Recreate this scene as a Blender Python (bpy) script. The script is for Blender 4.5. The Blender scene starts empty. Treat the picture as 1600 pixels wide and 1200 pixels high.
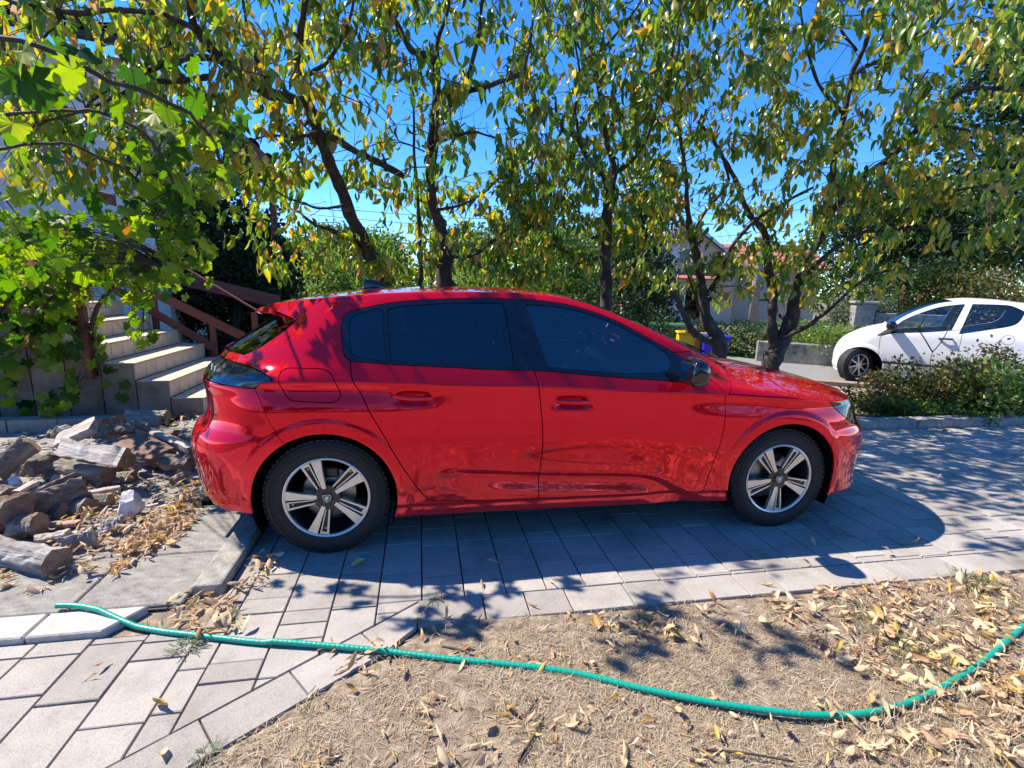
import bpy, bmesh, math, random
import numpy as np
from mathutils import Matrix, Vector
from math import radians, pi, sin, cos
scn = bpy.context.scene
# ------------------------------------------------------------------ camera, sky, sun, exposure
F_PX, PITCH, CAM_H, ROLL = 780.0, 0.19288, 1.4404, 0.0282      # focal length in pixels of a 1600 px wide frame
cam_d = bpy.data.cameras.new('camera'); cam = bpy.data.objects.new('camera', cam_d); scn.collection.objects.link(cam)
cam_d.sensor_width = 36.0; cam_d.lens = 36.0*F_PX/1600.0; cam_d.clip_start = 0.05; cam_d.clip_end = 3000
cam.matrix_world = Matrix.Translation((0, 0, CAM_H)) @ Matrix.Rotation(pi/2-PITCH, 4, 'X') @ Matrix.Rotation(ROLL, 4, 'Z')
scn.camera = cam
SUN_TO = Vector((-0.80, 0.225, 1.0)).normalized()               # direction towards the sun
sun_el = math.asin(SUN_TO.z)
world = bpy.data.worlds.new('World'); scn.world = world; world.use_nodes = True
wn = world.node_tree; wn.nodes.clear()
wo = wn.nodes.new('ShaderNodeOutputWorld'); bg = wn.nodes.new('ShaderNodeBackground'); sky = wn.nodes.new('ShaderNodeTexSky')
sky.sky_type = 'NISHITA'; sky.sun_disc = False; sky.sun_elevation = sun_el
sky.sun_rotation = math.atan2(SUN_TO.x, SUN_TO.y)
sky.altitude = 300; sky.air_density = 0.72; sky.dust_density = 0.0; sky.ozone_density = 5.0
hs = wn.nodes.new('ShaderNodeHueSaturation'); hs.inputs['Saturation'].default_value = 1.26; hs.inputs['Hue'].default_value = 0.506
wn.links.new(sky.outputs[0], hs.inputs['Color']); wn.links.new(hs.outputs[0], bg.inputs[0]); wn.links.new(bg.outputs[0], wo.inputs[0])
bg.inputs[1].default_value = 0.15
sd = bpy.data.lights.new('sun', 'SUN'); sun = bpy.data.objects.new('sun', sd); scn.collection.objects.link(sun)
sd.energy = 4.3; sd.angle = radians(0.53); sd.color = (1.0, 0.915, 0.78)
sun.rotation_euler = (-SUN_TO).to_track_quat('-Z', 'Y').to_euler(); sun.location = (-20, 6, 25)
scn.view_settings.view_transform = 'Standard'; scn.view_settings.look = 'None'; scn.view_settings.gamma = 1
scn.view_settings.use_curve_mapping = False; scn.view_settings.exposure = 1.17
scn.cycles.max_bounces = 10; scn.cycles.transparent_max_bounces = 24; scn.cycles.diffuse_bounces = 4
scn.cycles.glossy_bounces = 4; scn.cycles.transmission_bounces = 8
scn.cycles.caustics_reflective = False; scn.cycles.caustics_refractive = False
scn.cycles.use_denoising = True
try: scn.cycles.denoiser = 'OPENIMAGEDENOISE'
except Exception: pass

# ------------------------------------------------------------------ helpers
RS = np.random.RandomState(7); random.seed(7)
COL = scn.collection
def px_ray(px, py):
    a, b = px-800, py-600; c, s = cos(ROLL), sin(ROLL)
    x = c*a+s*b; y = -s*a+c*b
    return np.array([x/F_PX, cos(PITCH)-y/F_PX*sin(PITCH), -sin(PITCH)-y/F_PX*cos(PITCH)])
def at(px, py, Y):                                               # the place seen at a pixel, Y metres ahead
    v = px_ray(px, py); return np.array([0, 0, CAM_H])+v*(Y/v[1])
def gnd(px, py, z=0.0):
    v = px_ray(px, py); return np.array([0, 0, CAM_H])+v*((z-CAM_H)/v[2])
DA = radians(10.6); DU = np.array([cos(DA), sin(DA)]); DV = np.array([-sin(DA), cos(DA)])
def uv(u, v, z=0.0): p = DU*u+DV*v; return np.array([p[0], p[1], z])
def to_uv(p): return float(p[0]*DU[0]+p[1]*DU[1]), float(p[0]*DV[0]+p[1]*DV[1])
def ss(x, a, b):
    t = np.clip((x-a)/(b-a), 0, 1); return t*t*(3-2*t)
def cr(pts, n=6, closed=False):                                  # Catmull-Rom through points
    P = np.asarray(pts, float); m = len(P); out = []
    for i in range(m if closed else m-1):
        if closed: p0, p1, p2, p3 = P[(i-1) % m], P[i], P[(i+1) % m], P[(i+2) % m]
        else: p0, p1, p2, p3 = P[max(i-1, 0)], P[i], P[i+1], P[min(i+2, m-1)]
        for k in range(n):
            t = k/n
            out.append(.5*((2*p1)+(-p0+p2)*t+(2*p0-5*p1+4*p2-p3)*t*t+(-p0+3*p1-3*p2+p3)*t**3))
    if not closed: out.append(P[-1])
    return np.array(out)
def tags(o, label=None, cat=None, group=None, kind=None):
    if label: o['label'] = label
    if cat: o['category'] = cat
    if group: o['group'] = group
    if kind: o['kind'] = kind
    return o
def empty(name, loc=(0, 0, 0), rz=0.0, label=None, cat=None, group=None):
    o = bpy.data.objects.new(name, None); COL.objects.link(o); o.location = loc; o.rotation_euler = (0, 0, rz); o.empty_display_size = .2
    return tags(o, label, cat, group)
def link(name, me, parent=None, loc=None):
    o = bpy.data.objects.new(name, me); COL.objects.link(o)
    if parent is not None: o.parent = parent
    if loc is not None: o.location = loc
    return o
def mesh_np(name, V, T, mat=None, N=None, smooth=True, midx=None, rnd=None):
    V = np.asarray(V, np.float32); T = np.asarray(T, np.int32); me = bpy.data.meshes.new(name)
    k = T.shape[1]; me.vertices.add(len(V)); me.vertices.foreach_set('co', V.ravel())
    me.loops.add(T.size); me.loops.foreach_set('vertex_index', T.ravel())
    me.polygons.add(len(T)); me.polygons.foreach_set('loop_start', np.arange(0, T.size, k, dtype=np.int32))
    try: me.polygons.foreach_set('loop_total', np.full(len(T), k, np.int32))
    except Exception: pass
    for m in (mat if isinstance(mat, (list, tuple)) else [mat]):
        if m is not None: me.materials.append(m)
    if midx is not None: me.polygons.foreach_set('material_index', np.asarray(midx, np.int32))
    me.update(calc_edges=True)
    me.polygons.foreach_set('use_smooth', np.full(len(T), bool(smooth)))
    if rnd is not None:
        at_ = me.attributes.new('rnd', 'FLOAT', 'POINT'); at_.data.foreach_set('value', np.asarray(rnd, np.float32))
    me.validate()
    if N is not None:
        try: me.normals_split_custom_set_from_vertices(np.asarray(N, np.float32))
        except Exception as e: print('normals', name, e)
    return me
def part(name, V, T, mat, parent=None, **k):
    return link(name, mesh_np(name, V, T, mat, **k), parent)
class MB:                                                        # collects faces (tri/quad lists) into one mesh
    def __init__(s): s.v = []; s.f = []; s.m = []
    def add(s, V, Fs, m=0):
        o = len(s.v); s.v += [tuple(map(float, p)) for p in V]; s.f += [tuple(i+o for i in f) for f in Fs]; s.m += [m]*len(Fs); return s
    def box(s, lo, hi, m=0, R=None, at_=None):
        x0, y0, z0 = lo; x1, y1, z1 = hi
        V = np.array([(x0,y0,z0),(x1,y0,z0),(x1,y1,z0),(x0,y1,z0),(x0,y0,z1),(x1,y0,z1),(x1,y1,z1),(x0,y1,z1)], float)
        if R is not None: V = V @ np.asarray(R).T
        if at_ is not None: V = V+np.asarray(at_)
        return s.add(V, [(0,3,2,1),(4,5,6,7),(0,1,5,4),(1,2,6,5),(2,3,7,6),(3,0,4,7)], m)
    def prism(s, poly, h0, h1, m=0, top=True, ax=None):          # polygon (x,y) ccw, from z=h0 to h1; ax maps (x,y,z) -> 3d
        n = len(poly); V = [(p[0], p[1], h0) for p in poly]+[(p[0], p[1], h1) for p in poly]
        if ax is not None: V = [ax(*v) for v in V]
        Fs = [(i, (i+1) % n, (i+1) % n+n, i+n) for i in range(n)]+[tuple(range(n-1, -1, -1)), tuple(range(n, 2*n))]
        return s.add(V, Fs, m)
    def tube(s, pts, rad, k=6, m=0, caps=True):
        pts = np.asarray(pts, float); n = len(pts); rad = np.broadcast_to(rad, (n,)); t = np.gradient(pts, axis=0)
        t /= np.linalg.norm(t, axis=1)[:, None]+1e-9
        ref = np.array([0, 0, 1.]) if abs(t[0][2]) < .9 else np.array([1., 0, 0])
        V = []
        for i in range(n):
            a = np.cross(t[i], ref); a /= np.linalg.norm(a)+1e-9; b = np.cross(t[i], a); ref = np.cross(a, t[i]) if True else ref
            for j in range(k):
                th = 2*pi*j/k; V.append(pts[i]+rad[i]*(a*cos(th)+b*sin(th)))
        Fs = [(i*k+j, i*k+(j+1) % k, (i+1)*k+(j+1) % k, (i+1)*k+j) for i in range(n-1) for j in range(k)]
        if caps: Fs += [tuple(range(k-1, -1, -1)), tuple(range((n-1)*k, n*k))]
        return s.add(V, Fs, m)
    def lathe(s, prof, k=40, m=0, axis='y', c=(0, 0, 0)):       # profile of (radius, along-axis)
        V = []
        for r, h in prof:
            for j in range(k):
                a = 2*pi*j/k
                V.append((c[0]+r*cos(a), c[1]+h, c[2]+r*sin(a)) if axis == 'y' else (c[0]+r*cos(a), c[1]+r*sin(a), c[2]+h))
        n = len(prof)
        return s.add(V, [(i*k+j, (i+1)*k+j, (i+1)*k+(j+1) % k, i*k+(j+1) % k) if axis == 'y' else (i*k+j, i*k+(j+1) % k, (i+1)*k+(j+1) % k, (i+1)*k+j) for i in range(n-1) for j in range(k)], m)
    def mesh(s, name, mats, smooth=False, bevel=0.0, seg=1, angle=30):
        me = bpy.data.meshes.new(name); me.from_pydata(s.v, [], s.f)
        for m in (mats if isinstance(mats, (list, tuple)) else [mats]): me.materials.append(m)
        me.polygons.foreach_set('material_index', s.m); me.update()
        if bevel > 0:
            bm = bmesh.new(); bm.from_mesh(me)
            es = [e for e in bm.edges if len(e.link_faces) == 2 and e.calc_face_angle(0) > radians(angle)]
            bmesh.ops.bevel(bm, geom=es, offset=bevel, segments=seg, affect='EDGES', profile=.5, clamp_overlap=True)
            bm.to_mesh(me); bm.free()
        me.polygons.foreach_set('use_smooth', [bool(smooth)]*len(me.polygons))
        if smooth and smooth != 'all':
            try: me.set_sharp_from_angle(angle=radians(38))
            except Exception: pass
        return me
    def build(s, name, mats, parent=None, loc=None, **k): return link(name, s.mesh(name, mats, **k), parent, loc)

# ------------------------------------------------------------------ materials
def newmat(name):
    m = bpy.data.materials.new(name); m.use_nodes = True; nt = m.node_tree; nt.nodes.clear()
    out = nt.nodes.new('ShaderNodeOutputMaterial'); return m, nt, out
def nd(nt, t, **inp):
    n = nt.nodes.new(t)
    for k, v in inp.items():
        if k in n.inputs.keys(): n.inputs[k].default_value = v
        else: setattr(n, k, v)
    return n
def ramp(nt, stops, interp='LINEAR'):
    r = nt.nodes.new('ShaderNodeValToRGB'); r.color_ramp.interpolation = interp; e = r.color_ramp.elements
    while len(e) < len(stops): e.new(.5)
    for i, (p, c) in enumerate(stops): e[i].position = p; e[i].color = (*c, 1) if len(c) == 3 else c
    return r
def mat(name, stops, scale=4.0, rough=.8, bump=.0, bscale=60.0, spec=.5, metal=0.0, coat=0.0, detail=6.0, rand=0.0, coords='Object', stretch=None, coat_rough=.03, bdist=.01, distort=0.0, obj_rand=0.0):
    """noise-mottled principled material; stops = list of colours"""
    m, nt, out = newmat(name); b = nd(nt, 'ShaderNodeBsdfPrincipled'); L = nt.links.new
    tc = nt.nodes.new('ShaderNodeTexCoord'); src = tc.outputs[coords]
    if stretch is not None:
        mp = nt.nodes.new('ShaderNodeMapping'); mp.inputs['Scale'].default_value = stretch; L(src, mp.inputs[0]); src = mp.outputs[0]
    if isinstance(stops[0], (int, float)): stops = [stops]
    if len(stops) == 1: col = None; b.inputs['Base Color'].default_value = (*stops[0], 1)
    else:
        n = nd(nt, 'ShaderNodeTexNoise', Scale=scale, Detail=detail, Roughness=.6, Distortion=distort); L(src, n.inputs['Vector'])
        r = ramp(nt, [(.3+.4*i/(len(stops)-1), c) for i, c in enumerate(stops)]); L(n.outputs['Fac'], r.inputs[0]); col = r.outputs[0]
        if obj_rand:
            oi = nt.nodes.new('ShaderNodeObjectInfo'); mr = nd(nt, 'ShaderNodeMapRange'); mr.inputs[3].default_value = 1-obj_rand; mr.inputs[4].default_value = 1+obj_rand
            L(oi.outputs['Random'], mr.inputs[0]); hv = nd(nt, 'ShaderNodeHueSaturation'); L(mr.outputs[0], hv.inputs['Value']); L(col, hv.inputs['Color']); col = hv.outputs[0]
        L(col, b.inputs['Base Color'])
    b.inputs['Roughness'].default_value = rough; b.inputs['Metallic'].default_value = metal
    b.inputs['Specular IOR Level'].default_value = spec; b.inputs['Coat Weight'].default_value = coat; b.inputs['Coat Roughness'].default_value = coat_rough
    if bump:
        n2 = nd(nt, 'ShaderNodeTexNoise', Scale=bscale, Detail=5.0, Roughness=.65); L(src, n2.inputs['Vector'])
        bp = nd(nt, 'ShaderNodeBump', Strength=bump, Distance=bdist); L(n2.outputs['Fac'], bp.inputs['Height']); L(bp.outputs[0], b.inputs['Normal'])
    L(b.outputs[0], out.inputs[0]); return m
def glassmat(name, tint, ior=1.5, rough=0.0):
    m, nt, out = newmat(name); L = nt.links.new
    fr = nd(nt, 'ShaderNodeFresnel', IOR=ior); tr = nd(nt, 'ShaderNodeBsdfTransparent', Color=(*tint, 1)); gl = nd(nt, 'ShaderNodeBsdfGlossy', Roughness=rough)
    gl.inputs['Color'].default_value = (1, 1, 1, 1); mx = nt.nodes.new('ShaderNodeMixShader')
    L(fr.outputs[0], mx.inputs[0]); L(tr.outputs[0], mx.inputs[1]); L(gl.outputs[0], mx.inputs[2]); L(mx.outputs[0], out.inputs[0]); return m
def leafmat(name, stops, transl=.45, rough=.38, spec=.45, vein=True):
    m, nt, out = newmat(name); L = nt.links.new
    a = nd(nt, 'ShaderNodeAttribute', attribute_name='rnd'); r = ramp(nt, stops); 
    tc = nt.nodes.new('ShaderNodeTexCoord'); n = nd(nt, 'ShaderNodeTexNoise', Scale=28.0, Detail=3.0); L(tc.outputs['Object'], n.inputs['Vector'])
    ma = nd(nt, 'ShaderNodeMath', operation='MULTIPLY_ADD'); ma.inputs[1].default_value = .22; L(n.outputs['Fac'], ma.inputs[0])
    sb = nd(nt, 'ShaderNodeMath', operation='SUBTRACT'); sb.inputs[1].default_value = .11; L(a.outputs['Fac'], sb.inputs[0]); L(sb.outputs[0], ma.inputs[2])
    L(ma.outputs[0], r.inputs[0])
    b = nd(nt, 'ShaderNodeBsdfPrincipled', Roughness=rough); b.inputs['Specular IOR Level'].default_value = spec
    t = nt.nodes.new('ShaderNodeBsdfTranslucent'); hv = nd(nt, 'ShaderNodeHueSaturation', Saturation=1.15, Value=1.25)
    L(r.outputs[0], hv.inputs['Color']); L(hv.outputs[0], t.inputs[0]); L(r.outputs[0], b.inputs['Base Color'])
    mx = nd(nt, 'ShaderNodeMixShader'); mx.inputs[0].default_value = transl
    L(b.outputs[0], mx.inputs[1]); L(t.outputs[0], mx.inputs[2]); L(mx.outputs[0], out.inputs[0]); return m

M = {}
def pavermat():
    m, nt, out = newmat('concrete_paver'); L = nt.links.new; b = nd(nt, 'ShaderNodeBsdfPrincipled', Roughness=.9); geo = nt.nodes.new('ShaderNodeNewGeometry')
    n1 = nd(nt, 'ShaderNodeTexNoise', Scale=2.2, Detail=8.0, Roughness=.65); n2 = nd(nt, 'ShaderNodeTexNoise', Scale=330.0, Detail=2.0); n3 = nd(nt, 'ShaderNodeTexNoise', Scale=24.0, Detail=7.0, Roughness=.7)
    for n in (n1, n2, n3): L(geo.outputs['Position'], n.inputs['Vector'])
    r1 = ramp(nt, [(.30, (.21,.185,.16)), (.46, (.335,.305,.275)), (.70, (.415,.38,.345))]); r2 = ramp(nt, [(.32, (.62,.60,.58)), (.52, (1, 1, 1)), (.70, (1.18, 1.16, 1.14))]); r3 = ramp(nt, [(.30, (.66,.64,.62)), (.46, (1, 1, 1))])
    L(n1.outputs[0], r1.inputs[0]); L(n2.outputs[0], r2.inputs[0]); L(n3.outputs[0], r3.inputs[0])
    a = nd(nt, 'ShaderNodeMix', data_type='RGBA', blend_type='MULTIPLY'); a.inputs[0].default_value = .75; L(r1.outputs[0], a.inputs[6]); L(r2.outputs[0], a.inputs[7])
    c = nd(nt, 'ShaderNodeMix', data_type='RGBA', blend_type='MULTIPLY'); c.inputs[0].default_value = .55; L(a.outputs[2], c.inputs[6]); L(r3.outputs[0], c.inputs[7])
    oi = nt.nodes.new('ShaderNodeObjectInfo'); mr = nd(nt, 'ShaderNodeMapRange'); mr.inputs[3].default_value = .86; mr.inputs[4].default_value = 1.12; L(oi.outputs['Random'], mr.inputs[0]); hv = nt.nodes.new('ShaderNodeHueSaturation'); L(mr.outputs[0], hv.inputs['Value']); L(c.outputs[2], hv.inputs['Color']); L(hv.outputs[0], b.inputs['Base Color'])
    bp = nd(nt, 'ShaderNodeBump', Strength=.5, Distance=.0015); L(n2.outputs[0], bp.inputs['Height']); bq = nd(nt, 'ShaderNodeBump', Strength=.4, Distance=.006); L(n3.outputs[0], bq.inputs['Height']); L(bp.outputs[0], bq.inputs['Normal']); L(bq.outputs[0], b.inputs['Normal']); L(b.outputs[0], out.inputs[0]); return m
M['paver'] = pavermat()
M['joint'] = mat('joint_sand', [(.075,.058,.045),(.15,.12,.09)], 30, .95, .5, 120)
M['kerb'] = mat('kerb_concrete', [(.17,.155,.135),(.31,.285,.25),(.41,.38,.34)], 14, .92, .8, 70, detail=9)
M['slab'] = mat('pale_slab', [(.36,.33,.295),(.47,.435,.395),(.54,.50,.46)], 14, .85, .4, 160, detail=9)
M['patio'] = mat('rough_concrete', [(.13,.12,.105),(.27,.25,.225),(.33,.31,.28),(.42,.39,.35)], 11, .93, 1.0, 75, detail=12, stretch=(1, 2.0, 1))
M['soil'] = mat('dry_soil', [(.10,.068,.048),(.215,.158,.112),(.30,.235,.17),(.42,.345,.26)], 16, .97, .8, 120, detail=10)
M['asphalt'] = mat('asphalt', [(.17,.165,.16),(.24,.235,.23)], 25, .92, .4, 200)
M['earth'] = mat('earth', [(.10,.08,.055),(.20,.16,.11)], 12, .97, .6, 60)
# ------------------------------------------------------------------ ground, driveway, walkway, patio, lawn
def sheet(name, poly, z, m, kind='structure'):
    o = link(name, MB().add([(p[0], p[1], z) for p in poly], [tuple(range(len(poly)))]).mesh(name, m)); return tags(o, kind=kind)
sheet('ground', [(-600, -600), (600, -600), (600, 600), (-600, 600)], -0.06, M['earth'])
def clip(poly, n, c):                                            # keep n.p >= c
    out = []
    for i in range(len(poly)):
        p, q = np.array(poly[i]), np.array(poly[(i+1) % len(poly)]); dp, dq = np.dot(n, p)-c, np.dot(n, q)-c
        if dp >= 0: out.append(tuple(p))
        if dp*dq < 0: out.append(tuple(p+(q-p)*dp/(dp-dq)))
    return out
def area(p): return .5*sum(p[i][0]*p[(i+1) % len(p)][1]-p[(i+1) % len(p)][0]*p[i][1] for i in range(len(p)))
def shrink(poly, g):
    for i in range(len(poly)):
        pass
    out = [tuple(p) for p in poly]; P = [np.array(p) for p in poly]
    for i in range(len(P)):
        e = P[(i+1) % len(P)]-P[i]; l = np.linalg.norm(e)
        if l < 1e-4: continue
        n = np.array([-e[1], e[0]])/l; out = clip(out, n, np.dot(n, P[i])+g)
        if len(out) < 3: return []
    return out
def paver_mesh(poly, z, name='paver'):                          # bevelled stone about its own centre, in driveway axes turned to the world
    c = np.mean(poly, axis=0); pw = [(DU*p[0]+DV*p[1])-(DU*c[0]+DV*c[1]) for p in poly]
    inn = [q*(1-.0035/max(np.linalg.norm(q), .02)) for q in pw]; n = len(poly)
    V = [(q[0], q[1], -.035) for q in pw]+[(q[0], q[1], -.0028) for q in pw]+[(q[0], q[1], 0) for q in inn]
    Fs = [(i, (i+1) % n, (i+1) % n+n, i+n) for i in range(n)]+[(i+n, (i+1) % n+n, (i+1) % n+2*n, i+2*n) for i in range(n)]+[tuple(range(2*n, 3*n))]
    me = bpy.data.meshes.new(name); me.from_pydata(V, [], Fs); me.materials.append(M['paver']); me.update()
    w = DU*c[0]+DV*c[1]; return me, (w[0], w[1], z)
def pave(parent, polys, name='paver', limit=300):
    items = []
    for p in polys:
        p = shrink(p, .0030+.0008*random.random())
        if len(p) < 3 or area(p) < 6e-4: continue
        c = DU*np.mean([q[0] for q in p])+DV*np.mean([q[1] for q in p]); y = max(c[1], .3)
        vis = area(p)/(y**3) if (abs(c[0]) < y*1.05+.2 and c[1] > .9) else -1
        items.append((vis, p))
    items.sort(key=lambda t: -t[0]); rest = MB()
    for i, (vis, p) in enumerate(items):
        z = random.uniform(-.0018, .0018)
        if i < limit and vis > 0:
            me, loc = paver_mesh(p, z); o = link(name, me, parent, loc); o.rotation_euler = (random.uniform(-.006, .006), random.uniform(-.006, .006), 0)
        else:
            me, loc = paver_mesh(p, z); rest.add([tuple(np.array(v.co)+loc) for v in me.vertices], [tuple(f.vertices) for f in me.polygons]); bpy.data.meshes.remove(me)
    if rest.v:
        o = rest.build('far_pavers', M['paver'], parent); o['kind'] = 'stuff'
ND = np.array([-.683, .92])/np.linalg.norm([.92, .683]); CD = float(np.dot(ND, (0, 2.118)))   # diagonal edge: paved side is ND.p > CD
U0, VB0, VB1 = -.905, 1.937, 2.118
def rows(u0, u1, v0, v1, off, seed):
    r = random.Random(seed); out = []; u = off+math.floor((u0-off)/.2)*.2
    while u < u1:
        v = v0-r.random()*.3
        while v < v1:
            l = r.choice([.2, .2, .2, .3, .1, .2]); out.append((u, u+.2, v, v+l)); v += l
        u += .2
    return out
def quad(t): return [(t[0], t[2]), (t[1], t[2]), (t[1], t[3]), (t[0], t[3])]
drive = sheet('driveway', [uv(U0, 1.3), uv(14, 1.95), uv(14, 4.52), uv(U0, 4.52)], -.022, M['joint'])
polys = []
for t in rows(-.8, 9.0, 1.4, 5.1, 0.0, 3):
    p = clip(quad(t), np.array([0, 1.]), VB1); p = clip(p, ND, CD) if p and t[0] < -.01 else p
    p = clip(p, np.array([0, -1.]), -4.50) if p else p
    if len(p) > 2: polys.append(p)
for t in rows(-1.0, -.75, 1.4, 5.1, 0.0, 4):                    # the strip beside the kerb
    p = clip(quad((U0, -.8, t[2], t[3])), np.array([0, 1.]), 2.05)
    if t[0] < -.9 and len(p) > 2: polys.append(p)
for t in rows(-.8, 0.0, 1.3, 2.3, 0.0, 3):                       # between border line and diagonal, left of the corner
    p = clip(quad(t), np.array([0, -1.]), -VB1); p = clip(p, ND, CD) if p else p
    if len(p) > 2: polys.append(p)
pave(drive, polys)
walk = sheet('walkway', [uv(-4, -1.4), uv(-.7, 1.35), uv(U0+.0, 2.05), uv(-1.25, 2.05), uv(-4, 2.05)], -.026, M['joint'])
polys = []
for t in rows(-3.7, -.8, .2, 2.05, -.1, 9):
    tt = (t[0], min(t[1], -.8), t[2], t[3])
    if tt[1]-tt[0] < .02: continue
    p = clip(quad(tt), np.array([0, -1.]), -2.045); p = clip(p, ND, CD) if p else p
    if len(p) > 2: polys.append(p)
pave(walk, polys)
edge = sheet('edging', [uv(-.1, VB0-.004), uv(14, VB0-.004), uv(14, VB1), uv(0, VB1), uv(-2.6, VB1-2.6*.7424), uv(-2.6, 1.90-2.6*.7424)], -.018, M['joint'])
polys = []; u = -.02; r = random.Random(5)
while u < 8: l = r.choice([.2, .3, .2, .1, .3]); polys.append([(u, VB0), (u+l, VB0), (u+l, VB1), (u, VB1)]); u += l
dd = np.array([-.92, -.683])/np.linalg.norm([.92, .683]); nn = -ND; base = np.array([-.01, 2.11]); s = 0.0
first = [(0.0, 2.118), tuple(base+dd*.30), tuple(base+dd*.30+nn*.17), (-.02, VB0)]
polys.append(first if area(first) > 0 else first[::-1]); s = .30
while s < 3.0:
    l = r.choice([.3, .2, .4]); a, b = base+dd*s, base+dd*(s+l); q = [tuple(a), tuple(b), tuple(b+nn*.17), tuple(a+nn*.17)]
    polys.append(q if area(q) > 0 else q[::-1]); s += l
pave(edge, polys)
# kerb between patio and driveway, patio slabs, pale slab row
patio = sheet('patio', [uv(-7, 2.2), uv(-1.04, 2.2), uv(-1.04, 7), uv(-7, 7)], .008, M['joint'])
def stone(parent, name, poly, z0, z1, m, bev=.006, tilt=.004, seg=1):
    c = np.mean(poly, axis=0); pw = [(DU*p[0]+DV*p[1])-(DU*c[0]+DV*c[1]) for p in poly]; w = DU*c[0]+DV*c[1]
    o = MB().prism(pw, z0-z1, 0).build(name, m, parent, (w[0], w[1], z1), bevel=bev, seg=seg)
    o.rotation_euler = (random.uniform(-tilt, tilt), random.uniform(-tilt, tilt), 0); return o
vv = [2.21, 2.66, 3.12, 3.6, 4.1, 4.6, 5.1, 5.6]; uu = [-1.045, -1.5, -1.98, -2.45, -2.95, -3.45, -3.95, -4.45, -5]
for i in range(len(vv)-1):
    for j in range(len(uu)-1):
        d = .0035; k = .03*(i % 2)
        stone(patio, 'patio_slab', [(uu[j+1]+d+k, vv[i]+d), (uu[j]-d+(k if j else 0), vv[i]+d), (uu[j]-d+(k if j else 0), vv[i+1]-d), (uu[j+1]+d+k, vv[i+1]-d)], -.03, .022+random.uniform(-.003, .003), M['patio'])
kerbA = empty('kerb', uv(-.975, 2.3), label='low concrete kerb running under the red car beside the rough patio', cat='kerb')
for i in range(4):
    a = 2.285+i*.62; o = stone(None, 'kerb_stone', [(-1.04, a), (-.91, a), (-.91, a+.612), (-1.04, a+.612)], -.08, .055+random.uniform(-.004, .004), M['kerb'], .012, .008, 2)
    o.parent = kerbA; o.location = Vector(o.location)-kerbA.location
srow = empty('slab_edging', uv(-1.9, 2.1), label='row of pale smooth edging slabs in front of the rough patio', cat='edging slabs')
a = -1.27
for l in (.28, .42, .42, .42, .42):
    q = [(a-l+.003, 2.05), (a-.003, 2.05), (a-.003+(.10 if a > -1.3 else 0), 2.2), (a-l+.003, 2.2)]
    o = stone(None, 'slab', q, -.05, .03, M['slab'], .006, .003); o.parent = srow; o.location = Vector(o.location)-srow.location; a -= l
sheet('soil_patch', [uv(-1.27, 2.05), uv(-.905, 2.05), uv(-.905, 2.32), uv(-1.16, 2.32)], -.006, M['soil'])
# lawn: a gently uneven sheet of dry soil
def lawn_h(x, y): return .006*np.sin(2.1*x+1.3*y)+.008*np.sin(1.1*x-2.4*y+1)+.004*np.sin(5.3*x+4.1*y)
gx = np.concatenate([np.linspace(-9, -1.6, 22)[:-1], np.linspace(-1.6, 3.4, 110), np.linspace(3.4, 12, 24)[1:]]); gv = np.concatenate([np.linspace(-9, .9, 30)[:-1], np.linspace(.9, 1.937, 40)])
V = np.array([uv(u, v, 0) for u in gx for v in gv]); V[:, 2] = lawn_h(V[:, 0], V[:, 1])-.012
uvv = np.array([(u, v) for u in gx for v in gv]); edged = np.minimum(1.937-uvv[:, 1], (CD-.17-uvv @ ND)); V[:, 2] += .012*ss(edged, 0, .15)
nv = len(gv); Q = np.array([(i*nv+j, (i+1)*nv+j, (i+1)*nv+j+1, i*nv+j+1) for i in range(len(gx)-1) for j in range(nv-1)])
keep = (edged[Q].max(axis=1) > -.02); V[edged < 0, 2] -= .02
lawn = tags(part('lawn', V, Q[keep], M['soil']), kind='structure')
# ------------------------------------------------------------------ car body tools
def pchip(xp, fp):
    xp = np.asarray(xp, float); fp = np.asarray(fp, float); h = np.diff(xp); dl = np.diff(fp)/h; m = np.zeros(len(xp))
    for i in range(1, len(xp)-1):
        if dl[i-1]*dl[i] > 0:
            w1, w2 = 2*h[i]+h[i-1], h[i]+2*h[i-1]; m[i] = (w1+w2)/(w1/dl[i-1]+w2/dl[i])
    m[0], m[-1] = dl[0], dl[-1]
    def f(x):
        x = np.clip(x, xp[0], xp[-1]); i = np.clip(np.searchsorted(xp, x)-1, 0, len(h)-1); t = (x-xp[i])/h[i]
        return ((1+2*t)*(1-t)**2*fp[i]+t*(1-t)**2*h[i]*m[i]+t*t*(3-2*t)*fp[i+1]+t*t*(t-1)*h[i]*m[i+1])
    return f
def sdf(P, poly):                                                # signed distance to a closed outline, negative inside
    poly = np.asarray(poly); a = poly; b = np.roll(poly, -1, 0); best = np.full(len(P), 1e9); ins = np.zeros(len(P), bool)
    for (x0, y0), (x1, y1) in zip(a, b):
        dx, dy = x1-x0, y1-y0; l2 = dx*dx+dy*dy
        if l2 < 1e-12: continue
        t = np.clip(((P[:, 0]-x0)*dx+(P[:, 1]-y0)*dy)/l2, 0, 1)
        best = np.minimum(best, (P[:, 0]-x0-t*dx)**2+(P[:, 1]-y0-t*dy)**2)
        c = (y0 > P[:, 1]) != (y1 > P[:, 1])
        if dy != 0: ins ^= c & (P[:, 0] < dx*(P[:, 1]-y0)/dy+x0)
    d = np.sqrt(best); return np.where(ins, -d, d)
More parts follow.
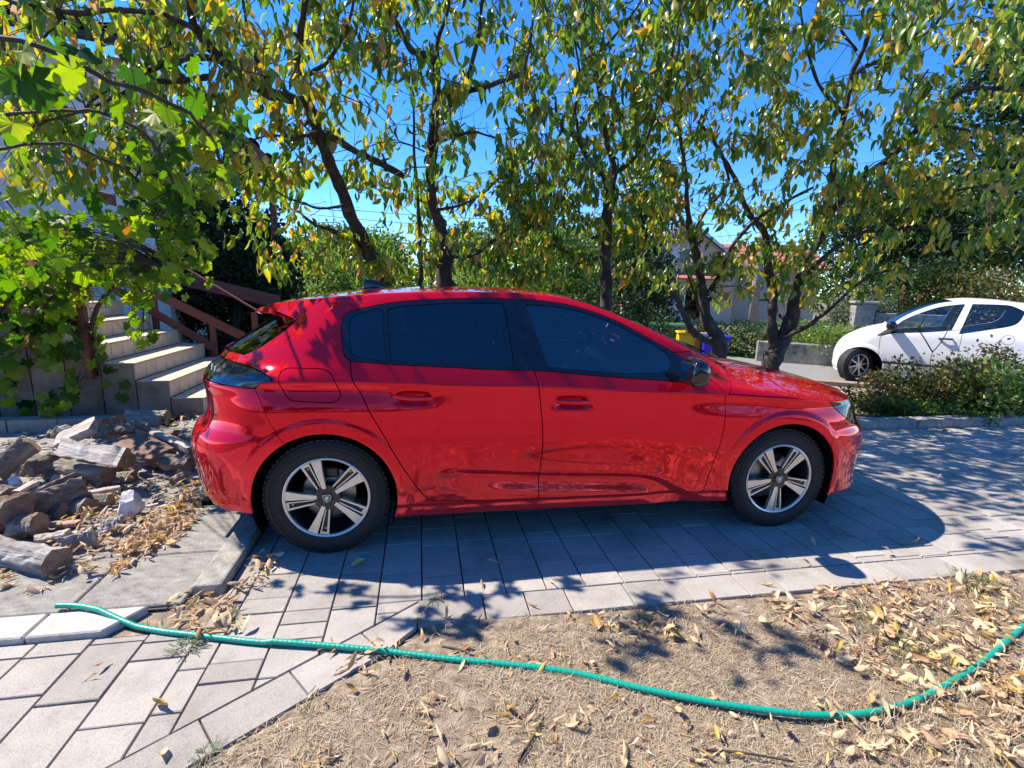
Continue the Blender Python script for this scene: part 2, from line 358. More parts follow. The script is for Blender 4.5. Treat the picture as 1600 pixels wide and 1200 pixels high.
class Srf:
    def __init__(s, V, N, T): s.V, s.N, s.T = V, N, T
    def sub(s, T):
        if len(T) == 0: return Srf(s.V[:0], s.N[:0], T)
        u, inv = np.unique(T, return_inverse=True); return Srf(s.V[u], s.N[u], inv.reshape(T.shape))
    def split(s, d):                                             # (where d<0, where d>0), edges cut exactly on d=0
        if len(s.T) == 0: return s, s
        d = np.where(np.abs(d) < 1e-7, 1e-7, d); T = s.T; pos = d[T] > 0; cnt = pos.sum(1)
        A, B = [T[cnt == 0]], [T[cnt == 3]]; mix = T[(cnt == 1) | (cnt == 2)]
        if len(mix):
            pm = d[mix] > 0; cm = pm.sum(1); odd = np.where((cm == 1)[:, None], pm, ~pm); k = odd.argmax(1); r = np.arange(len(mix))
            a, b, c = mix[r, k], mix[r, (k+1) % 3], mix[r, (k+2) % 3]
            key = np.sort(np.stack([np.concatenate([a, a]), np.concatenate([b, c])], 1), 1); u, inv = np.unique(key, axis=0, return_inverse=True); inv = inv.ravel()
            t = (d[u[:, 0]]/(d[u[:, 0]]-d[u[:, 1]]))[:, None]; n0 = len(s.V)
            nV = s.V[u[:, 0]]*(1-t)+s.V[u[:, 1]]*t; nN = s.N[u[:, 0]]*(1-t)+s.N[u[:, 1]]*t; nN /= np.linalg.norm(nN, axis=1)[:, None]+1e-12
            s = Srf(np.vstack([s.V, nV]), np.vstack([s.N, nN]), T); e1, e2 = n0+inv[:len(a)], n0+inv[len(a):]
            tri = np.stack([a, e1, e2], 1); q1 = np.stack([e1, b, c], 1); q2 = np.stack([e1, c, e2], 1); ap = d[a] > 0
            A += [tri[~ap], q1[ap], q2[ap]]; B += [tri[ap], q1[~ap], q2[~ap]]
        return s.sub(np.vstack(A)), s.sub(np.vstack(B))
    def cut(s, f, g=0.0):
        if g == 0: return s.split(f(s.V))
        i, r = s.split(f(s.V)+g); return i, r.split(f(r.V)-g)[1]
    def join(s, o): return Srf(np.vstack([s.V, o.V]), np.vstack([s.N, o.N]), np.vstack([s.T, o.T+len(s.V)]))
    def mirror(s): k = np.array([1, -1, 1]); return Srf(s.V*k, s.N*k, s.T[:, ::-1])
    def whole(s): return s.join(s.mirror())
    def lips(s, depth=.014):                                     # turn the open edges inwards so that panels have thickness
        if len(s.T) == 0: return s
        E = np.concatenate([s.T[:, [0, 1]], s.T[:, [1, 2]], s.T[:, [2, 0]]]); key = np.sort(E, 1); u, idx, c = np.unique(key, axis=0, return_index=True, return_counts=True)
        e = E[idx[c == 1]]; e = e[(np.abs(s.V[e[:, 0], 1]) > 1e-4) | (np.abs(s.V[e[:, 1], 1]) > 1e-4)]
        if len(e) == 0: return s
        a, b = s.V[e[:, 0]], s.V[e[:, 1]]; an, bn = a-s.N[e[:, 0]]*depth, b-s.N[e[:, 1]]*depth
        n = np.cross(b-a, an-a); n = -n/(np.linalg.norm(n, axis=1)[:, None]+1e-12); m = len(e); o = len(s.V); i = np.arange(m)
        V = np.vstack([a, b, an, bn]); T = np.vstack([np.stack([i+m, i, i+2*m], 1), np.stack([i+m, i+2*m, i+3*m], 1)])+o
        return Srf(np.vstack([s.V, V]), np.vstack([s.N, n, n, n, n]), np.vstack([s.T, T]))
    def put(s, name, m, parent, lip=.014, off=0.0):
        q = s.lips(lip) if lip else s
        V = q.V.copy()
        if off: V += q.N*off
        return part(name, V*np.array([1, -1, 1]), q.T[:, ::-1], m, parent, N=q.N*np.array([1, -1, 1]))
def grid_srf(P, flip=False):                                      # P [nu,nv,3] -> surface with smooth analytic normals
    du = np.gradient(P, axis=0); dv = np.gradient(P, axis=1); n = np.cross(du, dv); n /= np.linalg.norm(n, axis=2)[:, :, None]+1e-12
    nu, nv = P.shape[:2]; i, j = np.meshgrid(np.arange(nu-1), np.arange(nv-1), indexing='ij'); a = (i*nv+j).ravel(); b = a+nv
    T = np.vstack([np.stack([a, b, b+1], 1), np.stack([a, b+1, a+1], 1)])
    if flip: T = T[:, ::-1]; n = -n
    return Srf(P.reshape(-1, 3), n.reshape(-1, 3), T)
def curve(*pts, n=6): return cr(pts, n)

# car paints
def paintmat(name, col, metal=.25, rough=.32, coat=.6, ior=1.4):
    m, nt, out = newmat(name); L = nt.links.new; b = nd(nt, 'ShaderNodeBsdfPrincipled', Roughness=rough, Metallic=metal)
    b.inputs['Base Color'].default_value = (*col, 1); b.inputs['Coat Weight'].default_value = coat; b.inputs['Coat Roughness'].default_value = .012; b.inputs['Coat IOR'].default_value = ior; b.inputs['Specular IOR Level'].default_value = .15
    tc = nt.nodes.new('ShaderNodeTexCoord'); n = nd(nt, 'ShaderNodeTexNoise', Scale=9.0, Detail=2.0); L(tc.outputs['Object'], n.inputs['Vector'])
    bp = nd(nt, 'ShaderNodeBump', Strength=.006, Distance=.01); L(n.outputs['Fac'], bp.inputs['Height']); L(bp.outputs[0], b.inputs['Coat Normal']); L(bp.outputs[0], b.inputs['Normal'])
    d = nd(nt, 'ShaderNodeTexNoise', Scale=40.0, Detail=8.0, Roughness=.7); L(tc.outputs['Object'], d.inputs['Vector'])
    sx = nt.nodes.new('ShaderNodeSeparateXYZ'); L(tc.outputs['Object'], sx.inputs[0]); mr = nd(nt, 'ShaderNodeMapRange'); mr.inputs[1].default_value = .62; mr.inputs[2].default_value = .18; mr.inputs[3].default_value = 0; mr.inputs[4].default_value = .30; L(sx.outputs['Z'], mr.inputs[0])
    mu = nd(nt, 'ShaderNodeMath', operation='MULTIPLY'); L(mr.outputs[0], mu.inputs[0]); L(d.outputs['Fac'], mu.inputs[1]); mx = nd(nt, 'ShaderNodeMix', data_type='RGBA'); mx.inputs[6].default_value = (*col, 1); mx.inputs[7].default_value = (.30, .24, .18, 1); L(mu.outputs[0], mx.inputs[0]); L(mx.outputs[2], b.inputs['Base Color'])
    L(b.outputs[0], out.inputs[0]); return m
M['red'] = paintmat('red_paint', (.82, .003, .022), .5, .06); M['white_paint'] = paintmat('white_paint', (.78, .79, .80), 0.0, .4)
M['black'] = mat('black_plastic', [(.012,.012,.013)], rough=.5); M['gloss'] = mat('gloss_black', [(.006,.006,.008)], rough=.08, coat=.6)
M['liner'] = mat('wheel_arch_liner', [(.006,.006,.006)], rough=.95, spec=.1)
M['rubber'] = mat('tyre_rubber', [(.012,.012,.012),(.022,.021,.02)], 30, .72, .15, 90)
M['alloy'] = mat('machined_alloy', [(.66,.62,.57),(.80,.75,.69)], 9, .30, metal=.7, stretch=(3, 3, 3)); M['alloy_dark'] = mat('dark_alloy', [(.015,.015,.017)], rough=.35, coat=.3)
M['steel'] = mat('brake_steel', [(.30,.28,.26),(.42,.40,.38)], 20, .4, metal=.9); M['chrome'] = mat('bright_trim', [(.75,.75,.76)], rough=.12, metal=1.0)
M['silver'] = mat('silver_white', [(.72,.70,.66)], rough=.35, metal=.3)
M['privacy'] = glassmat('privacy_glass', (.09,.10,.115), 1.9); M['clear'] = glassmat('clear_glass', (.90,.96,.98), 2.25); M['rear_glass'] = glassmat('dark_rear_glass', (.10,.11,.12), 1.6)
M['lamp_clear'] = glassmat('lamp_lens', (.80,.82,.83), 1.5); M['lamp_red'] = mat('red_lamp', [(.28,.01,.012)], rough=.15, coat=.5); M['lamp_smoke'] = glassmat('smoked_lens', (.80,.80,.84), 1.75)
M['fabric'] = mat('dark_seat_fabric', [(.018,.018,.02),(.035,.035,.038)], 60, .9); M['dash'] = mat('dashboard', [(.015,.015,.017),(.03,.03,.03)], 40, .6)
M['mirrorglass'] = mat('mirror_glass', [(.8,.8,.82)], rough=.02, metal=1.0)

def wheel(parent, x, yo, z0, R=.318, rim=.2205, base=33.0, spokes='twin', steer=0.0, side=-1, emblem=True, width=.205):
    """wheel with its outer face on the local y=yo plane; side=-1 faces -y"""
    w = empty('wheel', (x, yo, z0)); w.parent = parent; w.rotation_euler = (0, 0, steer+(pi if side > 0 else 0))
    t = MB(); s = .018                                             # sidewall bulge; y grows inboard
    prof = [(rim+.002, .022), (rim+.006, .006), (rim+.02, -.002), (rim+.045, -.004), (R-.03, .0), (R-.012, .008), (R-.004, .020), (R, .034), (R, width-.034), (R-.004, width-.02), (R-.03, width), (rim+.02, width-.004), (rim, width-.02)]
    t.lathe(prof, 72); t.m = [0]*len(t.f)
    for r_ in (R*.84, R*.90): t.lathe([(r_-.002, -.0035), (r_-.001, -.006), (r_+.001, -.006), (r_+.002, -.0035)], 72)
    t.build('tyre', M['rubber'], w, smooth=True)
    tr = MB()                                                      # tread blocks
    for j in range(60):
        for q in range(5):
            a = 2*pi*(j+.5*(q % 2))/60; y = .026+q*(width-.052)/4
            Rm = np.array([[cos(a), 0, sin(a)], [0, 1, 0], [-sin(a), 0, cos(a)]]); tr.box((R-.006, y-.0155, -.0115), (R+.0012, y+.0155, .0115), 0, Rm)
    o = tr.build('tread', M['rubber'], w); o['kind'] = 'stuff'
    ri = MB(); k = 64
    ri.lathe([(rim+.003, .012), (rim+.002, .004), (rim-.002, .002), (rim-.010, .006), (rim-.013, .014)], k, 0)
    ri.lathe([(rim-.013, .014), (rim-.020, .05), (rim-.03, width-.03), (rim-.0, width-.02)], k, 1)
    ax = lambda px_, py_, h: (px_, h, py_)
    def poly_at(pts, ang, h0, h1, m):
        c, sn = cos(ang), sin(ang); q = [(p[0]*c-p[1]*sn, p[0]*sn+p[1]*c) for p in pts]
        if area(q) > 0: q = q[::-1]
        ri.prism(q, h0, h1, m, ax=ax)
    f = rim/.2025
    for i in range(5 if spokes == 'twin' else 8):
        if spokes == 'twin':
            a = radians(base+72*i)
            poly_at([(.048*f, -.010*f), (.12*f, -.017*f), (.194*f, -.030*f), (.195*f, .018*f), (.12*f, .012*f), (.048*f, .008*f)], a, .010, .034, 0)
            poly_at([(.055*f, .0115*f), (.188*f, .0285*f), (.188*f, .0345*f), (.055*f, .0155*f)], a, .013, .034, 0)
            poly_at([(.055*f, .0155*f), (.188*f, .0345*f), (.184*f, .060*f), (.055*f, .0265*f)], a, .030, .045, 1)
            poly_at([(.052*f, .0265*f), (.184*f, .060*f), (.181*f, .070*f), (.052*f, .0325*f)], a, .012, .034, 0)
            poly_at([(.176*f, .030*f), (.193*f, .030*f), (.185*f, .071*f), (.172*f, .063*f)], a, .014, .034, 0)
            poly_at([(.160*f+.0045*cos(q), .0445*f+.0045*sin(q)) for q in np.linspace(0, 2*pi, 7)[:-1]], a, .026, .04, 0)
            c, sn = cos(a+radians(36)), sin(a+radians(36))          # wheel bolts in dark pockets
            poly_at([(.052*f+.011*cos(q), .011*sin(q)) for q in np.linspace(0, 2*pi, 9)[:-1]], a+radians(36), .018, .03, 1)
        else:
            a = radians(base+45*i); poly_at([(.03*f, -.014), (.188*f, -.009), (.188*f, .009), (.03*f, .014)], a, .006, .03, 0)
    ri.lathe([(.0005, .010), (.062*f, .012), (.066*f, .02), (.066*f, .06)], 32, 1)
    ri.build('rim', [M['alloy'], M['alloy_dark']], w, smooth=True)
    hb = MB(); hb.lathe([(.0005, .004), (.026*f, .005), (.029*f, .012)], 28); hub = hb.build('hub_cap', M['gloss'] if spokes == 'twin' else M['chrome'], w, smooth=True)
    if emblem:                                                     # shield with a roaring lion's head
        def em(name, pts, h, mm, par): 
            q = pts if area(pts) < 0 else pts[::-1]; return MB().prism(q, .001-h, .004, ax=ax).build(name, mm, par)
        sh = [(-.022, .015), (-.012, .019), (0, .0165), (.012, .019), (.022, .015), (.021, .004), (.015, -.010), (0, -.023), (-.015, -.010), (-.021, .004)]
        e = em('emblem', sh, .001, M['silver'], hub); em('emblem_field', [(p[0]*.84, p[1]*.84) for p in sh], .0018, M['gloss'], hub)
        lion = [(-.012, .007), (-.004, .012), (.006, .011), (.013, .006), (.011, .002), (.004, .003), (.009, -.002), (.006, -.006), (.001, -.004), (.004, -.011), (-.001, -.016), (-.004, -.008), (-.009, -.006), (-.006, -.001), (-.013, -.002), (-.007, .003)]
        em('emblem_lion', lion, .0026, M['silver'], hub)
    bd = MB(); bd.lathe([(.03, .085), (.135, .085), (.14, .088), (.14, .105), (.03, .105)], 40); bd.build('brake_disc', M['steel'], w, smooth=True)
    MB().box((-.055, .075, .085), (.055, .125, .145)).build('brake_caliper', M['alloy_dark'], w, bevel=.01)
    return w

# ------------------------------------------------------------------ the red car (x forward from the rear axle, y out to the near side, z up)
car = empty('hatchback_car', (-.956374-.895*sin(.174025), 2.450605+.895*cos(.174025), 0), .174025,
            'red five-door hatchback parked on the grey paved driveway', 'car')
AX = ((0.0, .318), (2.665, .318))
zc = pchip([-.9, -.25, .08, .6, 1.1, 1.73, 2.2, 2.45, 2.77, 2.95, 3.6], [.955, .950, .948, .932, .918, .886, .864, .848, .826, .812, .78])
zlow = pchip([.2, .67, 1.12, 1.42, 1.73, 1.85, 1.97, 2.06, 2.3], [.48, .463, .429, .414, .394, .368, .312, .268, .16])
xr = pchip([.15, .19, .25, .3, .42, .55, .63, .68, .75, .85, .90, .94, 1.01, 1.05, 1.24, 1.45], [-.72, -.755, -.79, -.815, -.835, -.85, -.825, -.775, -.752, -.765, -.78, -.765, -.70, -.68, -.55, -.40])
xf = pchip([.15, .19, .25, .32, .39, .49, .57, .634, .69, .75, .785, .845, .877, 1.5], [3.56, 3.60, 3.585, 3.585, 3.595, 3.605, 3.585, 3.535, 3.515, 3.49, 3.455, 3.39, 3.33, 3.30])
Rr = pchip([.15, .6, .95, 1.05, 1.4], [.6, .6, .72, .85, .85]); nr = pchip([.15, .9, 1.05, 1.4], [2.5, 2.4, 2.2, 2.2])
def half_w(x, z):
    d = z-zc(x); y = np.full_like(x, .912)
    up = np.maximum(d, 0); fr = ss(x, 1.95, 2.5)
    y -= (.45*up+.40*up*up)*(1-fr) + fr*(.75*up+1.6*up*up)
    y -= .35*np.maximum(x-1.72, 0)**2*ss(d, .02, .16)
    dn = np.maximum(-d, 0); U = .016*(1-ss(x, .15, .62))*ss(x, -.55, -.3)+.013*ss(x, 1.9, 2.35)*(1-.5*ss(x, 2.9, 3.2))
    dip = np.where(dn < .045, np.exp(-((dn-.045)/.024)**2), np.exp(-((dn-.045)/.06)**2))-np.exp(-(.045/.024)**2)
    y -= U*np.where(d < 0, np.maximum(dip, 0), 0)
    y += .010*ss(dn, 0, .22)-.012*ss(dn, .25, .55)
    for ax_, az in AX:                                            # haunches and arch flares
        r = np.hypot(x-ax_, z-az); y += .008*ss(.448-r, 0, .032)-.008*ss(.372-r, 0, .03)
        y += .008*np.exp(-((x-ax_)/.45)**2-((z-.80)/.09)**2)
    A = ss(x, .55, 1.0)*(1-ss(x, 2.05, 2.2)); e = (zlow(x)-z)*(1-.45*ss(x, 1.75, 1.95))
    y -= A*(.024*ss(e, .0, .026)-.020*ss(e, .030, .15)); y += A*.006*np.exp(-(e/.05)**2)*(e < 0)
    y -= .02*ss(-z, -.275, -.255)*(np.abs(x-1.33) < 1.1)+.18*np.maximum(.25-z, 0)**1.3
    for hx, hz in ((.455, .857), (1.305, .826)):                  # hollows behind the door handles
        y -= .022*np.exp(-(((x-hx)/.085)**4+((z-hz-.012*(hx-x))/.030)**4))
    return y
nz_ = 190; zz = np.concatenate([np.linspace(.165, .30, 22)[:-1], np.linspace(.30, .98, 118)[:-1], np.linspace(.98, 1.43, 56)])
th = np.linspace(0, pi/2, 76)[:-1]; mid = np.linspace(0, 1, 250)[:-1]; tf = np.linspace(pi/2, 0, 86)
P = np.zeros((len(th)+len(mid)+len(tf), len(zz), 3))
for j, z in enumerate(zz):
    a, R1, n1 = float(xr(z)), float(Rr(z)), float(nr(z)); b, R2, n2 = float(xf(z)), .82, 2.5
    x = np.concatenate([a+R1*(1-np.cos(th)**(2/n1)), a+R1+(b-R2-a-R1)*mid, b-R2*(1-np.cos(tf)**(2/n2))])
    k = np.concatenate([np.sin(th)**(2/n1), np.ones(len(mid)), np.sin(tf)**(2/n2)]); k[0] = k[-1] = 0
    P[:, j, 0] = x; P[:, j, 1] = half_w(x, np.full_like(x, z))*k; P[:, j, 2] = z
side = grid_srf(P, flip=False)
if side.N[len(zz)*150+60][1] < 0: side.N *= -1; side.T = side.T[:, ::-1]
# top: roof line along the centre, windscreen, rear window, bonnet
croof = pchip([-.52, -.43, -.32, -.16, .08, .33, .58, 1.0, 1.24, 1.40, 1.48, 1.73, 1.97, 2.28, 2.5, 2.8], [1.262, 1.290, 1.326, 1.358, 1.394, 1.417, 1.428, 1.433, 1.422, 1.401, 1.385, 1.318, 1.235, 1.10, .985, .80])
chood = pchip([1.9, 2.4, 2.5, 2.81, 3.12, 3.3, 3.40, 3.46, 3.55], [1.06, 1.0, .985, .938, .882, .842, .812, .785, .72])
def t_roof(x, y): return croof(x+.30*ss(x, 1.2, 1.7)*y*y)-.085*y*y*(1-.5*ss(x, 1.2, 1.7))
def t_rear(x, y): return 1.05+(x+.68-.60*y*y)*.6875
def t_hood(x, y): return chood(x+.10*y*y)-.075*(np.abs(y)/.8)**2.6*ss(x, 1.9, 2.5)+.006*np.exp(-((np.abs(y)-.48)/.05)**2)
SPX = -.30                                                        # spoiler underside line in side view
def t_sp(x): return 1.272+(x+.278)*(-.28)
def t_all(V):
    x, y, z = V.T; return np.maximum(np.minimum(t_roof(x, y), np.maximum(t_rear(x, y), 1.044)+9*(x > .4)), t_hood(x, y)-9*(x < 1.7))
trim = lambda V: V[:, 2]-t_all(V)
rest, over = side.cut(trim)
# the spoiler's flanks live above the rear-window plane
SP = np.array([(-.50, 1.255), (-.278, 1.272), (-.142, 1.234), (-.102, 1.260), (-.064, 1.309), (-.047, 1.337), (-.040, 1.42), (-.50, 1.42)])
spf = Srf(side.V, side.N, side.T).cut(lambda V: sdf(V[:, [0, 2]], SP))[0]; spf = spf.cut(lambda V: V[:, 2]-t_roof(V[:, 0], V[:, 1]))[0].cut(lambda V: -(V[:, 1]-.35))[0]
rest = rest.cut(lambda V: -sdf(V[:, [0, 2]], SP)-9*(V[:, 1] < .35)*0)[0]
# wheel openings and the lower edge
for ax_, az in AX: rest = rest.cut(lambda V: .366-np.hypot(V[:, 0]-ax_, V[:, 2]-az)-9*(V[:, 1] < .5))[0]
zbot = pchip([-.9, -.6, -.32, -.2, 2.9, 3.0, 3.2, 3.5], [.22, .25, .262, .198, .198, .205, .20, .19])
rest = rest.cut(lambda V: zbot(V[:, 0])-V[:, 2])[0]
xz = lambda poly: (lambda V: sdf(V[:, [0, 2]], poly)+9*(V[:, 1] < .2))
G = .0026
dlo = np.vstack([curve((.143, 1.045), (.107, 1.079), (.087, 1.179), (.088, 1.250), (.122, 1.285), (.199, 1.308), (.399, 1.345), (.746, 1.368), (1.034, 1.370), (1.182, 1.364), (1.331, 1.346), (1.480, 1.308), (1.629, 1.253), (1.775, 1.178), (1.956, 1.080), (2.06, 1.010), (2.125, .965), (2.166, .934))[:-1],
                 curve((2.166, .934), (1.972, .930), (1.82, .943), (1.592, .958), (1.370, .975), (1.154, .996), (.872, 1.003), (.6, 1.017), (.336, 1.030), (.143, 1.045))[:-1]])
g_front = np.vstack([curve((1.080, 1.340), (1.18, 1.339), (1.330, 1.323), (1.479, 1.287), (1.627, 1.231), (1.773, 1.158), (1.885, 1.093))[:-1], curve((1.885, 1.093), (1.908, 1.065), (1.912, 1.03), (1.895, 1.00)), curve((1.84, .985), (1.671, .980), (1.446, .994), (1.171, 1.018)), curve((1.171, 1.018), (1.130, 1.157), (1.080, 1.340))[1:-1]])
g_rear = np.vstack([curve((.315, 1.303), (.399, 1.318), (.605, 1.338), (.745, 1.344), (.946, 1.347))[:-1], curve((.946, 1.347), (.962, 1.26), (.985, 1.020))[:-1], curve((.985, 1.020), (.736, 1.026), (.467, 1.040), (.342, 1.049))[:-1], curve((.342, 1.049), (.328, 1.15), (.315, 1.303))[:-1]])
g_quarter = cr([(.290, 1.300), (.200, 1.284), (.145, 1.264), (.128, 1.225), (.130, 1.148), (.145, 1.085), (.181, 1.063), (.25, 1.055), (.316, 1.052), (.302, 1.17)], 5, closed=True)
win, rest = rest.cut(xz(dlo), .002)
pane_f, win = win.cut(xz(g_front), .0012); pane_r, win = win.cut(xz(g_rear), .0012); pane_q, win = win.cut(xz(g_quarter), .0012)
lw, win = win.cut(lambda V: np.abs(V[:, 0]-1.055+.30*(V[:, 2]-1.17)*.62)-.003)                 # door-to-door gap in the black pillar
d_rear = np.vstack([curve((.137, 1.09), (.145, .992), (.159, .943), (.199, .871), (.242, .779), (.297, .676), (.365, .543), (.432, .425), (.478, .355), (.525, .305), (.585, .284))[:-1], [(.843, .278)], curve((1.141, .276), (1.138, .428), (1.147, .576), (1.142, .69), (1.126, .829), (1.110, .939), (1.085, 1.02), (1.07, 1.09))])
d_front = np.vstack([[(1.141, .276), (1.666, .268), (2.026, .269)], curve((2.143, .265), (2.181, .429), (2.219, .601), (2.228, .743), (2.220, .850), (2.205, .885), (2.165, .934), (2.12, .975), (2.07, 1.02))[:-1], [(2.07, 1.09), (1.07, 1.09)], curve((1.085, 1.02), (1.110, .939), (1.126, .829), (1.142, .69), (1.147, .576), (1.138, .428), (1.141, .276))[:-1]])
door_f, rest = rest.cut(xz(d_front), G)
door_r, rest = rest.cut(xz(d_rear), G)
fuelp = cr([(-.200, .960), (-.192, .995), (-.160, 1.008), (-.07, 1.009), (.006, 1.008), (.045, .990), (.070, .945), (.092, .885), (.082, .856), (.048, .843), (-.05, .848), (-.13, .854), (-.165, .876), (-.188, .92)], 5, closed=True)
fuel, rest = rest.cut(xz(fuelp), .0022)
lampp = np.vstack([curve((-.90, 1.006), (-.483, 1.009), (-.362, .999), (-.280, .980), (-.238, .962), (-.227, .945))[:-1], [(-.280, .942)], curve((-.320, .908), (-.40, .908), (-.452, .912), (-.90, .925))])
tl = lambda V: sdf(V[:, [0, 2]], lampp)+9*(V[:, 1] < .36)
tail, rest = rest.cut(tl, .0025)
hlampp = np.vstack([curve((2.945, .800), (2.99, .812), (3.08, .808), (3.20, .790), (3.6, .74))[:-1], [(3.6, .66)], curve((3.33, .615), (3.20, .645), (3.08, .705), (3.0, .757), (2.945, .800))[1:-1]])
hl = lambda V: sdf(V[:, [0, 2]], hlampp)+9*(V[:, 1] < .42)
head, rest = rest.cut(hl, .003)
bonnet_side, rest = rest.cut(lambda V: np.maximum(zc(V[:, 0])+.004-V[:, 2], 2.235+.9*(V[:, 2]-.86)-V[:, 0]), G)
bumpf = np.vstack([[(2.0, .10), (2.97, .10), (2.985, .45)], curve((2.96, .56), (3.0, .62), (3.05, .69))[:], [(3.12, .79), (3.3, .85), (4.2, .85), (4.2, .1)]])
bump_f, rest = rest.cut(lambda V: sdf(V[:, [0, 2]], bumpf), .0015)
bumpr = np.vstack([[(-1.3, .1), (-.30, .1), (-.19, .60)], curve((-.180, .634), (-.211, .68), (-.252, .76), (-.285, .84), (-.320, .908))[:], [(-.452, .914), (-.62, .90), (-1.3, .88)]])
bump_r, rest = rest.cut(lambda V: sdf(V[:, [0, 2]], bumpr), .0015)
gate, rest = rest.cut(lambda V: np.maximum(V[:, 1]-.60, np.maximum(V[:, 0]+.3, .885-V[:, 2])), .003)
sill, rest = rest.cut(lambda V: np.maximum(np.abs(V[:, 0]-1.33)-1.05, V[:, 2]-.262), .0012)
fend, rest = rest.cut(lambda V: np.maximum(2.1-V[:, 0], V[:, 2]-.96), 0)
# top sheets
def top_srf(fn, x0, x1, y1, nx, ny):
    X, Y = np.meshgrid(np.linspace(x0, x1, nx), np.linspace(0, y1, ny), indexing='ij'); s = grid_srf(np.stack([X, Y, fn(X, Y)], 2))
    if s.N[:, 2].mean() < 0: s.N *= -1; s.T = s.T[:, ::-1]
    return s
def inside(V, pad=0.0):                                           # how far outside the flank a point lies
    x, y, z = V.T; a, R1, n1 = xr(z), Rr(z), nr(z); b = xf(z); w = half_w(x, z)
    k = np.where(x < a+R1, np.clip(1-np.abs((a+R1-x)/R1)**n1, 0, 1)**(1/n1), np.where(x > b-.82, np.clip(1-np.abs((x-b+.82)/.82)**2.5, 0, 1)**(1/2.5), 1.0)); return y-w*k
top = top_srf(t_roof, -.52, 2.7, .95, 300, 90).cut(inside)[0]
def soften(s, width=.05):                                          # rounds the shading where roof and flank meet
    d = -inside(s.V); t = np.clip(1-d/width, 0, 1)[:, None]*.5; n = s.N*(1-t)+np.array([0, .85, .5])*t; s.N = n/np.linalg.norm(n, axis=1)[:, None]; return s
def soften_side(s, width=.035):
    d = t_roof(s.V[:, 0], s.V[:, 1])-s.V[:, 2]; t = (np.clip(1-d/width, 0, 1)*.5)[:, None]; n = s.N*(1-t)+np.array([0, .45, .9])*t; s.N = n/np.linalg.norm(n, axis=1)[:, None]; return s
soften(top); soften_side(rest)
spt, top = top.cut(lambda V: V[:, 0]+.045+.06*V[:, 1]**2, .002); spt = spt.cut(lambda V: (-.44+.28*V[:, 1]**2)-V[:, 0])[0]
ws, roof = top.cut(lambda V: 1.475-.32*V[:, 1]**2-V[:, 0], .002)
ws = ws.cut(lambda V: t_hood(V[:, 0], V[:, 1])-.015-V[:, 2])[0]
ws, pil = ws.cut(lambda V: inside(V)+.035)
rw = top_srf(t_rear, -.75, -.02, .95, 110, 80).cut(inside)[0].cut(lambda V: V[:, 2]-t_sp(V[:, 0])-.02)[0].cut(lambda V: 1.045-V[:, 2])[0]
hood = top_srf(t_hood, 2.1, 3.56, .97, 200, 110).cut(inside)[0].cut(lambda V: t_roof(V[:, 0], V[:, 1])-.004-V[:, 2])[0]
cowl, hood = hood.cut(lambda V: np.maximum(V[:, 0]-(2.515-.26*V[:, 1]**2), V[:, 1]-.70), .004); hood = hood.cut(lambda V: np.where(V[:, 1] < .70, -1, 2.235-V[:, 0]))[0]
nose, hood = hood.cut(lambda V: 3.435-.5*np.maximum(V[:, 1]-.3, 0)**2-V[:, 0]+9*(V[:, 1] > .62), .003)
wide = lambda s: s.whole()
def both(s, name, m, lip=.014, **k):
    o = s.put(name, m, car, lip, **k); q = link(name, o.data.copy() if False else o.data, car); q.scale = (1, -1, 1); return o, q
both(rest, 'rear_quarter_panel', M['red']); both(fend, 'front_fender', M['red']); both(sill, 'side_sill', M['red'])
df, df2 = both(door_f, 'front_door', M['red']); dr, dr2 = both(door_r, 'rear_door', M['red'])
both(fuel, 'fuel_flap', M['red'], .006)[1].scale = (1, -1, 1)
both(win, 'window_surround', M['gloss'], .02); both(lw, 'pillar_seal', M['black'], 0, off=-.006)
both(pane_f, 'front_side_window', M['clear'], 0, off=-.004); both(pane_r, 'rear_side_window', M['privacy'], 0, off=-.004); both(pane_q, 'quarter_window', M['privacy'], 0, off=-.002)
wide(roof).put('roof', M['red'], car); both(pil, 'windscreen_pillar', M['gloss'], .01); wide(ws).put('windscreen', M['clear'], car, 0, off=-.003)
wide(rw).put('rear_window', M['rear_glass'], car, 0, off=-.004)
bon = wide(hood.join(bonnet_side)).put('bonnet', M['red'], car, .02); wide(nose).put('nose_strip', M['red'], car, .02); wide(cowl).put('scuttle', M['black'], car, .02, off=-.012)
grl, bump_f = bump_f.cut(lambda V: np.maximum(np.maximum(np.abs(V[:, 2]-.50)-.17, V[:, 1]-.60+.5*np.abs(V[:, 2]-.5)), 2.9-V[:, 0]), .002)
low, bump_f = bump_f.cut(lambda V: np.maximum(np.maximum(V[:, 2]-.285, V[:, 1]-.66), 2.9-V[:, 0]), .002)
fang, bump_f = bump_f.cut(lambda V: np.maximum(np.maximum(np.abs(V[:, 1]-.655-.10*(V[:, 2]-.5))-.011, np.abs(V[:, 2]-.50)-.13), 2.9-V[:, 0]), .001)
wide(bump_f).put('front_bumper', M['red'], car); wide(low).put('lower_grille', M['black'], car, .02, off=-.01); wide(grl).put('grille', M['black'], car, .02, off=-.012)
both(fang, 'running_light', M['silver'], .005)
gb = MB()                                                          # little bright dashes of the grille
gv_ = grl.V
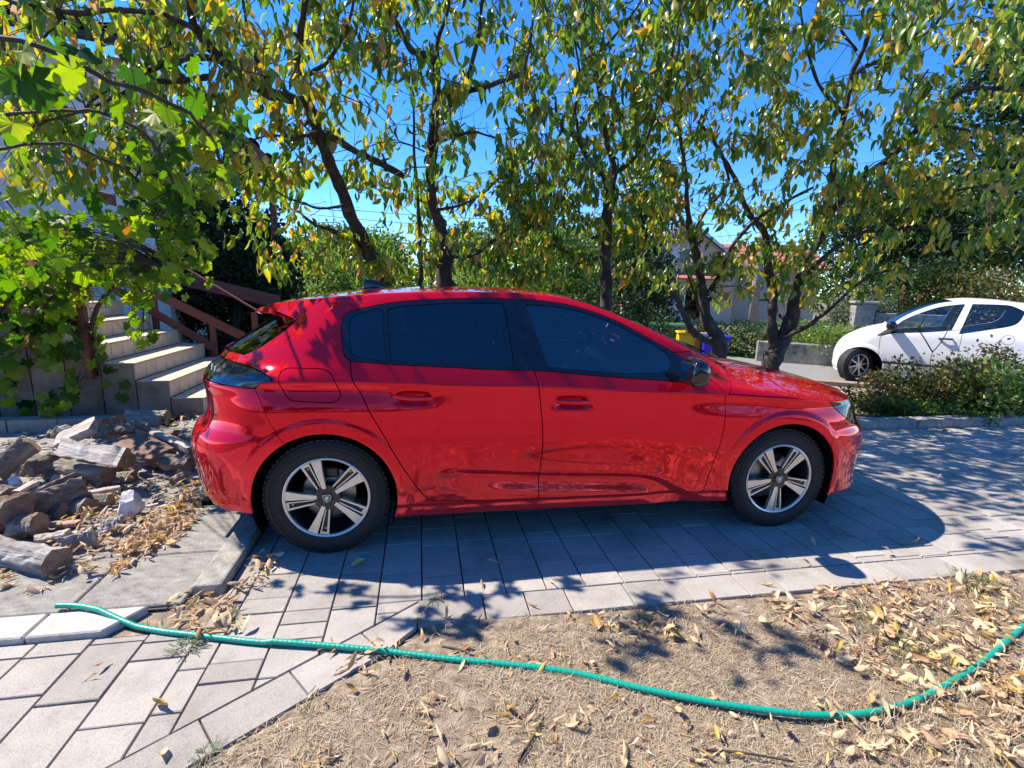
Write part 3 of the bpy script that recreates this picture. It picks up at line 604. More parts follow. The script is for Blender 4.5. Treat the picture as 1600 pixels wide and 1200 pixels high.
for i in range(0, 16):
    for j in range(0, 9):
        yy_, z_ = .02+i*.036+(j % 2)*.018, .36+j*.033
        if yy_ > .58-.5*abs(z_-.5): continue
        k = np.argmin((gv_[:, 1]-yy_)**2+(gv_[:, 2]-z_)**2); p, n = gv_[k], grl.N[k]
        for s in (1, -1):
            nx_, ny_ = n[0], -s*n[1]; a_ = math.atan2(ny_, nx_); Rm = np.array([[cos(a_), -sin(a_), 0], [sin(a_), cos(a_), 0], [0, 0, 1]])
            gb.box((-.008, -.006, -.010), (.004, .006, .010), 0, Rm, (p[0], -s*p[1], z_))
o = gb.build('grille_dashes', M['chrome'], car); o['kind'] = 'stuff'
dif, bump_r = bump_r.cut(lambda V: np.maximum(np.maximum(V[:, 2]-.60, V[:, 1]-.60+.25*(V[:, 2]-.25)), V[:, 0]+.3), .002)
wide(bump_r).put('rear_bumper', M['red'], car); wide(dif).put('rear_diffuser', M['black'], car, .02, off=-.004); wide(gate).put('tailgate', M['red'], car)
both(tail, 'taillight', M['lamp_smoke'], .02); both(tail, 'taillight_reflector', mat('lamp_housing', [(.06,.06,.07),(.22,.23,.26),(.60,.63,.70)], 12, .2, metal=.4, stretch=(.5, 1, 7)), 0, off=-.022)
both(head, 'headlight', M['lamp_clear'], .02); both(head, 'headlight_reflector', mat('headlamp_housing', [(.02,.02,.022),(.5,.5,.52)], 10, .2, metal=.7), 0, off=-.03)
for s in (1, -1):                                                  # three bright claws in each tail lamp, projector lens in each headlamp
    for i in range(3):
        y0 = .66-.05*i; q = tail.V; k = np.argmin((q[:, 1]-y0)**2+((q[:, 2]-.955)*.5)**2)
        p = q[k]; MB().tube([(p[0]+.012-.01*t_, -s*(p[1]-.012), .985-.055*t_) for t_ in (0, .5, 1)], .0045, 5).build('lamp_claw', M['silver'], car)
    for dx_ in (0, .11): MB().tube([(3.12+dx_, -s*(.72-.6*dx_), .735-dx_*.3), (3.16+dx_, -s*(.75-.6*dx_), .733-dx_*.3)], [.028, .034], 14).build('lamp_projector', M['chrome'], car, smooth=True)
# spoiler: upper skin, flanks, underside
spo = wide(spt.join(spf)).put('spoiler', M['red'], car, .02)
yy0 = np.linspace(-.64, .64, 40); kk = np.linspace(0, 1, 16)
X = (-.438+.28*yy0**2)[None, :]*(1-kk[:, None])+(-.12)*kk[:, None]; Y = np.broadcast_to(yy0, X.shape)*.97; Zs = np.minimum(t_sp(X)-.012, t_roof(X, Y)-.028)
ledge = []
for y_ in np.linspace(0, .66, 30):
    k_ = min(y_/float(half_w(np.array([-.5]), np.array([1.044]))[0]), .999); a_, R_, n_ = float(xr(1.044)), float(Rr(1.044)), float(nr(1.044))
    ledge.append(((a_+R_*(1-(1-k_**n_)**(1/n_)), y_, 1.0435), (a_+.012+.60*y_*y_, y_, 1.0435)))
lv = [(p[0], sg*p[1], p[2]) for sg in (1, -1) for pr_ in ledge for p in pr_]; lf = []
for sg in (0, 60): lf += [(sg+2*i, sg+2*i+1, sg+2*i+3, sg+2*i+2) for i in range(29)]
MB().add(lv, lf).build('tailgate_ledge', M['red'], car)
under = grid_srf(np.stack([X, Y, Zs], 2)); under.put('spoiler_underside', M['red'], car, 0)
# dark inner tub seen through gaps, floor, wheel liners
tub = Srf(side.V-side.N*.03, side.N, side.T).cut(lambda V: V[:, 2]-np.where(V[:, 0] > 2.2, np.minimum(.93, t_hood(V[:, 0], V[:, 1])-.06), .93))[0]
for ax_, az in AX: tub = tub.cut(lambda V: .372-np.hypot(V[:, 0]-ax_, V[:, 2]-az)-9*(V[:, 1] < .5))[0]
tub = tub.cut(lambda V: zbot(V[:, 0])+.01-V[:, 2])[0]; wide(tub).put('inner_shell', M['liner'], car, 0)
fl = MB()
for (x0, x1, w_) in ((-.72, -.38, .62), (-.38, .38, .60), (.38, 2.28, .80), (2.28, 3.05, .60), (3.05, 3.45, .55)): fl.box((x0, -w_, .19), (x1, w_, .22))
fl.build('underbody', M['liner'], car)
for ax_, az in AX:
    for s in (1, -1):
        lm = MB(); k = 28
        V = []; 
        for i in range(k+1):
            a_ = radians(-28)+radians(236)*i/k
            for y_ in (.895, .58): V.append((ax_+.374*cos(a_), -s*y_, az+.374*sin(a_)))
        lm.add(V, [(2*i, 2*i+1, 2*i+3, 2*i+2) for i in range(k)]); lm.add([V[2*i+1] for i in range(k+1)]+[(ax_, -s*.58, az)], [(i, i+1, k+1) for i in range(k)])
        lm.build('arch_liner', M['liner'], car)
wheel(car, 0.0, -.888, .318, base=33); wheel(car, 2.665, -.888, .318, base=46)
wheel(car, 0.0, .888, .318, base=10, side=1); wheel(car, 2.665, .888, .318, base=60, side=1)
# door handles, mirrors, aerial, wiper
for s in (1, -1):
    for (hx, hz, tilt, dp) in ((.455, .862, -.03, (dr, dr2)), (1.305, .831, -.03, (df, df2))):
        m_ = MB(); y0 = float(half_w(np.array([hx]), np.array([hz+.07]))[0])-.004
        pts = cr([(-.105, 0, .006), (-.06, .022, .004), (0, .030, .001), (.06, .024, -.002), (.105, .004, -.006)], 5); sec = 10; V = []
        for i, p in enumerate(pts):
            t_ = i/(len(pts)-1); w_ = .017*(sin(pi*min(max(t_, .03), .97))**.35)
            for j in range(sec): a_ = 2*pi*j/sec; V.append((hx+p[0], -s*(y0-.012+p[1]+.009*cos(a_)), hz+p[2]+w_*sin(a_)))
        n_ = len(pts); m_.add(V, [(i*sec+j, i*sec+(j+1) % sec, (i+1)*sec+(j+1) % sec, (i+1)*sec+j) for i in range(n_-1) for j in range(sec)]+[tuple(range(sec)), tuple(range((n_-1)*sec, n_*sec))])
        h = m_.mesh('door_handle', M['red'], smooth='all'); o = link('door_handle', h, dp[0 if s == 1 else 1])
        if s == -1: o.scale = (1, 1, 1); 
        if s == -1:
            for v in h.vertices: v.co.y *= -1
    # mirror: shell with rounded outline in side view
    out = cr([(1.930, .945), (1.926, 1.02), (1.945, 1.078), (1.985, 1.086), (2.022, 1.068), (2.044, 1.02), (2.046, .975), (2.03, .945), (1.985, .928)], 5, closed=True); c = out.mean(0)
    V = []; n_ = len(out)
    for t_, sc_, in ((0, .72), (.06, .93), (.2, 1.0), (.6, 1.0), (.85, .93), (.96, .75), (1, .4)):
        for p in out: V.append((c[0]+(p[0]-c[0])*sc_-.03*t_*t_, -s*(.905+.185*t_), c[1]+(p[1]-c[1])*sc_))
    Fm = [(i*n_+j, i*n_+(j+1) % n_, (i+1)*n_+(j+1) % n_, (i+1)*n_+j) for i in range(6) for j in range(n_)]+[tuple(range(n_)), tuple(range(6*n_, 7*n_))]
    mir = MB(); mir.add(V, Fm, 0); mo = mir.build('side_mirror', M['gloss'], car, smooth='all')
    MB().box((1.918, -.075, .955), (1.924, .075, 1.06), 0, None, (0, -s*1.0, 0)).build('mirror_glass', M['mirrorglass'], mo, bevel=.002)
    MB().tube([(2.02, -s*.84, .955), (2.0, -s*.90, .965), (1.99, -s*.93, .985)], [.03, .026, .03], 8).build('mirror_arm', M['black'], mo, smooth='all')
an = MB(); prof = [(.115, 1.395), (.118, 1.452), (.150, 1.462), (.185, 1.458), (.27, 1.415), (.30, 1.40)]
an.add([(p[0], s*.012*(1 if p[1] < 1.43 else .35), p[1]) for s in (1, -1) for p in prof], [tuple(range(5, -1, -1)), tuple(range(6, 12))]+[(i, (i+1) % 6, (i+1) % 6+6, i+6) for i in range(6)])
an.build('roof_aerial', M['gloss'], car, bevel=.003, seg=2, smooth='all')
MB().tube([(2.40, -.52, 1.022), (2.36, -.1, 1.075), (2.34, .2, 1.09)], .008, 5).build('wiper', M['black'], car); MB().tube([(2.42, .1, 1.03), (2.36, .45, 1.05), (2.31, .6, 1.05)], .008, 5).build('wiper', M['black'], car)
# cabin
def seat(x, y):
    m_ = MB(); 
    m_.box((-.26, -.24, .42), (.26, .24, .58), 0, None, (x, y, 0)); a_ = radians(-20); Rm = [[cos(a_), 0, sin(a_)], [0, 1, 0], [-sin(a_), 0, cos(a_)]]
    m_.box((-.07, -.24, 0), (.07, .24, .60), 0, Rm, (x-.24, y, .52)); o = m_.build('seat', M['fabric'], car, bevel=.04, seg=3, smooth='all')
    MB().box((-.05, -.13, 0), (.05, .13, .17), 0, Rm, (x-.455, y, 1.10)).build('headrest', M['fabric'], o, bevel=.04, seg=3, smooth='all')
for x, y in ((1.12, -.38), (1.12, .38)): seat(x, y)
rs = MB(); a_ = radians(-22); Rm = [[cos(a_), 0, sin(a_)], [0, 1, 0], [-sin(a_), 0, cos(a_)]]
rs.box((0, -.62, .42), (.5, .62, .58), 0, None, (.15, 0, 0)); rs.box((-.07, -.62, 0), (.07, .62, .62), 0, Rm, (.12, 0, .5)); o = rs.build('rear_bench', M['fabric'], car, bevel=.04, seg=3, smooth='all')
for y in (-.38, .38): MB().box((-.05, -.13, 0), (.05, .13, .17), 0, Rm, (-.115, y, 1.06)).build('headrest', M['fabric'], o, bevel=.04, seg=3, smooth='all')
db = MB(); pr = [(2.34, .55), (2.34, .93), (2.2, .97), (1.98, .975), (1.86, .93), (1.82, .82), (1.9, .70), (1.86, .55)]
db.prism([(p[0], p[1]) for p in pr], -.70, .70, ax=lambda x, y, h: (x, h, y)); db.build('dashboard', M['dash'], car, bevel=.03, seg=3, smooth='all')
MB().box((-.01, -.13, -.075), (.01, .13, .075), 0, None, (1.88, 0, 1.0)).build('centre_screen', M['gloss'], car, bevel=.006)
sw = MB(); Rm = np.array([[cos(.38), 0, sin(.38)], [0, 1, 0], [-sin(.38), 0, cos(.38)]])
ring = [Rm @ np.array([0, .17*cos(a_), .165*sin(a_)])+np.array([1.70, .38, .935]) for a_ in np.linspace(0, 2*pi, 33)]
sw.tube(ring, .016, 8, caps=False); sw.tube([ring[0], (1.73, .38, .93), ring[16]], .014, 6); sw.tube([(1.73, .38, .93), ring[24]], .014, 6); sw.tube([(1.72, .38, .93), (1.88, .38, .86)], .03, 8); sw.build('steering_wheel', M['gloss'], car, smooth='all')
MB().box((-.012, -.10, -.035), (.012, .10, .035), 0, None, (1.62, 0, 1.30)).build('rear_view_mirror', M['black'], car, bevel=.012, seg=2)
# pale little bottle-shaped sticker seen in the rear side window
# ------------------------------------------------------------------ the small white car across the way (same axes; its front points left)
th_w = radians(-35); dW = np.array([cos(th_w), sin(th_w)]); nW = np.array([-dW[1], dW[0]])
oW = np.array([5.93, 8.48])+dW*2.34+nW*.80                        # rear axle, on the centre line
wcar = empty('small_white_car', (oW[0], oW[1], 0), th_w+pi, 'white three-door city car parked on the road behind the leafy bed', 'car')
w_zb = pchip([.17, .3, .6, .8, 1.0, 1.2, 1.45], [.765, .79, .815, .812, .775, .70, .60])
w_xr = pchip([.15, .3, .5, .8, 1.0, 1.45], [-.42, -.50, -.52, -.47, -.42, -.22]); w_xf = pchip([.15, .25, .4, .55, .68, .78, .85, 1.5], [2.74, 2.77, 2.77, 2.74, 2.67, 2.58, 2.45, 2.3])
w_roof = pchip([-.55, -.42, -.30, -.1, .45, .74, 1.01, 1.285, 1.47, 1.71, 1.935, 2.09, 2.2, 2.4], [.95, 1.18, 1.30, 1.37, 1.42, 1.455, 1.465, 1.44, 1.405, 1.30, 1.145, .985, .86, .60])
w_hood = pchip([1.5, 2.05, 2.176, 2.40, 2.52, 2.62, 2.72, 2.80], [1.02, .985, .955, .87, .80, .73, .62, .50])
def wt(x, y): return np.maximum(w_roof(x+.2*y*y)-.09*y*y, w_hood(x+.12*y*y)-.09*y*y-9*(x < 1.4))
zz2 = np.concatenate([np.linspace(.14, .85, 60)[:-1], np.linspace(.85, 1.47, 50)]); th2 = np.linspace(0, pi/2, 40)[:-1]; mid2 = np.linspace(0, 1, 130)[:-1]; tf2 = np.linspace(pi/2, 0, 40)
P = np.zeros((len(th2)+len(mid2)+len(tf2), len(zz2), 3))
for j, z in enumerate(zz2):
    a, b = float(w_xr(z)), float(w_xf(z)); x = np.concatenate([a+.5*(1-np.cos(th2)**.8), a+.5+(b-.45-a-.5)*mid2, b-.45*(1-np.cos(tf2)**.72)])
    k = np.concatenate([np.sin(th2)**.8, np.ones(len(mid2)), np.sin(tf2)**.72]); k[0] = k[-1] = 0
    y = np.full_like(x, float(w_zb(z)))-.25*np.maximum(x-1.55, 0)**2*float(ss(z, .8, 1.0))
    for c_ in (0, 2.34): r = np.hypot(x-c_, z-.28); y = y+.012*ss(.38-r, 0, .03)
    P[:, j, 0] = x; P[:, j, 1] = y*k; P[:, j, 2] = z
ws_ = grid_srf(P)
if ws_.N[len(zz2)*80+30][1] < 0: ws_.N *= -1; ws_.T = ws_.T[:, ::-1]
wb = ws_.cut(lambda V: V[:, 2]-wt(V[:, 0], V[:, 1]))[0]
for c_ in (0, 2.34): wb = wb.cut(lambda V: .318-np.hypot(V[:, 0]-c_, V[:, 2]-.28)-9*(V[:, 1] < .4))[0]
wfp = np.vstack([curve((1.93, .865), (1.92, 1.0), (1.87, 1.06), (1.68, 1.182), (1.41, 1.308), (1.115, 1.368))[:-1], [(1.115, 1.368), (1.235, .955)], curve((1.235, .955), (1.55, .905), (1.93, .865))[1:-1]])
wrp = np.vstack([curve((1.03, 1.370), (.71, 1.372), (.58, 1.356), (.435, 1.28))[:-1], curve((.435, 1.28), (.52, 1.095), (.79, 1.0), (1.14, .905))])
wsail = np.array([(1.905, .99), (1.925, .86), (2.14, .80), (2.17, .81), (2.04, .925)])
pf, wb = wb.cut(xz(wfp), .002); pr2, wb = wb.cut(xz(wrp), .002); sl, wb = wb.cut(xz(wsail), .001)
wd = np.vstack([[(1.10, .90), (1.12, .22), (2.04, .20)], curve((2.06, .22), (2.10, .52), (2.115, .80))[:], [(1.95, .865)], curve((1.93, .865), (1.55, .905), (1.235, .955))[:], [(1.08, .98)]])
wdr, wb = wb.cut(xz(wd), .0035)
wfu = cr([(.58+.072*cos(a_), .86+.070*sin(a_)) for a_ in np.linspace(0, 2*pi, 13)[:-1]], 3, closed=True); wfl, wb = wb.cut(xz(wfu), .003)
whl, wb = wb.cut(lambda V: sdf(V[:, [0, 2]], np.array([(2.36, .80), (2.50, .77), (2.9, .62), (2.9, .50), (2.60, .58)]))+9*(V[:, 1] < .30), .003)
wgr, wb = wb.cut(lambda V: np.maximum(np.maximum(np.abs(V[:, 2]-.36)-.10, V[:, 1]-.30), 2.3-V[:, 0]), .002)
def both2(s, name, m, lip=.012, off=0.0):
    o = s.put(name, m, wcar, lip, off=off); q = link(name, o.data, wcar); q.scale = (1, -1, 1)
wb.whole().put('body_shell', M['white_paint'], wcar); both2(wdr, 'door', M['white_paint']); both2(wfl, 'fuel_flap', M['white_paint'])
M['w_glass'] = glassmat('blue_side_glass', (.78,.88,.92), 2.0)
both2(pf, 'front_side_window', M['w_glass'], 0, -.004); both2(pr2, 'rear_side_window', M['w_glass'], 0, -.004); both2(sl, 'window_corner', M['black']); both2(whl, 'headlight', M['silver'], .01); wgr.whole().put('grille', M['black'], wcar)
tp = top_srf(wt, -.6, 3.05, .85, 200, 50)
def inside2(V):
    x, y, z = V.T; a, b = w_xr(z), w_xf(z); w = w_zb(z)-.25*np.maximum(x-1.55, 0)**2*ss(z, .8, 1.0)
    k = np.where(x < a+.5, np.clip(1-np.abs((a+.5-x)/.5)**2.5, 0, 1)**.4, np.where(x > b-.45, np.clip(1-np.abs((x-b+.45)/.45)**2.78, 0, 1)**.36, 1.0)); return y-w*k
tp = tp.cut(inside2)[0]; wsc, tp = tp.cut(lambda V: np.maximum(np.maximum(V[:, 0]-2.06+.14*V[:, 1]**2, 1.33-.2*V[:, 1]**2-V[:, 0]), V[:, 1]-.60), .003)
tp.whole().put('roof_and_bonnet', M['white_paint'], wcar, 0); wsc.whole().put('windscreen', M['w_glass'], wcar, 0)
tb = Srf(ws_.V-ws_.N*.03, ws_.N, ws_.T).cut(lambda V: V[:, 2]-np.where(V[:, 0] > 1.9, np.minimum(.8, w_hood(V[:, 0]+.06)-.12), .80))[0]
for c_ in (0, 2.34): tb = tb.cut(lambda V: .322-np.hypot(V[:, 0]-c_, V[:, 2]-.28)-9*(V[:, 1] < .4))[0]
tb.whole().put('inner_shell', M['liner'], wcar, 0)
MB().box((-.4, -.5, .16), (2.6, .5, .2)).build('underbody', M['liner'], wcar)
for c_ in (0, 2.34):
    for s in (1, -1):
        V = []; 
        for i in range(21):
            a_ = radians(-25)+radians(230)*i/20
            for y_ in (.78, .5): V.append((c_+.322*cos(a_), -s*y_, .28+.322*sin(a_)))
        lm = MB().add(V, [(2*i, 2*i+1, 2*i+3, 2*i+2) for i in range(20)]); lm.add([V[2*i+1] for i in range(21)]+[(c_, -s*.5, .28)], [(i, i+1, 21) for i in range(20)]); lm.build('arch_liner', M['liner'], wcar)
for s in (1, -1):
    y0 = -s*.822
    MB().box((1.14, -.008, -.02), (2.04, .008, .02), 0, None, (0, y0, .375)).build('rub_strip', M['black'], wcar, bevel=.006)
    MB().tube([(1.20, y0, .82), (1.23, y0-s*.03, .823), (1.32, y0-s*.03, .823), (1.37, y0, .82)], .014, 8).build('door_handle', M['black'], wcar, smooth='all')
    mm = MB(); o_ = cr([(1.93, .93), (1.93, 1.03), (2.0, 1.06), (2.06, 1.02), (2.06, .94), (2.0, .90)], 4, closed=True); c = o_.mean(0); n_ = len(o_)
    mm.add([(c[0]+(p[0]-c[0])*q, -s*(.80+.19*t_), c[1]+(p[1]-c[1])*q) for t_, q in ((0, .6), (.1, .95), (.6, 1), (.92, .8), (1, .4)) for p in o_], [(i*n_+j, i*n_+(j+1) % n_, (i+1)*n_+(j+1) % n_, (i+1)*n_+j) for i in range(4) for j in range(n_)]+[tuple(range(n_)), tuple(range(4*n_, 5*n_))]); mm.build('side_mirror', M['gloss'], wcar, smooth='all')
for x_, y_ in ((1.05, -.33), (1.05, .33), (.3, -.33), (.3, .33)):
    q = MB(); a_ = radians(-35); Rm = [[cos(a_), 0, sin(a_)], [0, 1, 0], [-sin(a_), 0, cos(a_)]]; q.box((-.22, -.22, .35), (.22, .22, .5), 0, None, (x_, y_, 0)); q.box((-.06, -.22, 0), (.06, .22, .75), 0, Rm, (x_-.2, y_, .42)); q.build('seat', M['fabric'], wcar, bevel=.04, seg=2, smooth='all')
q = MB(); q.tube([np.array([1.55, .33, .82])+np.array([.06*sin(a_), .17*cos(a_), .16*sin(a_)]) for a_ in np.linspace(0, 2*pi, 25)], .014, 6, caps=False); q.tube([(1.55, .2, .82), (1.55, .46, .82)], .012, 6); q.build('steering_wheel', M['black'], wcar)
# near flank is its left side: local -y faces the lens because the car points the other way, so local +y is near
for x_ in (0, 2.34):
    wheel(wcar, x_, .80, .283, R=.283, rim=.188, base=12, spokes='star', side=1, emblem=False, width=.165, steer=(radians(44) if x_ > 1 else 0))
    wheel(wcar, x_, -.80, .283, R=.283, rim=.188, base=12, spokes='star', side=-1, emblem=False, width=.165, steer=(radians(44) if x_ > 1 else 0))
# ------------------------------------------------------------------ left side: house, stairs, railing, low wall, firewood
def on_v(px, py, v):                                              # where a sight line meets a vertical plane parallel to the driveway
    d = px_ray(px, py); n = np.array([DV[0], DV[1], 0]); return np.array([0, 0, CAM_H])+d*(v/np.dot(d, n))
M['plaster'] = mat('house_plaster', [(.58,.58,.57),(.66,.66,.65),(.72,.72,.70)], 3, .9, .15, 120)
M['stringer'] = mat('stair_render', [(.15,.11,.08),(.27,.205,.15),(.36,.285,.21)], 5, .9, .3, 90)
M['tile'] = mat('beige_tile', [(.56,.42,.28),(.66,.51,.36),(.72,.58,.43)], 8, .5, .1, 80, obj_rand=.06)
M['brown'] = mat('brown_painted_board', [(.16,.045,.028),(.24,.075,.048)], 9, .6, .2, 60, stretch=(1, 1, 6))
M['roof_dark'] = mat('old_dark_tile', [(.10,.085,.08),(.17,.15,.14)], 8, .8, .4, 60, obj_rand=.15)
M['eave'] = mat('dark_eave_wood', [(.035,.025,.02),(.06,.045,.035)], 12, .8)
M['wall_block'] = mat('grey_block', [(.20,.19,.175),(.30,.29,.27)], 10, .95, .6, 60)
def wbox(mb, c, dims, rz=0.0, m=0, tilt=None):
    Rm = np.array([[cos(rz), -sin(rz), 0], [sin(rz), cos(rz), 0], [0, 0, 1]])
    if tilt is not None: Rm = Rm @ np.asarray(tilt)
    d = np.array(dims)/2; return mb.box(-d, d, m, Rm, c)
# stairs: six risers, tiled one by one
S0 = uv(-2.2, 5.5); st = empty('tiled_staircase', S0, DA, 'outdoor staircase with beige tiled risers and treads climbing to the house', 'staircase')
SV0, SV1 = 0.0, 1.68                                              # local frame: x along DU, y along DV
body = MB(); n_st = 9
for k in range(1, n_st+1):
    x1 = -.30*(k-1); body.box((-3.4 if k == n_st else x1-.30, SV0, -.08 if k == 1 else -.08), (x1-.012, SV1, .05+.18*k-.012))
body.build('stair_body', M['stringer'], st)
tile_me = {}
def tile(dx, dy, dz, loc, name, tl=(0, 0, 0)):
    key = (round(dx, 3), round(dy, 3), round(dz, 3), name)
    if key not in tile_me: tile_me[key] = MB().box((-dx/2, -dy/2, -dz/2), (dx/2, dy/2, dz/2)).mesh(name, M['tile'], bevel=.002)
    o = link(name, tile_me[key], st, loc); o.rotation_euler = tl; return o
for k in range(1, n_st+1):
    x1 = -.30*(k-1); z1 = .05+.18*k; m_ = 8; w_ = (SV1-SV0)/m_
    for j in range(m_):
        yc = SV0+(j+.5)*w_; tile(.012, w_-.009, .156, (x1-.005+random.uniform(-.001, .001), yc, z1-.012-.082), 'riser_tile')
        tile(.305, w_-.004, .012, (x1-.142, yc, z1-.005), 'tread_tile')
# railing on the far side and the spare boards behind it
rl = empty('stair_railing', uv(-3.2, 7.23), DA, 'brown painted railing of posts and wide sloping boards beside the stairs', 'railing')
def in_uv(p, base): q = np.asarray(p)-np.asarray(base); return np.array([q[0]*DU[0]+q[1]*DU[1], q[0]*DV[0]+q[1]*DV[1], q[2]])
rb = np.array(uv(-3.2, 7.23))
def post(px, top, bot, name='post', v=7.23, w_=.065):
    a, b = in_uv(on_v(px, top, v), rb), in_uv(on_v(px, bot, v), rb); m_ = MB().box((b[0]-w_/2, -.03, b[2]-.15), (b[0]+w_/2, .03, a[2])); m_.build(name, M['brown'], rl, bevel=.004)
def board(p0, p1, h_, name='board', v=7.19, th_=.022, ext=.0, par=None, base=None):
    base = rb if base is None else base; a, b = in_uv(on_v(*p0, v), base), in_uv(on_v(*p1, v), base); d = b-a; a = a-d*ext; y0 = a[1]
    m_ = MB(); m_.add([(a[0], y0-th_/2, a[2]-h_), (b[0], y0-th_/2, b[2]-h_), (b[0], y0+th_/2, b[2]-h_), (a[0], y0+th_/2, a[2]-h_), (a[0], y0-th_/2, a[2]), (b[0], y0-th_/2, b[2]), (b[0], y0+th_/2, b[2]), (a[0], y0+th_/2, a[2])], [(0,3,2,1),(4,5,6,7),(0,1,5,4),(1,2,6,5),(2,3,7,6),(3,0,4,7)])
    m_.build(name, M['brown'], rl if par is None else par, bevel=.003)
post(245, 388, 515); post(336, 498, 556); post(402, 488, 560)
board((196, 428), (383, 520), .13, ext=.5); board((228, 474), (336, 538), .12, ext=.8); board((240, 388), (408, 488), .022, 'handrail', 7.23, .06)
rb2 = np.array(uv(-2.4, 8.4)); rl2 = empty('board_fence', rb2, DA, 'single wide brown board sloping down behind the stair railing', 'fence')
board((232, 413), (437, 462), .20, 'board', 8.4, par=rl2, base=rb2)
q_ = in_uv(on_v(434, 470, 8.42), rb2); MB().box((q_[0]-.04, -.03, -.1), (q_[0]+.04, .03, q_[2]+.05)).build('post', M['brown'], rl2)
rl3 = empty('landing_railing', uv(-5.6, 5.45), DA, 'brown railing half hidden by the vine along the near side of the stairs', 'railing'); rb3 = np.array(uv(-5.6, 5.45))
for px_, t_, b_ in ((138, 455, 560), (62, 395, 520), (15, 360, 500)):
    a, b = in_uv(on_v(px_, t_, 5.45), rb3), in_uv(on_v(px_, b_, 5.45), rb3); MB().box((b[0]-.03, -.03, b[2]-.2), (b[0]+.03, .03, a[2])).build('post', M['brown'], rl3)
for p0, p1 in (((-40, 372), (140, 452)), ((-40, 420), (140, 505)), ((100, 283), (180, 305))): board(p0, p1, .10, 'board', 5.44, par=rl3, base=rb3)
# the house
hA = np.array([at(-420, 60, 6.6)[0], 6.9]); hB = np.array([at(226, 90, 8.6)[0], 8.6]); hd = (hB-hA)/np.linalg.norm(hB-hA); ha = math.atan2(hd[1], hd[0]); hl = np.linalg.norm(hB-hA)
ZE = 4.72; hs_ = empty('rendered_house', (hA[0], hA[1], 0), ha, 'pale rendered house with a dark tiled roof behind the vine', 'house')
MB().box((0, 0, 0), (hl, 7, ZE)).build('wall', M['plaster'], hs_)
MB().box((hl-4.9, -.06, 1.6), (hl-3.9, .02, 3.75)).build('door', M['brown'], hs_, bevel=.01)
RP = radians(22); rf = MB(); OV = .55
rf.add([(-1, -OV, ZE-.02), (hl+.6, -OV, ZE-.02), (hl+.6, 3.5, ZE-.02+(3.5+OV)*math.tan(RP)), (-1, 3.5, ZE-.02+(3.5+OV)*math.tan(RP)), (-1, -OV, ZE+.10), (hl+.6, -OV, ZE+.10), (hl+.6, 3.5, ZE+.10+(3.5+OV)*math.tan(RP)), (-1, 3.5, ZE+.10+(3.5+OV)*math.tan(RP))], [(0,3,2,1),(4,5,6,7),(0,1,5,4),(1,2,6,5),(2,3,7,6),(3,0,4,7)])
roof_o = rf.build('roof', M['eave'], hs_)
tm = MB(); kk_ = 7; w_, l_ = .22, .40
tm.add([(w_/2*cos(pi*i/(kk_-1)), y_, .055*sin(pi*i/(kk_-1))*(1 if y_ < 0 else .85)) for y_ in (-l_/2, l_/2) for i in range(kk_)], [(i, i+kk_, i+kk_+1, i+1) for i in range(kk_-1)]); tme = tm.mesh('roof_tile', M['roof_dark'], smooth='all')
nx_t = int((hl+1.6)/w_)
cand = [(i, j) for j in range(7) for i in range(nx_t)]; cand = [c for c in cand if c[0] > nx_t-34]
for i, j in cand[:280]:
    y_ = -OV+l_*.5+j*.34; o = link('roof_tile', tme, roof_o, (-1+(i+.5)*w_, y_-.03, ZE+.115+(y_+OV)*math.tan(RP))); o.rotation_euler = (RP-.05, random.uniform(-.02, .02), random.uniform(-.02, .02))
MB().tube([(-1, -OV-.07, ZE+.02), (hl+.6, -OV-.07, ZE+.02)], .065, 8).build('gutter', M['eave'], hs_, smooth='all')
for i in range(9): MB().box((hl-.25-i*.7, -OV+.02, ZE-.12), (hl-.17-i*.7, 0, ZE-.03)).build('rafter', M['eave'], hs_)
# lean-to porch roof running on to the right of the house
pA, pB = at(268, 108, 9.2), at(437, 262, 9.2); pr_ = empty('porch_roof', (pA[0], pA[1], pA[2]), ha, 'dark sloping porch roof edge beyond the house, framed by leaves', 'roof')
q0, q1 = np.array([0, 0, 0.]), np.array([np.linalg.norm((pB-pA)[:2]), 0, pB[2]-pA[2]]); m_ = MB()
m_.add([tuple(q0+(0, 0, -.10)), tuple(q1+(0, 0, -.10)), tuple(q1+(0, 3.2, -.10)), tuple(q0+(0, 3.2, -.10)), tuple(q0), tuple(q1), tuple(q1+(0, 3.2, 0)), tuple(q0+(0, 3.2, 0))], [(0,3,2,1),(4,5,6,7),(0,1,5,4),(1,2,6,5),(2,3,7,6),(3,0,4,7)]); m_.build('deck', M['eave'], pr_)
m_ = MB(); m_.add([tuple(q0+(0, -.03, -.16)), tuple(q1+(0, -.03, -.16)), tuple(q1+(0, -.001, -.16)), tuple(q0+(0, -.001, -.16)), tuple(q0+(0, -.03, .02)), tuple(q1+(0, -.03, .02)), tuple(q1+(0, -.001, .02)), tuple(q0+(0, -.001, .02))], [(0,3,2,1),(4,5,6,7),(0,1,5,4),(1,2,6,5),(2,3,7,6),(3,0,4,7)]); m_.build('fascia', M['brown'], pr_)
al = math.atan2(q1[2], q1[0])
for j in range(6):
    for i in range(int(np.linalg.norm(q1)/.34)):
        o = link('roof_tile', tme, pr_, tuple(q0+(q1-q0)/np.linalg.norm(q1)*(i*.34+.2)+np.array([0, .11+j*.22, .02]))); o.rotation_euler = (0, 0, -pi/2); o.rotation_mode = 'XYZ'; o.rotation_euler = (-al, 0, -pi/2); o.rotation_mode = 'ZYX'; o.rotation_euler = (0, -al, 0); o.rotation_mode = 'XYZ'
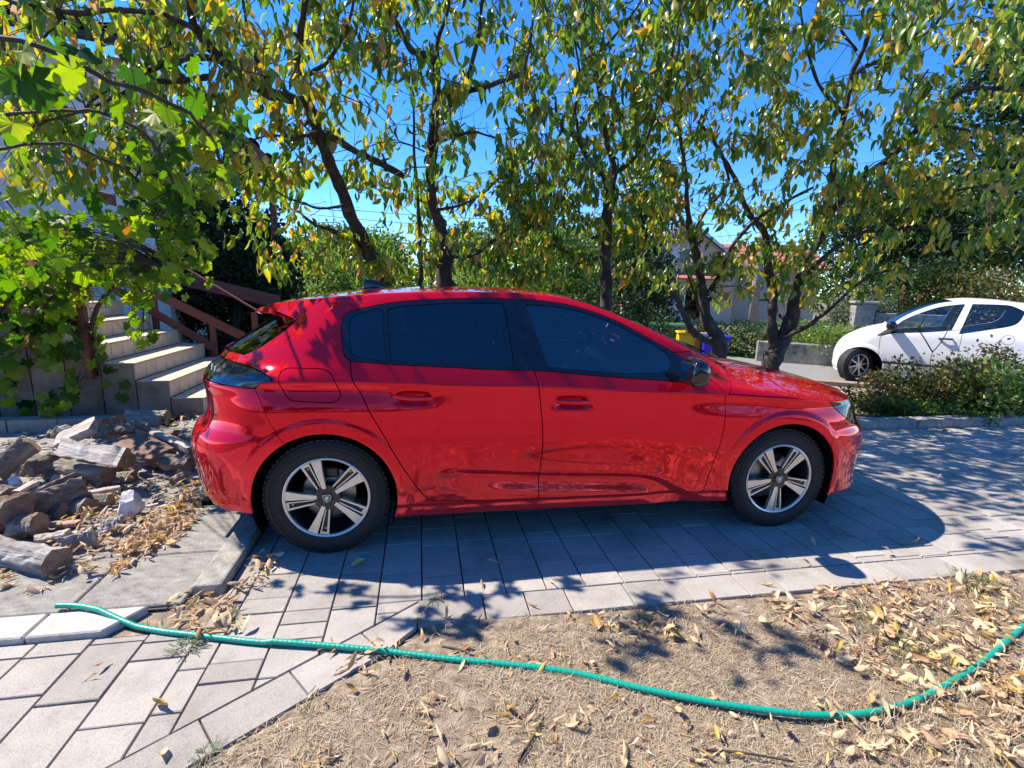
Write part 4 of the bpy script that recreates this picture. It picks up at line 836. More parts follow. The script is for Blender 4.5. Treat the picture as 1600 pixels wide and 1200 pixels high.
for x_ in (.4, q1[0]-.3): MB().box((x_-.06, .3, -pA[2]), (x_+.06, .42, q1[2]*x_/q1[0]-.10)).build('post', M['brown'], pr_)
# low block wall in front of the vine bed
lw0 = np.array(uv(-2.45, 5.12)); lw_ = empty('low_block_wall', lw0, DA, 'low grey block wall behind the firewood, under the vine', 'wall')
bm_ = MB().box((-.195, -.07, 0), (.195, .07, .20)).mesh('block', M['wall_block'], bevel=.006)
for i in range(11): o = link('block', bm_, lw_, (-.2-i*.4, random.uniform(-.006, .006), -.06)); o.rotation_euler = (0, 0, random.uniform(-.01, .01))
sheet('vine_bed', [uv(-2.4, 5.18), uv(-7.5, 5.18), uv(-7.5, 6.2), uv(-2.4, 5.49)], .06, M['earth'])

# ------------------------------------------------------------------ firewood
def woodmat(name, stops, bump=.9, sc=8, st=(1, 1, .18)):
    return mat(name, stops, sc, .9, bump, 40, detail=9, stretch=st, distort=.6, bdist=.02)
M['bark'] = woodmat('bark', [(.07,.052,.04),(.22,.18,.145),(.38,.335,.285)], 1.0, 14); M['bark_grey'] = woodmat('grey_bark', [(.12,.105,.09),(.30,.275,.25),(.46,.43,.40)], 1.0, 14)
M['split'] = woodmat('weathered_split_wood', [(.26,.215,.18),(.48,.42,.36),(.62,.56,.50)], .7, 10); M['split_pink'] = woodmat('pinkish_split_wood', [(.26,.15,.10),(.44,.29,.21),(.56,.42,.33)], .7, 10)
def ringmat():
    m, nt, out = newmat('sawn_end'); L = nt.links.new; b = nd(nt, 'ShaderNodeBsdfPrincipled', Roughness=.9); tc = nt.nodes.new('ShaderNodeTexCoord'); oi = nt.nodes.new('ShaderNodeObjectInfo')
    w = nd(nt, 'ShaderNodeTexWave', wave_type='RINGS', rings_direction='Z', Scale=44.0, Distortion=6.0, Detail=3.0); w.inputs['Detail Scale'].default_value = 2.0; L(tc.outputs['Object'], w.inputs[0]); r = ramp(nt, [(0, (.26,.16,.10)), (.6, (.36,.24,.155)), (1, (.42,.29,.20))]); L(w.outputs['Fac'], r.inputs[0])
    n = nd(nt, 'ShaderNodeTexNoise', Scale=16.0, Detail=8.0); L(tc.outputs['Object'], n.inputs[0]); q = ramp(nt, [(.35, (.45,.42,.40)), (.6, (1, 1, 1))]); L(n.outputs[0], q.inputs[0]); x = nd(nt, 'ShaderNodeMix', data_type='RGBA', blend_type='MULTIPLY'); x.inputs[0].default_value = .8; L(r.outputs[0], x.inputs[6]); L(q.outputs[0], x.inputs[7]); L(x.outputs[2], b.inputs['Base Color'])
    bp = nd(nt, 'ShaderNodeBump', Strength=.5, Distance=.004); L(w.outputs['Fac'], bp.inputs['Height']); L(bp.outputs[0], b.inputs['Normal']); L(b.outputs[0], out.inputs[0]); return m
M['cut'] = ringmat()
M['brownwood'] = woodmat('brown_split_wood', [(.11,.06,.045),(.20,.12,.09),(.28,.18,.14)], .6, 10)
def log(label, p0, p1, rad, kind, faces, seed, group=None, flat=1.0, roll=0.0, name='firewood_log', cat='log'):
    """rough piece of firewood from p0 to p1 (pixel, height); built lying along its own z axis"""
    a, b = gnd(p0[0], p0[1], p0[2]), gnd(p1[0], p1[1], p1[2]); c = (a+b)/2; d = b-a; L = np.linalg.norm(d); r = np.random.RandomState(seed)
    if kind == 'round': pol = [(cos(t)*rad*(1+.05*r.randn()), sin(t)*rad*(1+.05*r.randn())) for t in np.linspace(0, 2*pi, 19)[:-1]]; mi = [0]*18
    elif kind == 'split':                                          # quarter of a trunk: two flat split faces and a bark arc
        arc = [(rad*1.5*cos(t)-.55*rad, rad*1.5*sin(t)-.55*rad) for t in np.linspace(.02, pi/2-.02, 9)]; pol = [(-.65*rad, -.65*rad), (.2*rad, -.6*rad)]+arc+[(-.62*rad, .2*rad)]; mi = [1, 1]+[0]*8+[1, 1]
    else: pol = [(-rad, -rad*.42), (-.2*rad, -rad*.5), (rad, -rad*.38), (rad*.96, rad*.36), (.1*rad, rad*.48), (-rad*.98, rad*.4)]; mi = [1]*6
    n = len(pol); pol = np.array(pol)*np.array([1, flat]); rings = 12; V = []; mb = MB(); ph = r.rand(4)*6
    for k in range(rings):
        t = k/(rings-1); sc_ = 1+.07*sin(5*t+ph[0])+.05*r.randn()*.6; off = np.array([.06*rad*sin(4*t+ph[1]), .06*rad*cos(3*t+ph[2])])
        for j, p in enumerate(pol):
            q = p*sc_+off+r.randn(2)*rad*(.055 if kind != 'plank' else .03); V.append((q[0], q[1], (t-.5)*L+(r.randn()*.006 if k in (0, rings-1) else 0)))
    mb.add(V, [(k*n+j, k*n+(j+1) % n, (k+1)*n+(j+1) % n, (k+1)*n+j) for k in range(rings-1) for j in range(n)], 0); mb.m = [mi[j] for k in range(rings-1) for j in range(n)]
    mb.add([V[j] for j in range(n)], [tuple(range(n-1, -1, -1))], 2); mb.add([V[(rings-1)*n+j] for j in range(n)], [tuple(range(n))], 2)
    o = mb.build(name, [M[f] for f in faces], None, bevel=.004, seg=1, angle=35); o.location = c
    zq = Vector(d).to_track_quat('Z', 'Y'); o.rotation_mode = 'QUATERNION'; o.rotation_quaternion = zq @ Matrix.Rotation(roll, 4, 'Z').to_quaternion()
    return tags(o, label, cat, group)
Zl = lambda x, y: (x/4.285, 620+y/4.285)                          # reading off an enlarged crop of the pile
def lg(label, x0, y0, z0, x1, y1, z1, rad_, *a, **k):
    a = (rad_*.86,)+a; a0, a1 = Zl(x0, y0), Zl(x1, y1); return log(label, (a0[0], a0[1], z0), (a1[0], a1[1], z1), *a, **k)
G_ = 'firewood pieces in the loose pile'
lg('thick grey split billet at the left end of the woodpile', -40, 500, .14, 215, 310, .30, .085, 'split', ('bark', 'split', 'cut'), 1, G_, roll=2.2)
lg('pale grey flat board leaning at the back of the woodpile', 390, 300, .22, 640, 185, .34, .085, 'plank', ('split', 'split', 'split'), 2, G_, roll=.5)
lg('long bark covered log with a sawn brown end on top of the pile', 440, 350, .26, 850, 425, .24, .088, 'split', ('bark_grey', 'split', 'cut'), 3, G_, roll=-.5)
lg('big pinkish split log lying in the front of the pile', 150, 740, .12, 560, 600, .16, .085, 'split', ('bark', 'split_pink', 'cut'), 4, G_, roll=2.4)
lg('broad reddish brown stump piece at the left edge of the pile', -60, 830, .10, 130, 770, .16, .14, 'split', ('bark', 'brownwood', 'cut'), 5, G_, roll=1.0)
lg('mossy round log nearest the lens at the lower left of the pile', -60, 1010, .07, 390, 1110, .08, .075, 'round', ('bark_grey', 'split', 'cut'), 6, G_)
lg('grey split plank beside the rear bumper of the red car', 1050, 260, .16, 1300, 370, .12, .075, 'split', ('split', 'split', 'cut'), 7, G_, roll=.4)
lg('wide smooth brown slab of wood in the middle of the pile', 820, 300, .14, 1100, 400, .12, .11, 'plank', ('brownwood', 'brownwood', 'cut'), 8, G_, roll=.3)
lg('dark weathered log sloping at the back right of the pile', 890, 190, .18, 1170, 260, .14, .07, 'split', ('bark', 'split', 'cut'), 9, G_, roll=.9)
lg('rough round log at the foot of the stairs', 860, 125, .12, 1120, 135, .10, .075, 'round', ('bark_grey', 'split', 'cut'), 10, G_)
lg('upright brown wedge at the back of the pile', 700, 190, .20, 830, 150, .24, .075, 'split', ('brownwood', 'brownwood', 'cut'), 11, G_, roll=.2)
lg('reddish triangular chunk behind the long bark log', 720, 235, .20, 900, 215, .20, .075, 'split', ('bark', 'brownwood', 'cut'), 12, G_, roll=1.2)
lg('dark log with a pale cut end under the long bark log', 390, 460, .10, 720, 530, .10, .062, 'round', ('bark', 'split', 'cut'), 13, G_)
lg('short split piece beside the grey billet', 190, 490, .12, 370, 420, .14, .065, 'split', ('bark', 'brownwood', 'cut'), 14, G_, roll=2.0)
lg('thin brown lath lying across the middle of the pile', 530, 660, .10, 800, 605, .10, .032, 'plank', ('split_pink', 'split', 'cut'), 15, G_)
lg('pale grey chunk half buried in leaves at the front', 420, 1000, .05, 640, 930, .08, .065, 'split', ('bark_grey', 'split', 'split'), 16, G_, roll=2.5)
lg('small bluish grey splinter block at the front of the pile', 250, 960, .05, 460, 920, .06, .045, 'split', ('split', 'split', 'split'), 17, G_, roll=.7)
lg('dark sawn block with a brown end face at the left front', 110, 880, .08, 270, 850, .10, .075, 'round', ('bark', 'split', 'cut'), 18, G_)
lg('grey stump end behind the pale stone in the leaves', 690, 880, .05, 830, 850, .06, .06, 'round', ('bark_grey', 'split', 'split'), 19, G_)
lg('dark board leaning left of the flat grey board', 400, 200, .22, 480, 250, .16, .06, 'plank', ('bark', 'split', 'cut'), 20, G_)
lg('short brown knuckle of wood near the rear bumper', 1150, 570, .05, 1260, 515, .06, .035, 'round', ('split_pink', 'split', 'cut'), 21, G_)
lg('gnarled root piece with ragged bark near the rear bumper', 1110, 440, .08, 1290, 450, .08, .10, 'split', ('bark', 'split_pink', 'cut'), 22, G_, roll=.8)
lg('split piece with reddish end beside the long bark log', 860, 500, .08, 940, 430, .12, .06, 'split', ('bark', 'split_pink', 'cut'), 23, G_, roll=1.4)
lg('short dark log below the thin brown lath', 610, 700, .06, 740, 700, .06, .05, 'round', ('bark', 'split', 'cut'), 24, G_)
lg('small brown billet in front of the big pinkish log', 350, 850, .05, 540, 845, .05, .03, 'plank', ('split_pink', 'split_pink', 'cut'), 25, G_)
lg('grey slat under the mossy round log', 20, 1110, .02, 330, 1190, .02, .03, 'plank', ('split', 'split', 'cut'), 26, G_)
lg('dark splinter board among leaves at the left', 110, 640, .10, 240, 575, .12, .035, 'plank', ('bark', 'split', 'cut'), 27, G_)
lg('long thin dark split log behind the big pinkish log', 260, 640, .12, 500, 545, .14, .055, 'split', ('bark', 'split', 'cut'), 28, G_, roll=2.6)
for i in range(34):                                               # pieces underneath that show only in the gaps
    x, y = random.uniform(-150, 1200), random.uniform(230, 860)
    if y > 880-.35*x and x > 500: y *= .6
    a_ = random.uniform(-.6, .6); l_ = random.uniform(90, 190)
    lg('dark firewood piece buried low in the pile', x, y, .03, x+l_*cos(a_), y+l_*sin(a_)*.5, .05, random.uniform(.05, .085), random.choice(['split', 'round', 'split']), ('bark', random.choice(['split', 'brownwood', 'split_pink']), 'cut'), 100+i, 'buried firewood pieces', roll=random.uniform(0, 6))
def rock(label, px, py, r, m, seed, squash=(1, .8, 1.1)):
    bm = bmesh.new(); bmesh.ops.create_icosphere(bm, subdivisions=3, radius=1); rr = np.random.RandomState(seed); dirs = rr.randn(12, 3); dirs /= np.linalg.norm(dirs, axis=1)[:, None]
    for v in bm.verts:
        c = np.array(v.co); k = 1.0
        for d in dirs: k = min(k, .72/max(np.dot(c, d), .05)) if np.dot(c, d) > .72 else k
        v.co = Vector(c*k*np.array(squash)*r*(1+.05*sin(5*c[0]+seed)*sin(6*c[2]+4*c[1])+.018*rr.randn()))
    me = bpy.data.meshes.new('stone'); bm.to_mesh(me); bm.free(); me.materials.append(m); me.polygons.foreach_set('use_smooth', [True]*len(me.polygons)); me.set_sharp_from_angle(angle=radians(24)); o = link('stone', me); p = gnd(px, py, .02); o.location = (p[0], p[1], .02+r*.7); return tags(o, label, 'stone')
M['whitestone'] = mat('chalky_stone', [(.45,.42,.40),(.68,.66,.64),(.78,.77,.75)], 18, .9, .8, 50)
rock('pale chalky stone standing among dry leaves in front of the logs', 205, 806, .088, M['whitestone'], 4, (.85, .7, 1.25)); rock('small white pebble in the leaves by the mossy log', 118, 889, .022, M['whitestone'], 5); rock('small pale stone at the left of the woodpile', 25, 763, .05, M['whitestone'], 6)

# bark chips and splinters trodden in between the logs
rc = np.random.RandomState(77); cm = MB()
for _ in range(900):
    x, y = rc.uniform(0, 1250), rc.uniform(230, 1080)
    if y > 1130-.42*x+120: continue
    p = gnd(*Zl(x, y), .022); l, w_, h_ = rc.uniform(.012, .06), rc.uniform(.006, .022), rc.uniform(.002, .010); a_, b_ = rc.uniform(0, 6.3), rc.uniform(-.35, .35); Rz = np.array([[cos(a_), -sin(a_), 0], [sin(a_), cos(a_), 0], [0, 0, 1]]) @ np.array([[cos(b_), 0, sin(b_)], [0, 1, 0], [-sin(b_), 0, cos(b_)]])
    cm.box((-l/2, -w_/2, 0), (l/2, w_/2, h_), int(rc.randint(0, 4)), Rz, p+np.array([0, 0, .004+.03*rc.rand()*(rc.rand() < .4)]))
tags(cm.build('wood_chips', [M['bark'], M['split'], M['brownwood'], M['split_pink']]), 'brown bark chips and splinters strewn between the logs', 'wood chips', kind='stuff')
# ------------------------------------------------------------------ leaves
def leaf_tmpl(L=1.0, W=.40, fold=.35, curl=.35, twist=0.0, n=5, tipdrop=0.0):
    ts = np.linspace(0, 1, n+1); V = []; T = []
    for t in ts:
        w = W*.5*(sin(pi*min(t**.85, 1)))**.8*(1-.25*t); z = -curl*t*t*L*.5; x0 = t*L*(1-.12*curl*t)
        a = twist*t; cu, su = cos(a), sin(a); h = fold*w
        for s in (-1, 0, 1): y, zz_ = s*w, (h if s else 0)*1.0; V.append((x0, y*cu-zz_*su, z+y*su+zz_*cu))
    for i in range(n):
        for s in (0, 1): a = i*3+s; b = a+3; T += [(a, b, b+1), (a, b+1, a+1)]
    V = np.array(V); V[[0, 1, 2]] = V[1]; T = [t for t in T if len({t[0] if t[0] > 2 else 1, t[1] if t[1] > 2 else 1, t[2] if t[2] > 2 else 1}) == 3]
    T = [tuple(1 if i < 3 else i for i in t) for t in T]
    return V, np.array(T)
LT = [leaf_tmpl(1, .44, f, c, tw) for f, c, tw in ((.5, .25, .3), (.9, .5, -.4), (.35, .7, .6), (1.2, .35, .2), (.7, .9, -.8))]
def lobed_tmpl(seed, n=5):
    r = np.random.RandomState(seed); out = []; lobes = np.array([0, 1.05, -1.05, 2.05, -2.05]); ll = np.array([1.0, .90, .90, .74, .74])
    for a in np.linspace(-2.8, 2.8, 37):
        k = np.argmin(np.abs(lobes-a)); d = abs(lobes[k]-a); rr = ll[k]*(1-.30*min(d/.55, 1)**1.4)*(1+.07*((len(out) % 2)-.5)+.03*r.randn()); out.append((rr*cos(a), rr*sin(a)))
    V = [(0, 0, 0)]+[(x, y, -.34*(x*x+y*y)+.16*abs(y)+.10*sin(3*math.atan2(y, x)+seed)+.06*r.randn()) for x, y in out]; m = len(out)
    return np.array(V)*.62, np.array([(0, i+1, i+2) for i in range(m-1)])
GT = [lobed_tmpl(i) for i in range(4)]
def frames(d, roll):                                              # rotation matrices whose x axis is d
    d = d/np.linalg.norm(d, axis=1)[:, None]; up = np.tile([0, 0, 1.], (len(d), 1)); up[np.abs(d[:, 2]) > .95] = [1., 0, 0]
    s = np.cross(up, d); s /= np.linalg.norm(s, axis=1)[:, None]; n = np.cross(d, s); c, q = np.cos(roll)[:, None], np.sin(roll)[:, None]
    return np.stack([d, s*c+n*q, n*c-s*q], 2)
def join_leaves(tmpl, idx, R, S, P, rnd):
    Vs, Ts, Rn = [], [], []; o = 0
    for k in range(len(tmpl)):
        m = np.where(idx == k)[0]
        if len(m) == 0: continue
        V, T = tmpl[k]; X = np.einsum('nij,vj->nvi', R[m], V)*S[m][:, None, None]+P[m][:, None, :]
        Vs.append(X.reshape(-1, 3)); Ts.append((T[None]+(np.arange(len(m))*len(V))[:, None, None]).reshape(-1, 3)+o); Rn.append(np.repeat(rnd[m], len(V))); o += len(m)*len(V)
    return np.vstack(Vs), np.vstack(Ts), np.concatenate(Rn)
_lm = {}
def leaf_mesh(tmpl, key, k, rq, m, size):
    kk = (key, k, rq)
    if kk not in _lm: V, T = tmpl[k]; _lm[kk] = mesh_np('leaf', V, T, m, smooth=True, rnd=np.full(len(V), rq))
    return _lm[kk]
def view_size(P, S):                                              # apparent size inside the frame, -1 outside
    f = np.array([0, cos(PITCH), -sin(PITCH)]); d = (P-np.array([0, 0, CAM_H])) @ f; u = P[:, 0]/d; v = ((P-np.array([0, 0, CAM_H])) @ np.array([0, sin(PITCH), cos(PITCH)]))/d
    return np.where((d > .2) & (np.abs(u) < 1.04) & (np.abs(v) < .79), S/np.maximum(d, .1), -1)
def put_leaves(parent, base, tmpl, key, m, idx, R, S, P, rnd, limit, name='leaf', rest='foliage'):
    vs = view_size(P, S); order = np.argsort(-vs); ind = [i for i in order[:limit] if vs[i] > 0]; mask = np.ones(len(P), bool); mask[ind] = False
    for i in ind:
        me = leaf_mesh(tmpl, key, int(idx[i]), round(float(np.clip(rnd[i], 0, 1))*9)/9, m, 1); o = bpy.data.objects.new(name, me); COL.objects.link(o); o.parent = parent
        o.matrix_local = Matrix.Translation(Vector(P[i]-base)) @ Matrix(R[i]).to_4x4() @ Matrix.Scale(float(S[i]), 4)
    if mask.any():
        V, T, rn = join_leaves(tmpl, idx[mask], R[mask], S[mask], P[mask]-base, rnd[mask]); o = part(rest, V, T, m, parent, rnd=rn); o['kind'] = 'stuff'
CHERRY = [(0, (.065,.145,.024)), (.28, (.12,.235,.036)), (.48, (.235,.325,.05)), (.62, (.46,.46,.08)), (.76, (.68,.53,.08)), (.86, (.58,.33,.07)), (.94, (.42,.22,.09)), (1, (.42,.30,.18))]
M['cherry'] = leafmat('cherry_leaf', CHERRY, .52, .30, .75)
M['vine'] = leafmat('vine_leaf', [(0, (.03,.085,.018)), (.28, (.09,.20,.026)), (.58, (.24,.36,.045)), (.9, (.42,.46,.07)), (.96, (.34,.28,.05)), (1, (.36,.15,.05))], .58, .5, .25)
M['treebark'] = mat('cherry_bark', [(.028,.022,.019),(.055,.044,.037),(.10,.083,.07)], 18, .88, .9, 70, stretch=(1, 1, .5), bdist=.012)
M['twig'] = mat('twig_bark', [(.035,.026,.021),(.075,.057,.046)], 30, .85)
SKY_HOLES = [(610, 215, 62, 60), (600, 150, 40, 40), (770, 150, 48, 75), (515, 300, 34, 60), (450, 110, 26, 30), (1338, 70, 40, 45), (1265, 110, 36, 45), (1105, 300, 40, 32), (1245, 285, 36, 28), (590, 345, 40, 26), (725, 60, 26, 40), (865, 120, 24, 60), (1180, 165, 26, 36), (740, 260, 30, 30), (135, 50, 40, 16), (1150, 60, 30, 26), (560, 130, 26, 40), (1400, 120, 26, 26), (800, 205, 40, 22), (1235, 350, 30, 24), (700, 330, 22, 26), (640, 60, 30, 30)]
def in_hole(px, py): return any(((px-a)/c)**2+((py-b)/d)**2 < 1 for a, b, c, d in SKY_HOLES)
def to_px(p):
    q = np.asarray(p)-np.array([0, 0, CAM_H]); d = q[1]*cos(PITCH)-q[2]*sin(PITCH); u = q[2]*cos(PITCH)+q[1]*sin(PITCH); x, y = F_PX*q[0]/d, -F_PX*u/d; return 800+cos(ROLL)*x-sin(ROLL)*y, 600+sin(ROLL)*x+cos(ROLL)*y
def cherry(label, base_px, Yb, limbs, att, nleaf, ramp_shift, seed, limit=260, thin=.66):
    """limbs: lists of (px, py, Y, width px); att: boxes (x0, x1, y0, y1, Ymin, Ymax, count)"""
    r = np.random.RandomState(seed); b0 = at(*base_px, Yb); base = np.array([b0[0], b0[1], -.02]); root = empty('cherry_tree', base, 0, label, 'tree', 'fruit trees behind the red car')
    nodes = []; dirs = []
    for li, l in enumerate(limbs):
        L = [np.append(at(p[0], p[1], p[2]), p[3]*thin/2*p[2]/F_PX) for p in l]
        if li == 0: L = [np.array([base[0]+.02, base[1], -.05, L[0][3]*1.12])]+L
        C = cr(L, 5); C[:, :3] += np.cumsum(r.randn(len(C), 3)*.004, 0); C[:, 3] *= 1+.10*np.sin(np.arange(len(C))*1.7+seed)+.05*r.randn(len(C)); mb = MB(); mb.tube(C[:, :3]-base, np.maximum(C[:, 3], .004), 9 if C[0, 3] > .03 else 6)
        mb.build('trunk' if li == 0 else 'limb', M['treebark'], root, smooth='all'); nodes += [c[:3] for c in C[2:]]
        for q in range(2, len(C)-1):                               # snags and knots
            if r.rand() < .20 and C[q, 3] > .012:
                d = r.randn(3); d /= np.linalg.norm(d); MB().tube([C[q, :3]-base, C[q, :3]+d*C[q, 3]*1.5-base, C[q, :3]+d*(C[q, 3]*1.5+.03+.06*r.rand())-base], [C[q, 3]*.5, C[q, 3]*.4, C[q, 3]*.25], 5).build('stub', M['treebark'], root)
    A = []
    for x0, x1, y0, y1, Ya, Yb_, n in att:
        k = 0; tries = 0
        n = int(n*1.32) if y0 > -300 else n
        while k < n and tries < n*6:
            tries += 1; px, py, Y = r.uniform(x0, x1), r.uniform(y0, y1), r.uniform(Ya, Yb_)
            if in_hole(px, py) and r.rand() < .68: continue
            A.append(at(px, py, Y)); k += 1
    A = np.array(A); nodes = list(nodes); tw = MB(); P, D, tip = [], [], []
    NA = np.array(nodes); order = np.argsort([np.min(((NA-a)**2).sum(1)) for a in A])
    for i in order:
        a = A[i]; NA = np.array(nodes); d2 = ((NA-a)**2).sum(1)+.6*np.maximum(NA[:, 2]-a[2]+.05, 0)**2; k = int(np.argmin(d2)); s = NA[k]; L = np.linalg.norm(a-s)
        if L > 1.9: continue
        mid = s+(a-s)*.5+np.array([r.randn()*.07, r.randn()*.07, .10+.06*r.randn()])*L
        pts = cr([s, mid, a], 3); r0 = .0035+.0062*min(L, 1.2); tw.tube(pts-base, np.linspace(r0, .0018, len(pts)), 4, caps=False)
        if r.rand() < .65: nodes += [pts[2], pts[4], a]
        n = int(nleaf*1.02)+r.randint(-4, 5); t = (a-mid); t /= np.linalg.norm(t)+1e-9
        for q in range(max(n, 3)):
            f = r.beta(2.2, 1.1); p = pts[min(int(f*(len(pts)-1)), len(pts)-2)]; p2 = pts[min(int(f*(len(pts)-1))+1, len(pts)-1)]; w = f*(len(pts)-1) % 1; p = p*(1-w)+p2*w+r.randn(3)*np.array([.055, .055, .04])
            if in_hole(*to_px(p)) and r.rand() < .3: continue
            hd = r.uniform(0, 2*pi); el = -radians(np.clip(r.normal(66, 20), -5, 88)); P.append(p); D.append((cos(hd)*cos(el), sin(hd)*cos(el), sin(el)))
            if r.rand() < .35: tw.tube([p-base, p+np.array(D[-1])*(-.02)-base], .0012, 3, caps=False)
    NB = NA[:max(len(NA)//1, 1)]
    for _ in range(170):                                           # bare fine twigs
        s_ = nodes[r.randint(0, len(nodes))]; d = r.randn(3)*np.array([1, .8, .7])+np.array([0, 0, .25]); d /= np.linalg.norm(d); l = r.uniform(.12, .5); e = s_+d*l; m_ = s_+d*l*.5+r.randn(3)*.03; tw.tube(cr([s_-base, m_-base, e-base], 2), np.linspace(.0042, .0014, 5), 4, caps=False)
        if r.rand() < .6: d2 = d+r.randn(3)*.6; d2 /= np.linalg.norm(d2); tw.tube([m_-base, m_+d2*l*.5-base], [.0024, .0012], 3, caps=False)
    o = tw.build('twigs', M['twig'], root, smooth='all'); o['kind'] = 'stuff'
    P, D = np.array(P), np.array(D); n = len(P); S = r.uniform(.085, .148, n); cl = np.clip(r.normal(ramp_shift, .22, n), 0, 1); cl = np.where(r.rand(n) < .10, r.uniform(.6, 1.0, n), cl)
    put_leaves(root, base, LT, 'cherry', M['cherry'], r.randint(0, len(LT), n), frames(D, r.uniform(-1.2, 1.2, n)+pi*(r.rand(n) < .3)), S, P, cl, limit); return n
tot = 0
tot += cherry('leaning cherry tree with yellowing leaves behind the tail of the red car', (604, 470), 5.3,
  [[(600, 450, 5.3, 34), (581, 399, 5.25, 32), (553, 345, 5.1, 28), (534, 291, 4.9, 27), (511, 238, 4.7, 25), (496, 192, 4.6, 24), (482, 146, 4.5, 22), (474, 110, 4.45, 20), (480, 40, 4.3, 13), (492, -60, 4.2, 9)],
   [(484, 165, 4.55, 20), (450, 152, 4.4, 22), (414, 140, 4.2, 24), (380, 118, 4.0, 24), (353, 96, 3.9, 22), (325, 65, 3.8, 19), (308, 35, 3.7, 17), (300, -10, 3.6, 14), (290, -70, 3.6, 9)],
   [(360, 100, 3.9, 15), (320, 92, 3.8, 14), (270, 102, 3.7, 12), (225, 118, 3.6, 10), (180, 138, 3.5, 8), (130, 175, 3.4, 6)],
   [(330, 118, 3.9, 12), (290, 128, 3.8, 11), (240, 132, 3.7, 11), (190, 150, 3.6, 9), (150, 168, 3.5, 7), (60, 195, 3.4, 5)],
   [(575, 405, 5.25, 16), (545, 375, 5.1, 14), (520, 358, 4.9, 11), (495, 348, 4.7, 8), (470, 330, 4.6, 5)],
   [(511, 207, 4.65, 14), (540, 228, 4.8, 14), (575, 246, 5.0, 15), (605, 258, 5.1, 15), (640, 275, 5.2, 13)],
   [(307, 45, 3.7, 10), (250, 20, 3.6, 11), (180, 20, 3.5, 11), (110, 20, 3.4, 12), (50, 10, 3.3, 10), (-40, -20, 3.2, 7)],
   [(95, 22, 3.4, 8), (85, 45, 3.4, 7), (60, 70, 3.35, 5)],
   [(425, 148, 4.3, 8), (400, 95, 4.2, 7), (385, 40, 4.1, 6), (380, -20, 4.0, 5)],
   [(500, 205, 4.6, 9), (460, 215, 4.4, 7), (420, 210, 4.2, 5), (380, 225, 4.1, 4)],
   [(545, 320, 5.0, 8), (500, 330, 4.7, 6), (460, 318, 4.5, 5), (420, 300, 4.4, 4)],
   [(478, 120, 4.45, 10), (520, 90, 4.3, 8), (545, 40, 4.2, 7), (560, -30, 4.1, 5)]],
  [(-40, 260, -60, 130, 3.2, 4.2, 40), (200, 480, -60, 150, 3.5, 4.6, 62), (0, 250, 120, 300, 3.2, 4.0, 40), (250, 480, 140, 300, 3.8, 4.9, 40), (380, 620, 250, 430, 4.7, 5.4, 48), (440, 640, -60, 230, 4.0, 5.2, 52), (120, 520, -150, -20, 2.35, 2.75, 9), (-150, 560, -330, -50, 3.2, 4.8, 45)], 9, .48, 11)
tot += cherry('tall cherry tree with two close stems behind the roof aerial', (693, 470), 5.3,
  [[(693, 450, 5.3, 36), (694, 405, 5.3, 32), (688, 360, 5.3, 26), (674, 318, 5.25, 22), (670, 268, 5.2, 20), (672, 215, 5.1, 19), (680, 153, 5.0, 18), (682, 107, 4.9, 15), (668, 92, 4.8, 14), (645, 85, 4.8, 13), (622, 46, 4.7, 11), (607, 5, 4.6, 9), (600, -70, 4.5, 6)],
   [(672, 320, 5.25, 10), (676, 260, 5.15, 12), (684, 210, 5.05, 13), (692, 182, 5.0, 14), (712, 155, 4.9, 13), (734, 118, 4.8, 11), (748, 60, 4.7, 9), (756, 0, 4.6, 8), (764, -70, 4.5, 5)],
   [(716, 153, 4.9, 11), (740, 142, 4.8, 10), (785, 128, 4.6, 9), (815, 115, 4.5, 8), (828, 80, 4.4, 6), (835, 30, 4.3, 4)],
   [(655, 455, 5.5, 14), (656, 400, 5.5, 10), (651, 330, 5.45, 8), (645, 245, 5.4, 7), (643, 150, 5.2, 5), (640, 90, 5.1, 4)],
   [(684, 112, 4.9, 11), (684, 60, 4.8, 9), (700, 10, 4.7, 7), (706, -60, 4.6, 5)],
   [(694, 400, 5.3, 9), (735, 400, 5.2, 8), (775, 372, 5.1, 5), (800, 350, 5.0, 3)],
   [(673, 230, 5.1, 8), (700, 215, 5.0, 7), (740, 205, 4.9, 6), (780, 215, 4.8, 4)],
   [(680, 330, 5.2, 8), (720, 320, 5.3, 7), (760, 300, 5.4, 5), (790, 270, 5.4, 4)]],
  [(520, 880, -60, 130, 4.0, 5.6, 74), (560, 860, 130, 300, 4.4, 5.8, 60), (600, 880, 270, 440, 4.9, 6.2, 84), (520, 900, -330, -50, 3.6, 5.6, 40)], 9, .36, 23)
